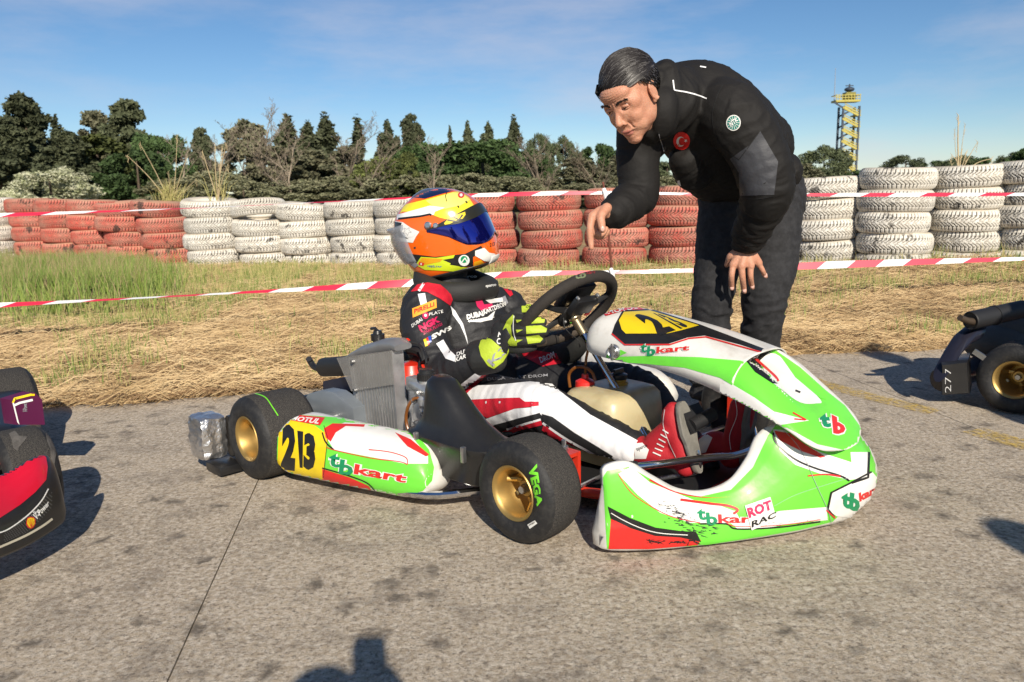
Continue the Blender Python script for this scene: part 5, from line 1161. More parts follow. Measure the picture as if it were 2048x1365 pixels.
# body: head, neck, hands and the limbs inside the clothes, one skin
HF = Vector((-.55, -.60, -.52)).normalized(); HU = Vector((-.45, -.25, .86)); HU = (HU - HF * HU.dot(HF)).normalized(); HL = HU.cross(HF).normalized()
HC = V3(1262, 194, 2.56); HS = 1.0; HR = Matrix((HL, HF, HU)).transposed()
def hp(x, y, z): return HC + (HL * x + HF * y + HU * z) * HS
def he(g, c, r, rot=None): g.ell(hp(*c), tuple(q * HS for q in r), rot=HR if rot is None else HR @ rot, u=24, v=16)
g = MB(); he(g, (0, -.022, .035), (.076, .098, .092)); he(g, (0, .020, -.012), (.068, .078, .085)); he(g, (0, .030, -.062), (.054, .062, .052)); he(g, (0, .066, -.104), (.026, .022, .020)); he(g, (0, .05, -.085), (.040, .038, .030))
he(g, (0, .062, .045), (.056, .034, .030)); he(g, (0, .078, .022), (.046, .017, .010))
for s_ in (1, -1):
    he(g, (s_ * .030, .055, -.032), (.030, .032, .034)); he(g, (s_ * .036, .012, -.050), (.030, .055, .046)); he(g, (s_ * .036, .045, .005), (.032, .038, .034)); he(g, (s_ * .028, .045, -.062), (.030, .036, .034)); he(g, (s_ * .0125, .092, -.040), (.0085, .011, .0075))
    he(g, (s_ * .020, .070, -.060), (.024, .020, .020))
limb(g, [hp(0, .080, .012), hp(0, .094, -.012), hp(0, .106, -.030)], [.009, .0095, .0105], 12); he(g, (0, .107, -.034), (.0125, .011, .0105)); he(g, (0, .088, -.068), (.022, .011, .0065)); he(g, (0, .085, -.079), (.019, .010, .0065)); he(g, (0, .078, -.092), (.02, .012, .01))
limb(g, [hp(0, -.02, -.05), hp(0, -.05, -.12), neck + Vector((.05, .03, -.02))], [.056, .052, .055], 20)
limb(g, [neck, chest, mid, pelv], [.070, .10, .12, .11], 16); limb(g, [hipR, kneR, ankR, ankR - Vector((0, 0, .05))], [.085, .055, .042, .038]); limb(g, [hipL, kneL, ankL, ankL - Vector((0, 0, .05))], [.09, .058, .042, .038])
limb(g, [chest, shL, elL, wrL], [.07, .065, .045, .029]); limb(g, [chest, shR, elR, wrR], [.07, .06, .045, .028])
def H(*a): return [V3(*p) for p in a]
# left hand spread on the knee
kn = [(1466, 531, 2.78), (1483, 534, 2.765), (1501, 533, 2.77), (1517, 527, 2.785)]
for q in kn: limb(g, [V3(1493, 494, 2.785), V3(*q)], [.021, .0155], 10)
for P, r_ in ((H(kn[0], (1463, 552, 2.775), (1463, 570, 2.80), (1464, 578, 2.81)), .0110), (H(kn[1], (1485, 556, 2.765), (1487, 574, 2.79), (1489, 584, 2.80)), .0112), (H(kn[2], (1501, 553, 2.77), (1503, 568, 2.795), (1505, 576, 2.805)), .0105), (H(kn[3], (1525, 541, 2.785), (1529, 550, 2.80), (1532, 554, 2.805)), .0092)):
    limb(g, P, [r_ * 1.12, r_, r_ * .93, r_ * .78], 10)
limb(g, H((1480, 500, 2.79), (1462, 512, 2.80), (1456, 525, 2.82), (1453, 531, 2.83)), [.016, .0135, .011, .009], 10)
# right hand pointing down
kn = [(1184, 434, 2.50), (1187, 440, 2.525), (1191, 446, 2.55), (1197, 450, 2.575)]
for q in kn: limb(g, [V3(1222, 428, 2.545), V3(1204, 424, lerp(2.54, q[2], .5)), V3(*q)], [.024, .020, .0150], 10)
limb(g, H(kn[0], (1180, 458, 2.49), (1181, 480, 2.49), (1183, 497, 2.485)), [.0135, .0115, .0105, .0080], 12)
for P in (H(kn[1], (1186, 463, 2.52), (1202, 468, 2.525), (1212, 458, 2.53)), H(kn[2], (1192, 470, 2.545), (1206, 472, 2.55), (1215, 462, 2.55)), H(kn[3], (1198, 470, 2.57), (1210, 468, 2.57), (1216, 462, 2.57))): limb(g, P, [.0135, .012, .0115, .0095], 10)
limb(g, H((1214, 416, 2.52), (1202, 432, 2.49), (1203, 448, 2.478), (1205, 461, 2.475)), [.017, .0145, .0125, .0105], 12)
bme = blob(g, .0030, 3, 'person')
def smooth_head(me, it=9):
    bm = bmesh.new(); bm.from_mesh(me); vs = [v for v in bm.verts if (v.co - HC).length < .15 * HS and (HR.transposed() @ (v.co - HC) / HS).y < .098 and not (abs((HR.transposed() @ (v.co - HC) / HS).x) < .026 and (HR.transposed() @ (v.co - HC) / HS).y > .072 and (HR.transposed() @ (v.co - HC) / HS).z < 0)]
    for _ in range(it): bmesh.ops.smooth_vert(bm, verts=vs, factor=.6, use_axis_x=True, use_axis_y=True, use_axis_z=True)
    bm.to_mesh(me); bm.free()
smooth_head(bme)
eyes = [(s_ * .030, .078, .004) for s_ in (1, -1)]
def facefn(p, n):
    q = HR.transposed() @ (p - HC) / HS; d = Vector((0, 0, 0))
    if q.length > .17: return 0.0
    o = 0
    for e in eyes: r2 = ((q.x - e[0]) / .016) ** 2 + ((q.z - e[2]) / .0095) ** 2; o -= .0105 * math.exp(-r2) * (q.y > .03)
    o -= .0030 * math.exp(-((q.z + .0735) / .0018) ** 2 - (q.x / .021) ** 2) * (q.y > .05)        # mouth line
    for s_ in (1, -1):
        dx = abs(q.x) - (.017 + (-.035 - q.z) * .42); o -= .0022 * math.exp(-(dx / .0035) ** 2) * (1 if -.066 < q.z < -.035 and q.y > .04 else 0)   # folds beside the nose
    if q.y > .04 and .03 < q.z < .065: o += .0011 * math.sin(q.z * 900 + 2 * math.cos(q.x * 60)) * math.exp(-(q.x / .035) ** 2)             # forehead lines
    o -= .0022 * math.exp(-((abs(q.x) - .006) / .0022) ** 2 - ((q.z - .022) / .008) ** 2) * (q.y > .05)
    return o * HS
shift(bme, facefn)
man = link('person', bme, [M_SKIN, mat('lips', (.46, .17, .13), .4, sss=.1)], None)
man['label'] = 'person in black softshell jacket and dark jeans bending down and pointing at the kart driver'; man['category'] = 'person'
for p in bme.polygons:
    q = HR.transposed() @ (p.center - HC) / HS
    if abs(q.x) < .024 - abs(q.z + .0735) * .9 and abs(q.z + .0735) < .0095 and q.y > .06: p.material_index = 1
link('jeans', jme, M_DEN, man); jko = link('jacket', jk, M_JKT, man)
M_EYE = mat('eye_white', (.36, .30, .26), .25); M_IRIS = mat('eye_dark', (.02, .012, .008), .15); M_BROW = M_HAIR
for e in eyes:
    g = MB(); g.ell(hp(e[0], e[1] - .004, e[2]), (.0115 * HS,) * 3); ey = g.build('eye', M_EYE, man, sharp=0)
    g = MB(); g.ell(hp(e[0] * 1.0 - .001, e[1] + .0045, e[2] - .0025), (.0052 * HS,) * 3); g.build('iris', M_IRIS, ey, sharp=0)
    g = MB(); s_ = 1 if e[0] > 0 else -1
    g.tube([hp(e[0] + dx, e[1] + .0065 - abs(dx) * .32, e[2] + .0036 - abs(dx / .014) ** 2 * .004) for dx in (-.014, -.008, 0, .008, .014)], [.0020, .0042, .0052, .0044, .0020], n=8); g.tube([hp(e[0] + dx, e[1] + .0055 - abs(dx) * .32, e[2] - .0062 + abs(dx / .014) ** 2 * .003) for dx in (-.013, -.007, 0, .007, .013)], [.0016, .0028, .0034, .0030, .0016], n=8); g.build('eyelid', M_SKIN, ey, sharp=0)
    g = MB(); r_ = random.Random(4)
    for i in range(70):
        t = r_.random(); x = lerp(.010, .050, t) * s_; y = .093 - .34 * max(0, abs(x) - .02) - .0; z = .0205 + .006 * math.sin(t * 2.6) + r_.gauss(0, .0016)
        g.tube([hp(x, y, z), hp(x + s_ * .007, y - .001, z + .001)], [.0011, .0003], n=4, cap=False)
    g.build('eyebrow', M_HAIR, man, kind='stuff')
for s_ in (1, -1):
    g = MB(); c_ = (s_ * .074, -.012, -.006); he(g, c_, (.006, .017, .028), Matrix.Rotation(R(-12), 3, 'X')); 
    g.tube([hp(s_ * .078, -.012 + .017 * math.sin(t), -.004 + .029 * math.cos(t)) for t in [k * .5 - .9 for k in range(10)]], [.0045] * 10, n=8); he(g, (s_ * .073, -.004, -.032), (.005, .008, .009)); eb = blob(g, .0022, 2, 'ear'); link('ear', eb, M_SKIN, man)
# hair: scalp cap and combed locks
g = MB(); V = []; 
def scalp(th, ph, k=1.0):
    return (.0785 * k * math.sin(ph) * math.sin(th), -.022 + .1005 * k * math.sin(ph) * math.cos(th), .035 + .0955 * k * math.cos(ph))
def hairline(th):     # how far down the hair reaches for each direction round the head (0 = face)
    a = abs(math.atan2(math.sin(th), math.cos(th))); return lerp(1.02, 1.25, min(1, a / .9)) if a < .9 else (lerp(1.25, 1.95, min(1, (a - .9) / .75)) if a < 1.65 else lerp(1.95, 2.35, min(1, (a - 1.65) / .8)))
nth, nph = 64, 20
g.grid(lambda u, v: hp(*scalp(u * 2 * math.pi, v * hairline(u * 2 * math.pi), 1.035 + .025 * math.sin(math.pi * min(1, v * 1.02)))), nth, nph); g.build('hair', M_HAIR, man, sharp=0)
g = MB(); r_ = random.Random(8)
M_HAIRL = mat('hair_strands', (.085, .078, .072), .40, spec=.6)
for i in range(4200):
    th = r_.uniform(-math.pi, math.pi); v = r_.random() ** .6; ph = v * hairline(th) * r_.uniform(.96, 1.03)
    p0 = Vector(scalp(th, ph, 1.045 + r_.uniform(0, .03)))
    # combed from the crown forward and to his left
    d = Vector((-.55, .75, -.05)) if p0.z > .05 else Vector((0, -.35, -.9)); nrm_ = (p0 - Vector((0, -.022, .035))).normalized(); d = (d - nrm_ * d.dot(nrm_)).normalized(); L_ = r_.uniform(.030, .062) if p0.z > .05 else r_.uniform(.006, .014)
    q1 = p0 + d * L_ * .5; q2 = p0 + d * L_
    def reproj(q, k):
        w_ = q - Vector((0, -.022, .035)); e_ = Vector((w_.x / .0785, w_.y / .1005, w_.z / .0955)); return Vector((0, -.022, .035)) + w_ / e_.length * k
    k = 1.055 + r_.uniform(0, .035); g.tube([hp(*p0), hp(*reproj(q1, k)), hp(*reproj(q2, k * .995))], [.0014, .0012, .0003], n=3, cap=False)
for i in range(60):
    x = r_.uniform(-.066, -.030); p0 = Vector((x, .062 - abs(x) * .35, .082)); g.tube([hp(*p0), hp(p0.x - .006, p0.y + .018, p0.z - .018), hp(p0.x - .004 + r_.gauss(0, .003), p0.y + .016, p0.z - r_.uniform(.028, .050))], [.0013, .0011, .0003], n=3, cap=False)
g.mi = [1 if (i_ // 60) % 5 == 0 else 0 for i_ in range(len(g.f))]; g.build('hair_strands', [M_HAIR, M_HAIRL], man, kind='stuff')
# nails
for px_, Y_ in (((1464, 576), 2.797), ((1489, 581), 2.787), ((1505, 573), 2.793), ((1531, 551), 2.794), ((1205, 458), 2.462)):
    g = MB(); g.ell(V3(*px_, Y_), (.0068, .003, .0085)); g.build('nail', mat('nail', (.66, .40, .33), .25), man, sharp=0)
# shoes
M_SHW = mat('white_trainer', (.72, .74, .76), .6); M_SHT = mat('turquoise_trainer', (.04, .42, .48), .6, nz=(20, .4)); M_SOL = mat('white_rubber', (.62, .62, .58), .6)
for an, nm_, fd in ((ankR, 'R', Vector((-.05, -1, 0)).normalized()), (ankL, 'L', Vector((.12, -1, 0)).normalized())):
    f0 = Vector((an.x, an.y, 0)); sd = Vector((-fd.y, fd.x, 0)); rot = Matrix((sd, fd, Vector((0, 0, 1)))).transposed(); rot = Matrix((sd, fd, Vector((0, 0, 1)))).transposed()
    g = MB(); g.ell(f0 + fd * .12 + Vector((0, 0, .052)), (.046, .085, .045), rot=rot); g.ell(f0 + fd * -.02 + Vector((0, 0, .062)), (.038, .062, .055), rot=rot); g.ell(f0 + fd * .05 + Vector((0, 0, .075)), (.040, .075, .050), rot=rot); sm = blob(g, .006, 3, 'shoe'); so = link('shoe', sm, M_SHT, man)
    g = MB(); rings = []
    for z, k in ((.002, .96), (.010, 1.0), (.026, 1.0), (.032, .94)):
        rings.append([f0 + fd * (.065 + .145 * math.sin(t)) * 1 + sd * (.046 * math.cos(t) * k * (1 if math.sin(t) > 0 else .85)) + Vector((0, 0, z)) for t in [j / 28 * 6.2832 for j in range(28)]])
    g.loft(rings); g.build('sole', M_SOL, so, sharp=50)
    g = MB()
    for k in range(5): c_ = f0 + fd * (.04 + .022 * k) + Vector((0, 0, .123 - .010 * k)); g.tube([c_ - sd * .03 + Vector((0, 0, -.012)), c_ + Vector((0, 0, .004)), c_ + sd * .03 + Vector((0, 0, -.012))], .004, n=6)
    c_ = f0 + fd * .02 + Vector((0, 0, .125)); g.tube([c_ + sd * .03, c_ + Vector((0, 0, .01)), c_ - sd * .035 - fd * -.01], .006, n=6); g.ell(f0 + fd * .135 + Vector((0, 0, .065)), (.040, .055, .028), rot=rot); g.build('laces', M_SHW, so, kind='stuff')
# jacket print and trim
I4 = Matrix.Identity(4); sk = Skin([jko], I4)
sk.poly([(1520, 262), (1556, 324), (1548, 390), (1480, 392), (1478, 346), (1460, 318), (1500, 290)], M_JKG, .0016, 5); sk.done('elbow_panel', man)
sk.ellipse((1467, 246), 14.5, 16, C_WHT, .0022, 8); sk.ellipse((1467, 246), 12.6, 14, pr('print_teal', (.01, .20, .16), .7), .0028, 8)
for k in range(14): t = k * 2 * math.pi / 14; sk.line([(1467 + 5 * math.cos(t), 246 + 6 * math.sin(t)), (1467 + 12 * math.cos(t), 246 + 13.5 * math.sin(t))], .9, C_WHT, .0034, smooth=False)
sk.text('NTK', [(1458, 246), (1473, 234), (1477, 242), (1463, 255)], C_WHT, .0040, .03); sk.done('arm_patch', man)
C_FLR = pr('flag_red', (.72, .015, .01), .6); sk.ellipse((1363, 282), 17, 18.5, C_FLR, .0024)
cr_ = [(1361 + 9 * math.cos(t), 283 + 10 * math.sin(t)) for t in np.linspace(.75, 5.6, 18)] + [(1363.5 + 6.8 * math.cos(t), 282.5 + 7.6 * math.sin(t)) for t in np.linspace(5.45, .9, 18)]
sk.poly(cr_, C_WHT, .0034, 3); sk.poly([(1371.5 + (4 if i % 2 == 0 else 1.6) * math.cos(i * math.pi / 5 + .3), 281 + (4 if i % 2 == 0 else 1.6) * math.sin(i * math.pi / 5 + .3)) for i in range(10)], C_WHT, .0034, 2)
sk.done('chest_patch', man)
M_PIPE = mat('white_piping', (.78, .78, .78), .5); sk.line([(1346, 161), (1348, 181)], 2.6, M_PIPE, .003, smooth=False); sk.line([(1348, 181), (1372, 185), (1395, 191), (1414, 198)], 2.6, M_PIPE, .003)
sk.line([(1400, 134), (1412, 136)], 2.5, M_PIPE, .003, smooth=False); sk.line([(1357, 361), (1360, 372)], 5, M_PIPE, .003, smooth=False)
sk.done('piping', man)
M_SEAM = mat('seam', (.008, .008, .008), .8)
for P in ([(1446, 170), (1432, 200), (1425, 240), (1440, 290), (1478, 320)], [(1478, 320), (1500, 290), (1520, 262)], [(1478, 394), (1515, 398), (1548, 392)], [(1466, 486), (1492, 492), (1522, 488)], [(1316, 262), (1322, 290), (1330, 312)]): sk.line(P, 1.6, M_SEAM, .0022)
sk.line([(1318, 268), (1324, 292), (1332, 316)], 1.4, C_GRY, .003)
sk.done('jacket_seams', man, kind='stuff')
sk = Skin([man.children[0]], I4)
for P in ([(1585, 420), (1566, 520), (1545, 620), (1538, 690)], [(1588, 430), (1569, 530)], [(1462, 455), (1452, 560), (1448, 690)], [(1568, 372), (1578, 400), (1604, 408)]): sk.line(P, 1.0, M_STITCH, .001)
sk.done('seam_stitches', man, kind='stuff')

# ------------------------------------------------------------------ the driver
M_SUIT = mat('black_race_suit', (.013, .013, .015), .62, bump=.3, bscale=160, nz=(6, .4), col2=(.022, .022, .024)); M_SW = mat('white_suit_panel', (.76, .76, .77), .7, bump=.2, bscale=100); M_SR = mat('red_suit_panel', (.55, .008, .025), .65, bump=.2, bscale=100)
M_SBK = mat('black_suit_panel', (.012, .012, .013), .65); M_GLV = mat('black_glove', (.018, .018, .017), .7, bump=.3, bscale=200); M_GLY = mat('lime_glove_leather', (.44, .56, .035), .6, bump=.4, bscale=160, nz=(30, .4), col2=(.34, .44, .03))
def kv(x, y, b): return Vector(k3(*kb(x, y, b)))
dSR, dER, dWR = kv(842, 612, .20), kv(882, 738, .25), kv(985, 712, .22)
dSL, dEL, dWL = kv(1012, 618, -.17), kv(1035, 716, -.26), kv(1135, 706, -.16)
dHip, dChest, dNeck = Vector(k3(-.74, 0, .19)), kv(925, 650, 0), kv(905, 575, 0)
dHR, dKR, dAR = Vector(k3(-.66, .12, .16)), kv(1082, 818, .20), kv(1268, 898, .12); dHL, dKL, dAL = Vector(k3(-.66, -.12, .17)), kv(1270, 775, -.22), kv(1400, 915, -.14)
g = MB(); limb(g, [dHip, dHip.lerp(dChest, .5) + Vector((0, 0, 0)), dChest, dNeck - Vector((0, 0, .03))], [.15, .155, .165, .09], 24)
g.ell(dChest + Vector((.0, .0, .03)), (.13, .20, .12)); g.ell(dSR.lerp(dNeck, .35), (.09, .10, .06)); g.ell(dSL.lerp(dNeck, .35), (.09, .10, .06))
limb(g, [dSR + Vector((0, .03, 0)), dSR.lerp(dER, .45) + Vector((-.02, -.01, 0)), dER, dER.lerp(dWR, .5) + Vector((0, -.01, -.01)), dWR + (dER - dWR) * .1], [.088, .078, .070, .060, .048], 20)
limb(g, [dSL, dSL.lerp(dEL, .5), dEL, dEL.lerp(dWL, .5), dWL], [.08, .072, .062, .052, .042], 20)
limb(g, [dHR, dHR.lerp(dKR, .5), dKR + Vector((0, 0, .0)), dKR.lerp(dAR, .5), dAR], [.105, .090, .073, .064, .050], 22); limb(g, [dHL, dHL.lerp(dKL, .5), dKL, dKL.lerp(dAL, .5), dAL], [.105, .088, .070, .060, .046], 22)
g.ell(dHip, (.15, .19, .12))
sme = blob(g, .0055, 5, 'race_suit'); shift(sme, folds([(dHip, dChest, .17, .8), (dSR, dER, .08, 1.1), (dER, dWR, .06, 1.3), (dSL, dEL, .07, 1), (dEL, dWL, .05, 1), (dHR, dKR, .09, 1.0), (dKR, dAR, .07, 1.1), (dHL, dKL, .09, 1), (dKL, dAL, .07, 1)], .0048, 9, 26, 7))
# inner body
g = MB(); limb(g, [dHip, dChest, dNeck, dNeck + Vector((0, 0, .10)), dNeck + Vector((0, 0, .18))], [.12, .13, .06, .07, .08]); limb(g, [dChest, dSR, dER, dWR, kv(1020, 665, .21)], [.09, .055, .045, .032, .024]); limb(g, [dChest, dSL, dEL, dWL], [.09, .055, .045, .03]); limb(g, [dHip, dHR, dKR, dAR, dAR + Vector((.05, 0, -.02))], [.10, .085, .055, .035, .03]); limb(g, [dHip, dHL, dKL, dAL, dAL + Vector((.04, 0, -.01))], [.10, .085, .055, .035, .03])
drv = link('person', blob(g, .010, 3, 'person'), M_SUIT, None); drv.matrix_world = KM
drv['label'] = 'kart driver in orange and yellow helmet and black racing suit, sitting in the green kart'; drv['category'] = 'person'
suit = link('race_suit', sme, M_SUIT, drv)
# collar / neck brace
g = MB(); c_ = kv(908, 566, 0); rings = []
V = []; F = []; nb_ = 48
for i in range(nb_):
    t = 2 * math.pi * i / nb_; ct = c_ + Vector((.012 + .120 * math.cos(t), .118 * math.sin(t), .000 - .030 * math.cos(t) + .01 * math.cos(2 * t))); rd = Vector((math.cos(t), math.sin(t), 0))
    for j in range(12): a_ = 2 * math.pi * j / 12; V.append(ct + rd * (.038 * math.copysign(abs(math.cos(a_)) ** .8, math.cos(a_))) + Vector((0, 0, .038 * math.copysign(abs(math.sin(a_)) ** .7, math.sin(a_)))))
for i in range(nb_):
    for j in range(12): F.append((i * 12 + j, i * 12 + (j + 1) % 12, ((i + 1) % nb_) * 12 + (j + 1) % 12, ((i + 1) % nb_) * 12 + j))
g.add(V, F); brace = g.build('neck_brace', M_GLV, drv, sharp=0)
# gloves
g = MB()
for P, r_ in (([(1010, 640, .20), (1038, 640, .20), (1062, 641, .19), (1086, 645, .165)], .0165), ([(1008, 662, .205), (1038, 662, .21), (1064, 663, .195), (1090, 664, .17)], .017), ([(1008, 682, .205), (1036, 683, .21), (1060, 682, .195), (1084, 681, .17)], .016), ([(1006, 698, .20), (1032, 699, .20), (1050, 698, .19), (1068, 695, .17)], .014)):
    limb(g, [kv(*p) for p in P], [r_ * 1.05, r_ * 1.02, r_, r_ * .88], 12)
limb(g, [kv(1005, 660, .20), kv(1028, 632, .185), kv(1050, 620, .17), kv(1076, 620, .155)], [.024, .019, .0165, .0145], 12)
g.ell(kv(1003, 668, .20), (.042, .024, .046)); limb(g, [kv(958, 716, .225), kv(985, 704, .222), kv(1005, 680, .208)], [.058, .050, .034], 18); limb(g, [kv(962, 720, .24), kv(992, 722, .235)], [.052, .038], 16)
gv = link('glove', blob(g, .004, 3, 'glove'), M_GLV, drv)
g = MB(); limb(g, [dWL + (dEL - dWL) * .2, dWL, kv(1155, 690, -.15), kv(1166, 672, -.15)], [.046, .044, .038, .030]); limb(g, [kv(1160, 690, -.15), kv(1172, 668, -.14), kv(1168, 655, -.13)], [.02, .018, .015]); link('glove', blob(g, .005, 3, 'glove'), M_GLV, drv)
# helmet
hc = kv(886, 463, 0); yaw = R(33); pit = R(-13)
HM = Matrix.Translation(hc) @ Matrix.Rotation(yaw, 4, 'Z') @ Matrix.Rotation(pit, 4, 'Y')
HT_ = [(-.158, .118, -.085, .085), (-.152, .150, -.112, .108), (-.135, .176, -.128, .122), (-.10, .186, -.148, .131), (-.06, .186, -.164, .137), (-.02, .180, -.174, .141), (.02, .172, -.178, .142), (.06, .158, -.170, .136), (.09, .138, -.153, .124), (.115, .112, -.128, .106), (.135, .080, -.095, .082), (.149, .045, -.058, .050), (.155, .012, -.018, .015)]
def hel(t, z, k=1.0, o=0):
    for p, q in zip(HT_, HT_[1:]):
        if z <= q[0]: break
    u_ = max(0, min(1, (z - p[0]) / (q[0] - p[0]))); xf, xb, w_ = [lerp(p[i], q[i], u_) for i in (1, 2, 3)]
    c, s_ = math.cos(t), math.sin(t); e_ = .88
    x = (xf if c > 0 else -xb) * math.copysign(abs(c) ** e_, c); y = w_ * math.copysign(abs(s_) ** e_, s_); return Vector((x, y, z)) + Vector((c, s_, 0)) * o
zs = [p[0] for p in spline([(q[0],) for q in HT_], 60)]; HT2 = spline(HT_, 60); HT_ = [tuple(q) for q in HT2]
g = MB(); g.loft([[HM @ hel(2 * math.pi * j / 72, q[0]) for j in range(72)] for q in HT_])
M_HEL = mat('helmet_orange', (.88, .13, .006), .22, coat=.8); helm = g.build('helmet', M_HEL, drv, sharp=0)
M_VIS = mat('blue_mirror_visor', (.015, .02, .30), .06, .85, coat=1); 
def visf(u, v):
    t = lerp(-1.62, 1.62, u); a_ = abs(t) / 1.62; zl = -.050 - .026 * math.sin(math.pi * min(1, a_ * 1.25)) + .058 * max(0, a_ - .62) ** 1.2 / .31; zu = .066 - .050 * a_ ** 1.6; return HM @ hel(t, lerp(zl, zu, v), 1, .0045)
g = MB(); g.grid(visf, 60, 16); vis = g.build('visor', M_VIS, helm, sharp=0); solid(vis, .003, -1); vis.parent = helm
g = MB(); g.grid(lambda u, v: visf(u, v) + Vector((0, 0, 0)), 60, 5, us=(0, 1), vs=(.70, 1)); 
strip = g; strip.v = [tuple(Vector(p) + ((Vector(p) - hc).normalized() * .0016)) for p in strip.v]; strip.build('visor_strip', mat('black_visor_strip', (.02, .02, .015), .3), vis, sharp=0)
def orient(c_, nrm): return nrm.to_track_quat('Z', 'Y').to_matrix()
for (x, y, rad) in ((857, 451, .0125), (872, 452, .0100)):
    o_, d_ = ray(x, y); I_ = KM.inverted(); bb_ = bvh_of(helm); h_ = bb_.ray_cast(I_ @ o_, (I_.to_3x3() @ d_).normalized())
    if h_[0] is not None: g = MB(); g.lathe(h_[0], h_[1] if h_[1].dot(I_.to_3x3() @ d_) < 0 else -h_[1], [(0, .012), (rad * .7, .012), (rad, .009), (rad, 0)], 20); g.build('visor_pivot', M_STEEL, helm)
# top vent spoiler and rear wing of clear plastic
M_SMK = mat('smoked_plastic', (.10, .11, .15), .08, coat=1, alpha=.75, trans=.3); M_CLP = mat('clear_grey_plastic', (.32, .34, .38), .08, coat=1, alpha=.55)
g = MB(); g.grid(lambda u, v: HM @ (Vector((lerp(.045, -.135, u), lerp(-.060, .060, v) * (1 - .25 * u), 0)) + Vector((0, 0, .150 + .016 * math.sin(math.pi * min(1, u * .9)) - .10 * max(0, u - .35) ** 1.6 - (lerp(-1, 1, v) ** 2) * .014))), 18, 12); sp_ = g.build('top_spoiler', M_SMK, helm, sharp=0); solid(sp_, .004)
g = MB(); g.grid(lambda u, v: HM @ (hel(math.pi + lerp(-1.05, 1.05, v), lerp(.055, -.085, u)) + Vector((-.012 - .006 * math.sin(math.pi * u) - (.016 if u < .1 else 0), 0, 0)) * (1 - abs(lerp(-1, 1, v)) ** 2.5 * .7)), 14, 20); sp_ = g.build('rear_wing', M_CLP, helm, sharp=0); solid(sp_, .004)
g = MB(); g.loft([[HM @ (hel(2 * math.pi * j / 60, z) + Vector((math.cos(2 * math.pi * j / 60), math.sin(2 * math.pi * j / 60), 0)) * o_) for j in range(60)] for z, o_ in ((-.162, .0), (-.160, .007), (-.150, .008), (-.146, .001))]); g.build('helmet_trim', M_BLKP, helm, sharp=0)
g = MB(); g.grid(lambda u, v: HM @ (hel(lerp(-.40, .40, v), lerp(-.152, -.128, u)) + Vector((.008 * (1 - u) ** 1.5, 0, 0))), 8, 16); sp_ = g.build('chin_spoiler', C_WHT, helm, sharp=0); solid(sp_, .003)
# helmet paint
sk = Skin([helm], KM)
sk.poly([(822, 395), (850, 372), (900, 372), (915, 380), (885, 388), (850, 398)], pr('print_navy', (.01, .015, .06), .2, 1), .0012, 4)
sk.poly([(800, 428), (808, 410), (850, 400), (905, 385), (920, 382), (938, 396), (948, 412), (944, 422), (925, 432), (903, 441), (880, 436), (850, 424), (805, 424)], C_YEL if 0 else pr('helmet_yellow', (.85, .72, .03), .22, .8), .0010, 4)
sk.poly([(852, 402), (905, 386), (922, 386), (940, 400), (920, 412), (880, 420), (862, 410)], C_LY, .0016, 4)
sk.poly([(795, 430), (860, 412), (890, 416), (870, 424), (868, 430), (800, 438), (794, 440)], pr('helmet_white', (.82, .82, .80), .2, .8), .0020, 4)
sk.line([(797, 438), (840, 433), (860, 429), (863, 431)], 3.4, C_BLK, .0026, smooth=False)
sk.poly([(791, 443), (806, 445), (822, 456), (839, 464), (832, 474), (826, 486), (791, 482), (788, 462)], C_WHT, .0018, 4)
sk.poly([(790, 444), (804, 446), (800, 462), (808, 472), (818, 478), (790, 474)], C_BLK, .0024, 4)
sk.poly([(805, 449), (820, 458), (836, 464), (826, 474), (816, 475), (803, 462)], C_WHT, .0030, 4)
stp = [(815 + (9 if i % 2 == 0 else 4) * math.cos(i * math.pi / 5 + .2), 463 + (9 if i % 2 == 0 else 4) * math.sin(i * math.pi / 5 + .2)) for i in range(11)]
sk.line(stp, .7, C_GRY, .0036, smooth=False)
sk.poly([(789, 493), (820, 496), (816, 510), (794, 506)], C_GLD, .0018, 4); sk.poly([(794, 508), (820, 508), (870, 514), (930, 508), (962, 492), (968, 502), (950, 512), (900, 540), (830, 532), (812, 526)], C_BLK, .0020, 4)
sk.poly([(797, 508), (812, 512), (838, 530), (830, 536), (808, 520)], C_GRY, .0028, 4)
sk.poly([(832, 530), (842, 514), (872, 516), (910, 510), (900, 530), (940, 536), (985, 526), (984, 534), (930, 544), (850, 540)], pr('helmet_lime', (.62, .74, .02), .22, .8), .0024, 4); sk.poly([(836, 528), (844, 516), (886, 518), (880, 524), (850, 530)], C_GLD, .0030, 4)
sk.poly([(886, 520), (920, 514), (946, 506), (946, 532), (922, 534), (900, 526)], C_BLK, .0032, 4); sk.ellipse((928, 521), 11, 11, C_WHT, .0038); sk.ellipse((928, 519), 7, 7, C_DGR, .0044); sk.line([(922, 526), (930, 516), (934, 524)], 2, C_WHT, .005, smooth=False)
sk.poly([(950, 502), (968, 496), (978, 506), (990, 508), (988, 524), (968, 522), (950, 512)], C_WHT, .0030, 4); sk.poly([(948, 524), (962, 520), (972, 532), (946, 536)], C_GLD, .0032, 4)
sk.poly([(839, 524), (849, 526), (848, 532), (838, 530)], C_RED, .0036, 3); sk.ellipse((843, 528), 1.7, 1.9, C_WHT, .0042, step=2); sk.text('YEŞİLTAY', [(855, 530), (884, 531), (884, 536), (854, 535)], C_BLU, .0036, .02); sk.text('213', [(979, 487), (989, 484), (989, 492), (979, 494)], C_BLK, .0020, .02)
sk.ellipse((922, 391), 6.5, 6, C_RED, .0022); sk.ellipse((922, 391), 3, 3.2, C_WHT, .0028); sk.line([(893, 404), (891, 392), (894, 386)], 1.6, C_BLK, .0024, smooth=False)
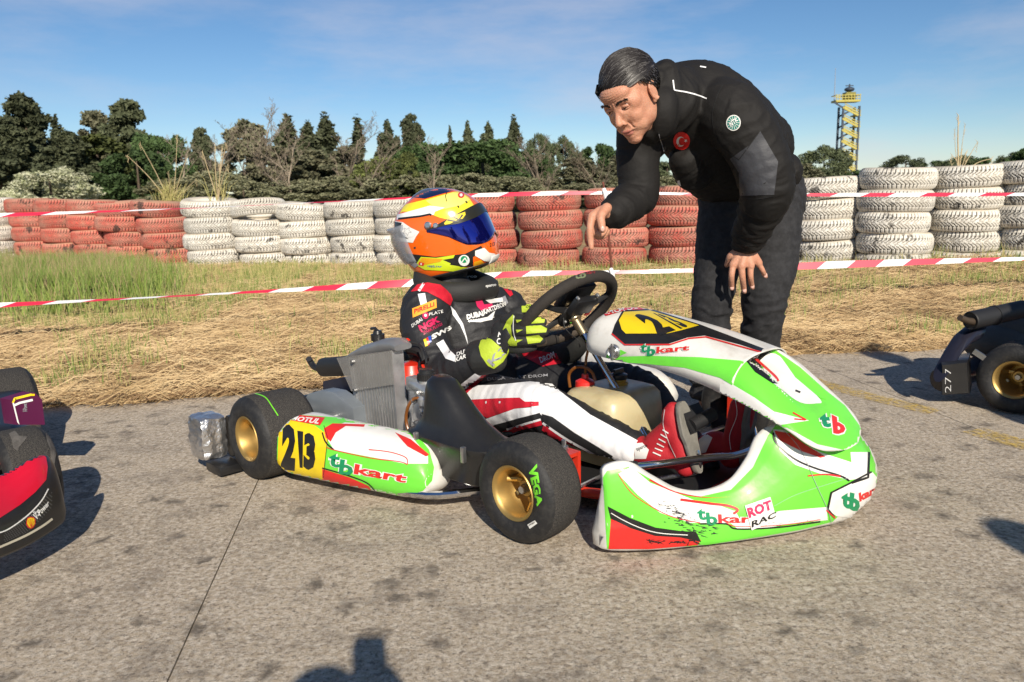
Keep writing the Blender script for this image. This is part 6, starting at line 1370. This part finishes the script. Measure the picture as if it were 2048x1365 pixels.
for q in ((916, 414), (932, 405)): sk.line([(q[0] - 1, q[1] - 2), (q[0] + 2, q[1] + 2)], 2.6, C_BLK, .003, smooth=False)
sk.line([(950, 486), (966, 480)], 1.4, C_SCR, .003, smooth=False); sk.line([(828, 496), (832, 495)], 3, C_SCR, .003, smooth=False)
sk.done('helmet_paint', helm)
sk = Skin([strip and [o for o in vis.children if o.name.startswith('visor_strip')][0]], KM)
sk.poly([(888, 447), (898, 436), (930, 424), (931, 430), (925, 438), (915, 440), (900, 448), (890, 450)], C_YEL, .0012, 3); sk.line([(894, 440), (915, 444), (925, 430)], 3, C_BLK, .002, smooth=False); sk.line([(906, 434), (918, 440)], 2.5, C_BLK, .002, smooth=False); sk.done('strip_print', vis)
# suit print: patches, panels, stripes
sk = Skin([suit], KM); _p = sk.poly; sk.poly = lambda pts, m_, off=.0012, step=5, smooth=False: _p(pts, m_, off + .0012, min(step, 3.5), smooth); _t = sk.text; sk.text = lambda st, q, m_, off=.002, grow=0: _t(st, q, m_, off + .0014, grow); _l = sk.line; sk.line = lambda pts, w_, m_, off=.0016, **k: _l(pts, w_, m_, off + .0012, **k)
sk.poly([(822, 584), (835, 570), (855, 566), (880, 570), (900, 586), (905, 600), (900, 612), (880, 598), (855, 585), (835, 582)], M_SR, .0014, 4); sk.poly([(1000, 563), (1018, 570), (1026, 590), (1020, 594), (1008, 580)], M_SR, .0014, 4)
sk.line([(838, 583), (848, 568), (853, 565)], 5, M_SW, .002); sk.poly([(836, 589), (850, 587), (854, 608), (842, 614)], M_SW, .0016, 4)
sk.poly([(825, 618), (872, 599), (873, 616), (826, 636)], pr('patch_orange', (.90, .38, .03), .6), .0024, 4); sk.text('PIRELLI', [(829, 620), (868, 605), (868, 613), (829, 629)], C_RED, .0034, .03)
sk.text('DUBAI', [(823, 650), (842, 636), (846, 642), (825, 656)], C_WHT, .002, .01); sk.ellipse((851, 632), 6, 7, C_PNK, .002); sk.ellipse((851, 632), 2.6, 3, C_WHT, .003); sk.text('PLATE', [(858, 627), (885, 620), (886, 626), (858, 633)], C_WHT, .002, .01)
sk.text('NGK', [(836, 652), (876, 632), (880, 644), (842, 666)], C_PNK, .0022, .06); sk.text('SPARK PLUGS', [(844, 664), (883, 646), (884, 651), (848, 671)], C_PNK, .0022, .01)
sk.poly([(847, 680), (852, 678), (856, 692), (851, 694)], C_YEL, .0022, 3); sk.poly([(852, 678), (856, 675), (859, 689), (856, 692)], C_RED, .0022, 3); sk.poly([(856, 674), (862, 672), (863, 684), (859, 687)], C_BLU, .0022, 3); sk.text('SWS', [(862, 671), (900, 651), (905, 658), (864, 681)], C_WHT, .0022, .05)
sk.poly([(872, 688), (886, 680), (898, 700), (912, 712), (910, 724), (892, 718)], M_SW, .0016, 4); sk.text('DUBAI &', [(914, 706), (954, 690), (955, 698), (914, 714)], C_WHT, .002, .02); sk.text('KART', [(912, 716), (940, 706), (939, 714), (911, 725)], C_WHT, .002, .03)
sk.poly([(900, 612), (910, 622), (926, 648), (934, 676), (936, 690), (930, 672), (920, 650), (905, 630)], M_SW, .0016, 4)
sk.text('DUBAI', [(933, 630), (964, 622), (968, 632), (934, 640)], C_WHT, .002, .05); sk.text('KARTDROM', [(965, 620), (1010, 603), (1012, 612), (968, 630)], C_WHT, .002, .05); sk.poly([(950, 600), (962, 598), (968, 610), (984, 608), (986, 616), (962, 622), (954, 614)], C_PNK, .0018, 3); sk.poly([(970, 601), (1004, 596), (1006, 604), (980, 608)], C_WHT, .0016, 3)
sk.poly([(936, 644), (975, 634), (990, 622), (984, 640), (960, 645)], C_WHT, .0014, 4)
for i in range(10): x = 936 + i * 5; sk.line([(x, 643 - i * .6), (x + 7, 640 - i * .6)], 1.2, C_WHT, .002, smooth=False)
sk.poly([(1002, 596), (1010, 592), (1016, 606), (1010, 612)], C_GRY, .001, 4) 
sk.poly([(917, 772), (965, 735), (975, 740), (930, 782)], M_SW, .0016, 4); sk.poly([(928, 782), (975, 740), (986, 744), (940, 782), (932, 790)], M_SR, .0018, 4)
# leg panels
sk.poly([(932, 784), (950, 772), (1000, 770), (1060, 764), (1105, 768), (1118, 782), (1180, 830), (1250, 868), (1286, 888), (1264, 925), (1222, 926), (1160, 890), (1105, 850), (1078, 826), (1060, 812), (1000, 815), (940, 800)], M_SW, .0012, 6)
sk.poly([(938, 800), (1000, 797), (1040, 796), (1050, 804), (1078, 804), (1078, 812), (1030, 818), (975, 836), (956, 826)], M_SR, .0018, 5)
sk.poly([(972, 838), (1030, 818), (1078, 814), (1082, 826), (1040, 836), (1000, 848), (984, 852)], M_SW, .0018, 5); sk.poly([(988, 850), (1040, 836), (1080, 826), (1084, 838), (1040, 848), (1000, 862)], M_SBK, .0022, 5)
sk.poly([(1000, 864), (1042, 850), (1082, 840), (1086, 850), (1040, 860), (1008, 872)], M_SR, .0022, 5); sk.line([(1000, 863), (1042, 850), (1082, 839)], 4, M_SW, .0028)
sk.poly([(1084, 828), (1105, 834), (1150, 866), (1200, 896), (1226, 912), (1218, 928), (1180, 908), (1130, 880), (1088, 848)], M_SBK, .0020, 5); sk.poly([(1088, 848), (1130, 880), (1180, 908), (1216, 928), (1205, 932), (1160, 912), (1110, 880), (1084, 860)], M_SR, .0020, 5); sk.line([(1086, 846), (1130, 876), (1180, 904), (1218, 926)], 4.5, M_SW, .0028)
sk.text('DUBAI KART DROM', [(974, 757), (1096, 748), (1096, 754), (976, 763)], C_GRY, .002, .01)
# left sleeve
sk.poly([(1036, 694), (1060, 700), (1120, 708), (1136, 712), (1120, 728), (1085, 734), (1050, 716)], M_SR, .0014, 4); sk.text('DROM', [(1078, 716), (1108, 703), (1112, 714), (1082, 728)], C_WHT, .0022, .03)
sk.done('suit_print', drv)
sk = Skin([brace], KM); sk.text('sparco', [(917, 552), (954, 552), (954, 558), (917, 557)], C_WHT, .0016, .03); sk.text('sparco', [(971, 571), (992, 568), (992, 574), (971, 577)], C_WHT, .0016, .03); sk.done('lettering', brace)
sk = Skin([gv], KM)
for y0, x1 in ((648, 1091), (664, 1093), (683, 1084)): pass
sk.poly([(1043, 610), (1066, 608), (1076, 616), (1070, 624), (1044, 625)], M_GLY, .0014, 3, ); sk.text('OMP', [(1052, 612), (1068, 611), (1068, 616), (1052, 617)], C_BLK, .0022, .02)
sk.poly([(1052, 632), (1080, 631), (1091, 638), (1088, 646), (1052, 648)], M_GLY, .0014, 3); sk.poly([(1052, 653), (1082, 651), (1094, 658), (1092, 665), (1053, 668)], M_GLY, .0014, 3); sk.poly([(1052, 673), (1078, 670), (1086, 678), (1080, 685), (1056, 688)], M_GLY, .0014, 3)
sk.poly([(1006, 660), (1014, 642), (1026, 630), (1030, 634), (1022, 652), (1024, 672), (1034, 686), (1034, 692), (1020, 692), (1012, 680)], M_GLY, .0014, 3)
for y0 in (642, 662, 682): sk.poly([(1032, y0 - 2), (1046, y0 - 2), (1034, y0 + 4)], M_GLY, .0016, 3)
sk.line([(1028, 632), (1027, 660), (1032, 682)], 1.6, C_WHT, .002); sk.poly([(963, 678), (970, 674), (984, 680), (1000, 694), (1018, 690), (1018, 704), (1006, 724), (988, 738), (976, 732), (962, 712), (958, 694)], M_GLY, .0016, 4)
sk.text('K3', [(974, 722), (1006, 690), (1018, 700), (986, 734)], C_GRY, .0024, .02); sk.text('OZ', [(992, 688), (998, 664), (1008, 668), (1002, 690)], C_WHT, .0024, .02)
sk.done('glove_print', drv)
# racing boots
M_SUE = mat('red_suede', (.42, .012, .02), .7, bump=.3, bscale=180); M_SOLG = mat('grey_sole', (.20, .19, .165), .8, nz=(25, .6), bump=.4, bscale=90)
def boot(cs, solePts, nm_):
    g = MB(); 
    for P, r_ in cs: limb(g, P, r_, 16)
    bo = link('boot', blob(g, .005, 4, 'boot'), M_SUE, drv)
    g = MB(); P = [Vector(p) for p in solePts]; rings = []
    n0 = 26; side = Vector((0, 1, 0))
    V = []
    for k, (ofs, sc_) in enumerate(((0, .9), (.003, 1), (.012, 1), (.015, .9))):
        ring = []
        for j in range(n0):
            t = 2 * math.pi * j / n0; u_ = .5 - .5 * math.cos(t); c_ = P[0].lerp(P[1], u_); wd_ = .034 * sc_ * math.copysign(abs(math.sin(t)) ** .7, math.sin(t)) * (1.0 if u_ > .5 else .8); ax_ = (P[1] - P[0]).normalized(); nrm_ = ax_.cross(side).normalized() 
            if nrm_.x < 0: nrm_ = -nrm_
            ring.append(c_ + side * wd_ + nrm_ * ofs)
        rings.append(ring)
    g.loft(rings); so_ = g.build('sole', M_SOLG, bo, sharp=40); return bo
b1 = .105
rb = boot([([kv(1262, 895, .12), kv(1300, 905, .12), kv(1352, 915, b1)], [.044, .038, .034]), ([kv(1372, 935, b1), kv(1358, 880, b1), kv(1345, 835, b1), kv(1346, 818, b1)], [.030, .032, .031, .022]), ([kv(1310, 890, .115), kv(1345, 860, b1)], [.036, .036])], [kv(1393, 948, b1), kv(1356, 804, b1)], 'R')
lb = boot([([dAL, kv(1430, 890, -.14), kv(1452, 900, -.14)], [.048, .042, .038]), ([kv(1462, 915, -.14), kv(1476, 860, -.14), kv(1486, 810, -.14), kv(1486, 796, -.14)], [.036, .038, .036, .026])], [kv(1482, 930, -.14), kv(1502, 780, -.14)], 'L')
sk = Skin([rb], KM); sk.poly([(1268, 888), (1285, 886), (1298, 900), (1292, 918), (1270, 918)], C_WHT, .0014, 4); sk.text('sparco', [(1272, 898), (1294, 889), (1297, 895), (1276, 905)], C_BLK, .0022, .01)
for k in range(6): sk.line([(1306 + 4 * k, 905 - 9 * k), (1322 + 3 * k, 912 - 9 * k)], 2.4, C_WHT, .003, smooth=False)
sk.line([(1330, 820), (1327, 850), (1336, 880), (1352, 915)], 1.2, C_WHT, .002); sk.done('boot_print', drv)
sk = Skin([lb], KM); sk.line([(1470, 795), (1474, 830), (1460, 870), (1462, 900)], 1.2, C_WHT, .002); sk.poly([(1398, 880), (1412, 868), (1425, 876), (1412, 905), (1400, 908)], C_WHT, .0014, 4); sk.done('boot_print', drv)
# ================================================================== THE OTHER KARTS, CUT BY THE PHOTO EDGES
def copy_branch(o, par, swap, keep=None):
    c = o.copy(); COL.objects.link(c); c.parent = par
    if c.type == 'MESH' and any(m_ and m_.name in swap for m_ in o.data.materials):
        c.data = o.data.copy()
        for i, m_ in enumerate(c.data.materials):
            if m_ and m_.name in swap: c.data.materials[i] = swap[m_.name]
    for ch in o.children:
        if not ch.name.startswith('lettering'): copy_branch(ch, c, swap)
    return c
def make_kart(label, loc, parts, swap, rz=-TH):
    t = thing('racing_kart', label, 'kart', loc, rz)
    for ch in list(kart.children):
        if ch.name.split('.')[0] in parts: copy_branch(ch, t, swap)
    return t
M_K2 = mat('black_fairing', (.014, .014, .016), .4, coat=.15); M_K2R = mat('crimson_print', (.62, .008, .03), .3, coat=.4); M_LIP = mat('cream_edge', (.62, .57, .44), .4)
w2 = gp(62, 1045); K2 = w2 - (U * 0 + Nn * -.535); K2.z = 0
k2 = make_kart('red and black kart cut by the left photo edge with scraped tyres', K2, ('wheel', 'rear_axle', 'nose_fairing', 'side_pod', 'frame_tube', 'seat', 'rear_bumper', 'nose_bar', 'tie_rod', 'floor_tray', 'steering_column', 'number_panel_hood', 'fuel_tank', 'pod_bar', 'yoke', 'kingpin'), {'white_nose_plastic': M_K2})
KM2 = Matrix.Translation(K2) @ Matrix.Rotation(-TH, 4, 'Z')
n2 = [c for c in k2.children if c.name.startswith('nose_fairing')][0]
n2.location = (-.10, .085, .062); n2.scale = (1, 1, .80); sk = Skin([n2], KM2 @ Matrix.Translation((-.10, .085, .062)) @ Matrix.Diagonal((1, 1, .80, 1)))
sk.poly([(-60, 935), (5, 924), (60, 908), (90, 905), (95, 935), (92, 960), (70, 985), (40, 1010), (0, 1036), (-60, 1060)], M_K2R, .0015, 5)
sk.line([(-20, 1068), (10, 1062), (50, 1035), (80, 1005), (96, 978)], 2.6, C_WHT, .002)
hexm = pr('print_honeycomb', (.10, .10, .105))
for r0 in range(0, 9):
    for c0 in range(0, 26):
        x = 8 + c0 * 4.2 + (r0 % 2) * 2.1; y = 1088 - (x - 8) * .78 - r0 * 4.0 + 10 * math.sin((x - 8) / 30)
        if x < 104 and y < 1092 - (x) * .52 and y > 1066 - max(0, x - 8) * .86: sk.ellipse((x, y), 1.3, 1.1, hexm, .0018, step=3)
sk.text('V-Power', [(64, 1030), (95, 1000), (98, 1010), (72, 1042)], C_WHT, .0024, .03); sk.text('Shell', [(64, 1024), (76, 1020), (78, 1024), (67, 1030)], C_WHT, .0024, .02)
shl = [(61 + 9.5 * math.cos(a_) * (1 if math.sin(a_) > -.6 else .8), 1046 - 10.5 * math.sin(a_)) for a_ in [math.pi * (-.32 + 1.64 * i / 13) for i in range(14)]]
sk.poly([(52, 1042), (54, 1036), (60, 1034), (67, 1035), (70, 1040), (70, 1048), (66, 1055), (61, 1058), (55, 1056), (51, 1049)], C_RED, .0022, 3); sk.poly([(53, 1042), (55, 1038), (60, 1036), (66, 1037), (68, 1041), (68, 1048), (64, 1053), (61, 1056), (57, 1054), (53, 1048)], C_YEL, .0028, 3)
for tx, ty in ((55, 1041), (59, 1038), (63, 1038), (67, 1042)): sk.line([(61, 1055), (tx, ty)], .8, C_RED, .0034, smooth=False)
sk.line([(-30, 1104), (0, 1094), (50, 1072), (85, 1052), (104, 1038)], 4.5, M_LIP, .002)
sk.done('nose_graphics', n2)
wl = [c for c in k2.children if c.name.startswith('wheel') and c.location.x > -.1 and c.location.y > 0]
if wl:
    tw_ = [c for c in wl[0].children if c.name.startswith('tyre')][0]; skT = Skin([tw_], KM2 @ Matrix.Translation(wl[0].location)); M_BARE = mat('scraped_tyre_canvas', (.12, .11, .10), .95, nz=(40, .8), bump=.6, bscale=120)
    skT.poly([(18, 868), (30, 862), (38, 872), (55, 874), (48, 884), (38, 895), (36, 904), (26, 896), (24, 882)], M_BARE, .0016, 3); skT.poly([(88, 852), (96, 856), (104, 880), (112, 905), (108, 935), (102, 925), (100, 900), (94, 885)], M_BARE, .0016, 3); skT.done('scraped_patch', wl[0])
# painted pod at its rear left wheel
g = MB(); P = [(24, 800), (70, 786), (84, 800), (90, 850), (32, 850)]; Yp = 2.55
f_ = [KM2.inverted() @ atY(x, y, 2.35) for x, y in P]; g.loft([f_, [q + Vector((-.05, -.02, 0)) for q in f_]]); g.build('pod_end_plate', mat('plum_print', (.09, .012, .05), .3, coat=.4), k2, sharp=30)
sk = Skin([[c for c in k2.children if c.name.startswith('pod_end_plate')][0]], KM2)
sk.line([(26, 806), (30, 798), (62, 790), (70, 790)], 4, C_YEL, .002, smooth=False); sk.line([(27, 812), (40, 806), (66, 800)], 4.5, C_WHT, .002, smooth=False); sk.line([(27, 806), (38, 850)], 3, C_WHT, .0022, smooth=False); sk.text('V-Power', [(46, 824), (46, 808), (54, 806), (56, 824)], C_GRY, .002, .02); sk.done('graphics', k2)

M_K3 = mat('dark_navy_fairing', (.014, .014, .024), .3, coat=.3)
w3 = gp(2030, 822); K3 = w3 - (U * -.936 + Nn * .75); K3.z = 0
k3_ = make_kart('dark kart cut by the right photo edge, gold rear rim and exhaust showing', K3, ('wheel', 'rear_axle', 'nose_fairing', 'side_pod', 'frame_tube', 'seat', 'nose_bar', 'tie_rod', 'floor_tray', 'steering_column', 'number_panel_hood', 'number_panel_apron', 'fuel_tank', 'yoke', 'kingpin'), {'white_nose_plastic': M_K3})
KM3 = Matrix.Translation(K3) @ Matrix.Rotation(-TH, 4, 'Z'); KI3 = KM3.inverted()
def r3(x, y, Y): return KI3 @ atY(x, y, Y)
g = MB(); F_ = [r3(1882, 728, 3.05), r3(1936, 722, 3.02), r3(1940, 790, 3.02), r3(1882, 792, 3.05)]; off_ = KI3.to_3x3() @ Vector((.10, .16, 0)); rs = []
c_ = sum(F_, Vector()) / 4
for k_, f in ((0, .90), (.10, 1), (.9, 1), (1, .92)): rs.append([c_ + (p - c_) * f + off_ * k_ for p in F_])
g.loft(rs); bx = g.build('bumper_end', M_BLKP, k3_, sharp=50)
sk = Skin([bx], KM3); sk.text('277', [(1890, 786), (1890, 738), (1902, 736), (1902, 784)], mat('chalk', (.55, .55, .55), .9), .002, -.015); sk.done('chalk_number', k3_)
g = MB(); rings = []
for (x, y, w_, Y) in ((1882, 742, .05, 3.06), (1896, 720, .06, 3.08), (1915, 690, .06, 3.12), (1938, 668, .055, 3.15), (1960, 662, .04, 3.18)):
    c_ = r3(x, y, Y); rings.append([c_ + Vector((w_ * .5 * math.cos(t), w_ * 1.2 * math.sin(t) * .6, w_ * .8 * math.sin(t))) for t in [j / 10 * 6.2832 for j in range(10)]])
g.loft(rings); g.build('rear_bumper', M_K3, k3_, sharp=50)
g = MB(); g.tube([r3(1884, 760, 3.12), r3(1960, 735, 3.3), r3(2100, 690, 3.7)], .05, n=12); g.build('bumper_tube', M_K3, k3_)
g = MB(); e0 = r3(1940, 642, 3.10); e1 = r3(2075, 612, 3.25); ed = (e1 - e0).normalized(); g.lathe(e0, ed, [(0, .004), (.030, .004), (.034, 0), (.037, .004), (.037, .13), (.040, .131), (.040, .14), (.037, .141), (.037, .30), (0, .31)], 26); g.build('silencer', M_BLKM, k3_, sharp=30)
g = MB(); g.tube([r3(1952, 645, 3.1), r3(1935, 642, 3.08), r3(1920, 636, 3.06)], [.015, .013, .012], n=12); g.build('tail_pipe', mat('brown_burnt_steel', (.09, .065, .045), .6, .5), k3_)
g = MB(); g.ell(r3(2010, 690, 3.35), (.17, .12, .09)); g.ell(r3(2060, 672, 3.35), (.2, .14, .12)); g.build('engine_cover', mat('dusty_engine_cover', (.07, .06, .05), .6, nz=(12, .5)), k3_)
g = MB(); g.box(r3(1962, 712, 3.0), (.03, .006, .01), rot=Matrix.Rotation(R(30), 3, 'Y')); g.build('chain_link', M_STEEL, k3_)

# ================================================================== PEOPLE OUTSIDE THE PHOTO WHOSE SHADOWS FALL INTO IT
def figure(label, J, top, low, skin=M_SKIN, k=1.0):
    """J: joints (world): head, neck, chest, pelvis, shoulders, elbows, hands, hips, knees, ankles"""
    g = MB(); V_ = {a: Vector(b) for a, b in J.items()}
    g.ell(V_['head'], (.078, .095, .115)); g.ell(V_['head'] + V_['face'] * .09 + Vector((0, 0, -.015)), (.014, .018, .014))
    limb(g, [V_['head'] - Vector((0, 0, .05)), V_['neck']], [.055, .06]); limb(g, [V_['neck'], V_['chest'], V_['pelvis']], [.08, .13, .13])
    for s_ in 'lr':
        limb(g, [V_['sh' + s_], V_['el' + s_], V_['ha' + s_]], [.055, .042, .03]); hd = (V_['ha' + s_] - V_['el' + s_]).normalized(); sd = hd.orthogonal().normalized()
        g.ell(V_['ha' + s_] + hd * .04, (.035, .035, .045))
        for q in range(4): limb(g, [V_['ha' + s_] + hd * .06 + sd * (q - 1.5) * .018, V_['ha' + s_] + hd * (.12 + .012 * (1.5 - abs(q - 1.5))) + sd * (q - 1.5) * .021], [.010, .008], 8)
        limb(g, [V_['ha' + s_] + sd * .02, V_['ha' + s_] + sd * .055 + hd * .06], [.011, .009], 8)
        limb(g, [V_['hi' + s_], V_['kn' + s_], V_['an' + s_]], [.08, .05, .04])
        g.ell(V_['an' + s_] + V_['face'] * .07 - Vector((0, 0, .03)), (.05, .11, .04))
    o = link('person', blob(g, .008, 3, 'person'), skin); o['label'] = label; o['category'] = 'person'
    g = MB(); limb(g, [V_['neck'] - Vector((0, 0, .02)), V_['chest'], V_['pelvis']], [.10, .165, .16], 20); g.ell(V_['chest'] + Vector((0, 0, .08)), (.20, .12, .10))
    for s_ in 'lr': limb(g, [V_['sh' + s_], V_['el' + s_], V_['el' + s_].lerp(V_['ha' + s_], .9)], [.075, .06, .045])
    link('jacket', blob(g, .009, 3, 'jacket'), top, o)
    g = MB(); g.ell(V_['pelvis'], (.16, .14, .13))
    for s_ in 'lr': limb(g, [V_['hi' + s_], V_['kn' + s_], V_['an' + s_]], [.10, .075, .065])
    link('trousers', blob(g, .009, 3, 'trousers'), low, o)
    g = MB(); g.ell(V_['head'] + Vector((0, 0, .025)) - V_['face'] * .012, (.086, .098, .105)); link('hair', blob(g, .006, 2, 'hair'), M_HAIR, o); return o
M_JB = mat('navy_jacket', (.02, .03, .07), .7); M_TB = mat('grey_trousers', (.06, .06, .07), .8)
figure('photographer crouching behind the camera whose head shadow falls on the concrete', dict(head=(-.025, -.31, .955), face=(0, 1, 0), neck=(-.03, -.38, .80), chest=(-.02, -.46, .66), pelvis=(.03, -.62, .38), shl=(-.20, -.40, .79), elr=(.24, -.22, .68), shr=(.16, -.44, .74), ell=(-.22, -.20, .70), hal=(-.09, -.09, .80), har=(.09, -.09, .81), hil=(-.08, -.60, .36), hir=(.14, -.60, .36), knl=(-.16, -.20, .42), knr=(.20, -.18, .30), anl=(-.16, -.42, .09), anr=(.20, -.52, .12)), M_JB, M_TB)
g = MB(); g.box((0, -.115, .868), (.065, .022, .045), bev=.008); g.lathe((0, -.095, .872), (0, 1, 0), [(0, 0), (.036, 0), (.037, .045), (.034, .05), (0, .05)], 24); g.box((.01, -.12, .930), (.018, .018, .02), bev=.004); g.box((.025, -.12, .985), (.030, .022, .034), bev=.006); o = g.build('camera_body', M_BLKP, None); o['label'] = 'black photo camera held by the crouching photographer'; o['category'] = 'camera'
def standing(label, x, y, h, fc, top, low, arm=0):
    f = Vector((math.cos(fc), math.sin(fc), 0)); l_ = Vector((-f.y, f.x, 0)); b = Vector((x, y, 0)); s_ = h / 1.76
    def q(a, c, z): return tuple(b + f * a * s_ + l_ * c * s_ + Vector((0, 0, z * s_)))
    return figure(label, dict(head=q(.02, 0, 1.64), face=tuple(f), neck=q(0, 0, 1.48), chest=q(0, 0, 1.28), pelvis=q(0, 0, .95), shl=q(0, .19, 1.42), shr=q(0, -.19, 1.42), ell=q(-.02, .30 + arm, 1.14), elr=q(-.02, -.30 - arm, 1.14), hal=q(.12, .22, .95 + arm), har=q(.12, -.22, .95 + arm), hil=q(0, .10, .92), hir=q(0, -.10, .92), knl=q(.03, .11, .50), knr=q(.03, -.11, .50), anl=q(0, .12, .09), anr=q(0, -.12, .09)), top, low)
standing('bystander in dark red jacket standing outside the right photo edge near the camera', 1.80, -.75, 1.74, R(100), mat('dark_red_jacket', (.18, .02, .02), .7), M_TB)
standing('mechanic in grey overall standing outside the photo beside the dark kart', 2.42, 1.48, 1.72, R(150), mat('grey_overall', (.10, .10, .11), .8), mat('grey_overall_legs', (.10, .10, .11), .8), .10)
# small litter in the straw
for (x, y, lab, cc) in ((62, 733, 'crushed tin can with red print lying in the straw at the left', (.45, .42, .38)), (420, 690, 'clear crumpled plastic bag lying flat in the straw', (.55, .53, .46)), (33, 660, 'white paper scrap lying in the straw at the far left', (.75, .74, .70))):
    P0 = gp(x, y, .03); g = MB(); g.ell((0, 0, 0), (.045, .025, .016) if cc[0] < .5 else (.06, .03, .008)); me = g.mesh('litter', True, 0)
    for v in me.vertices: v.co += Vector((noise.noise(v.co * 40), noise.noise(v.co * 40 + Vector((3, 0, 0))), noise.noise(v.co * 40 + Vector((0, 5, 0))))) * .012
    o = link('litter', me, mat('litter_stuff', cc, .4)); o.location = P0; o['label'] = lab; o['category'] = 'litter'
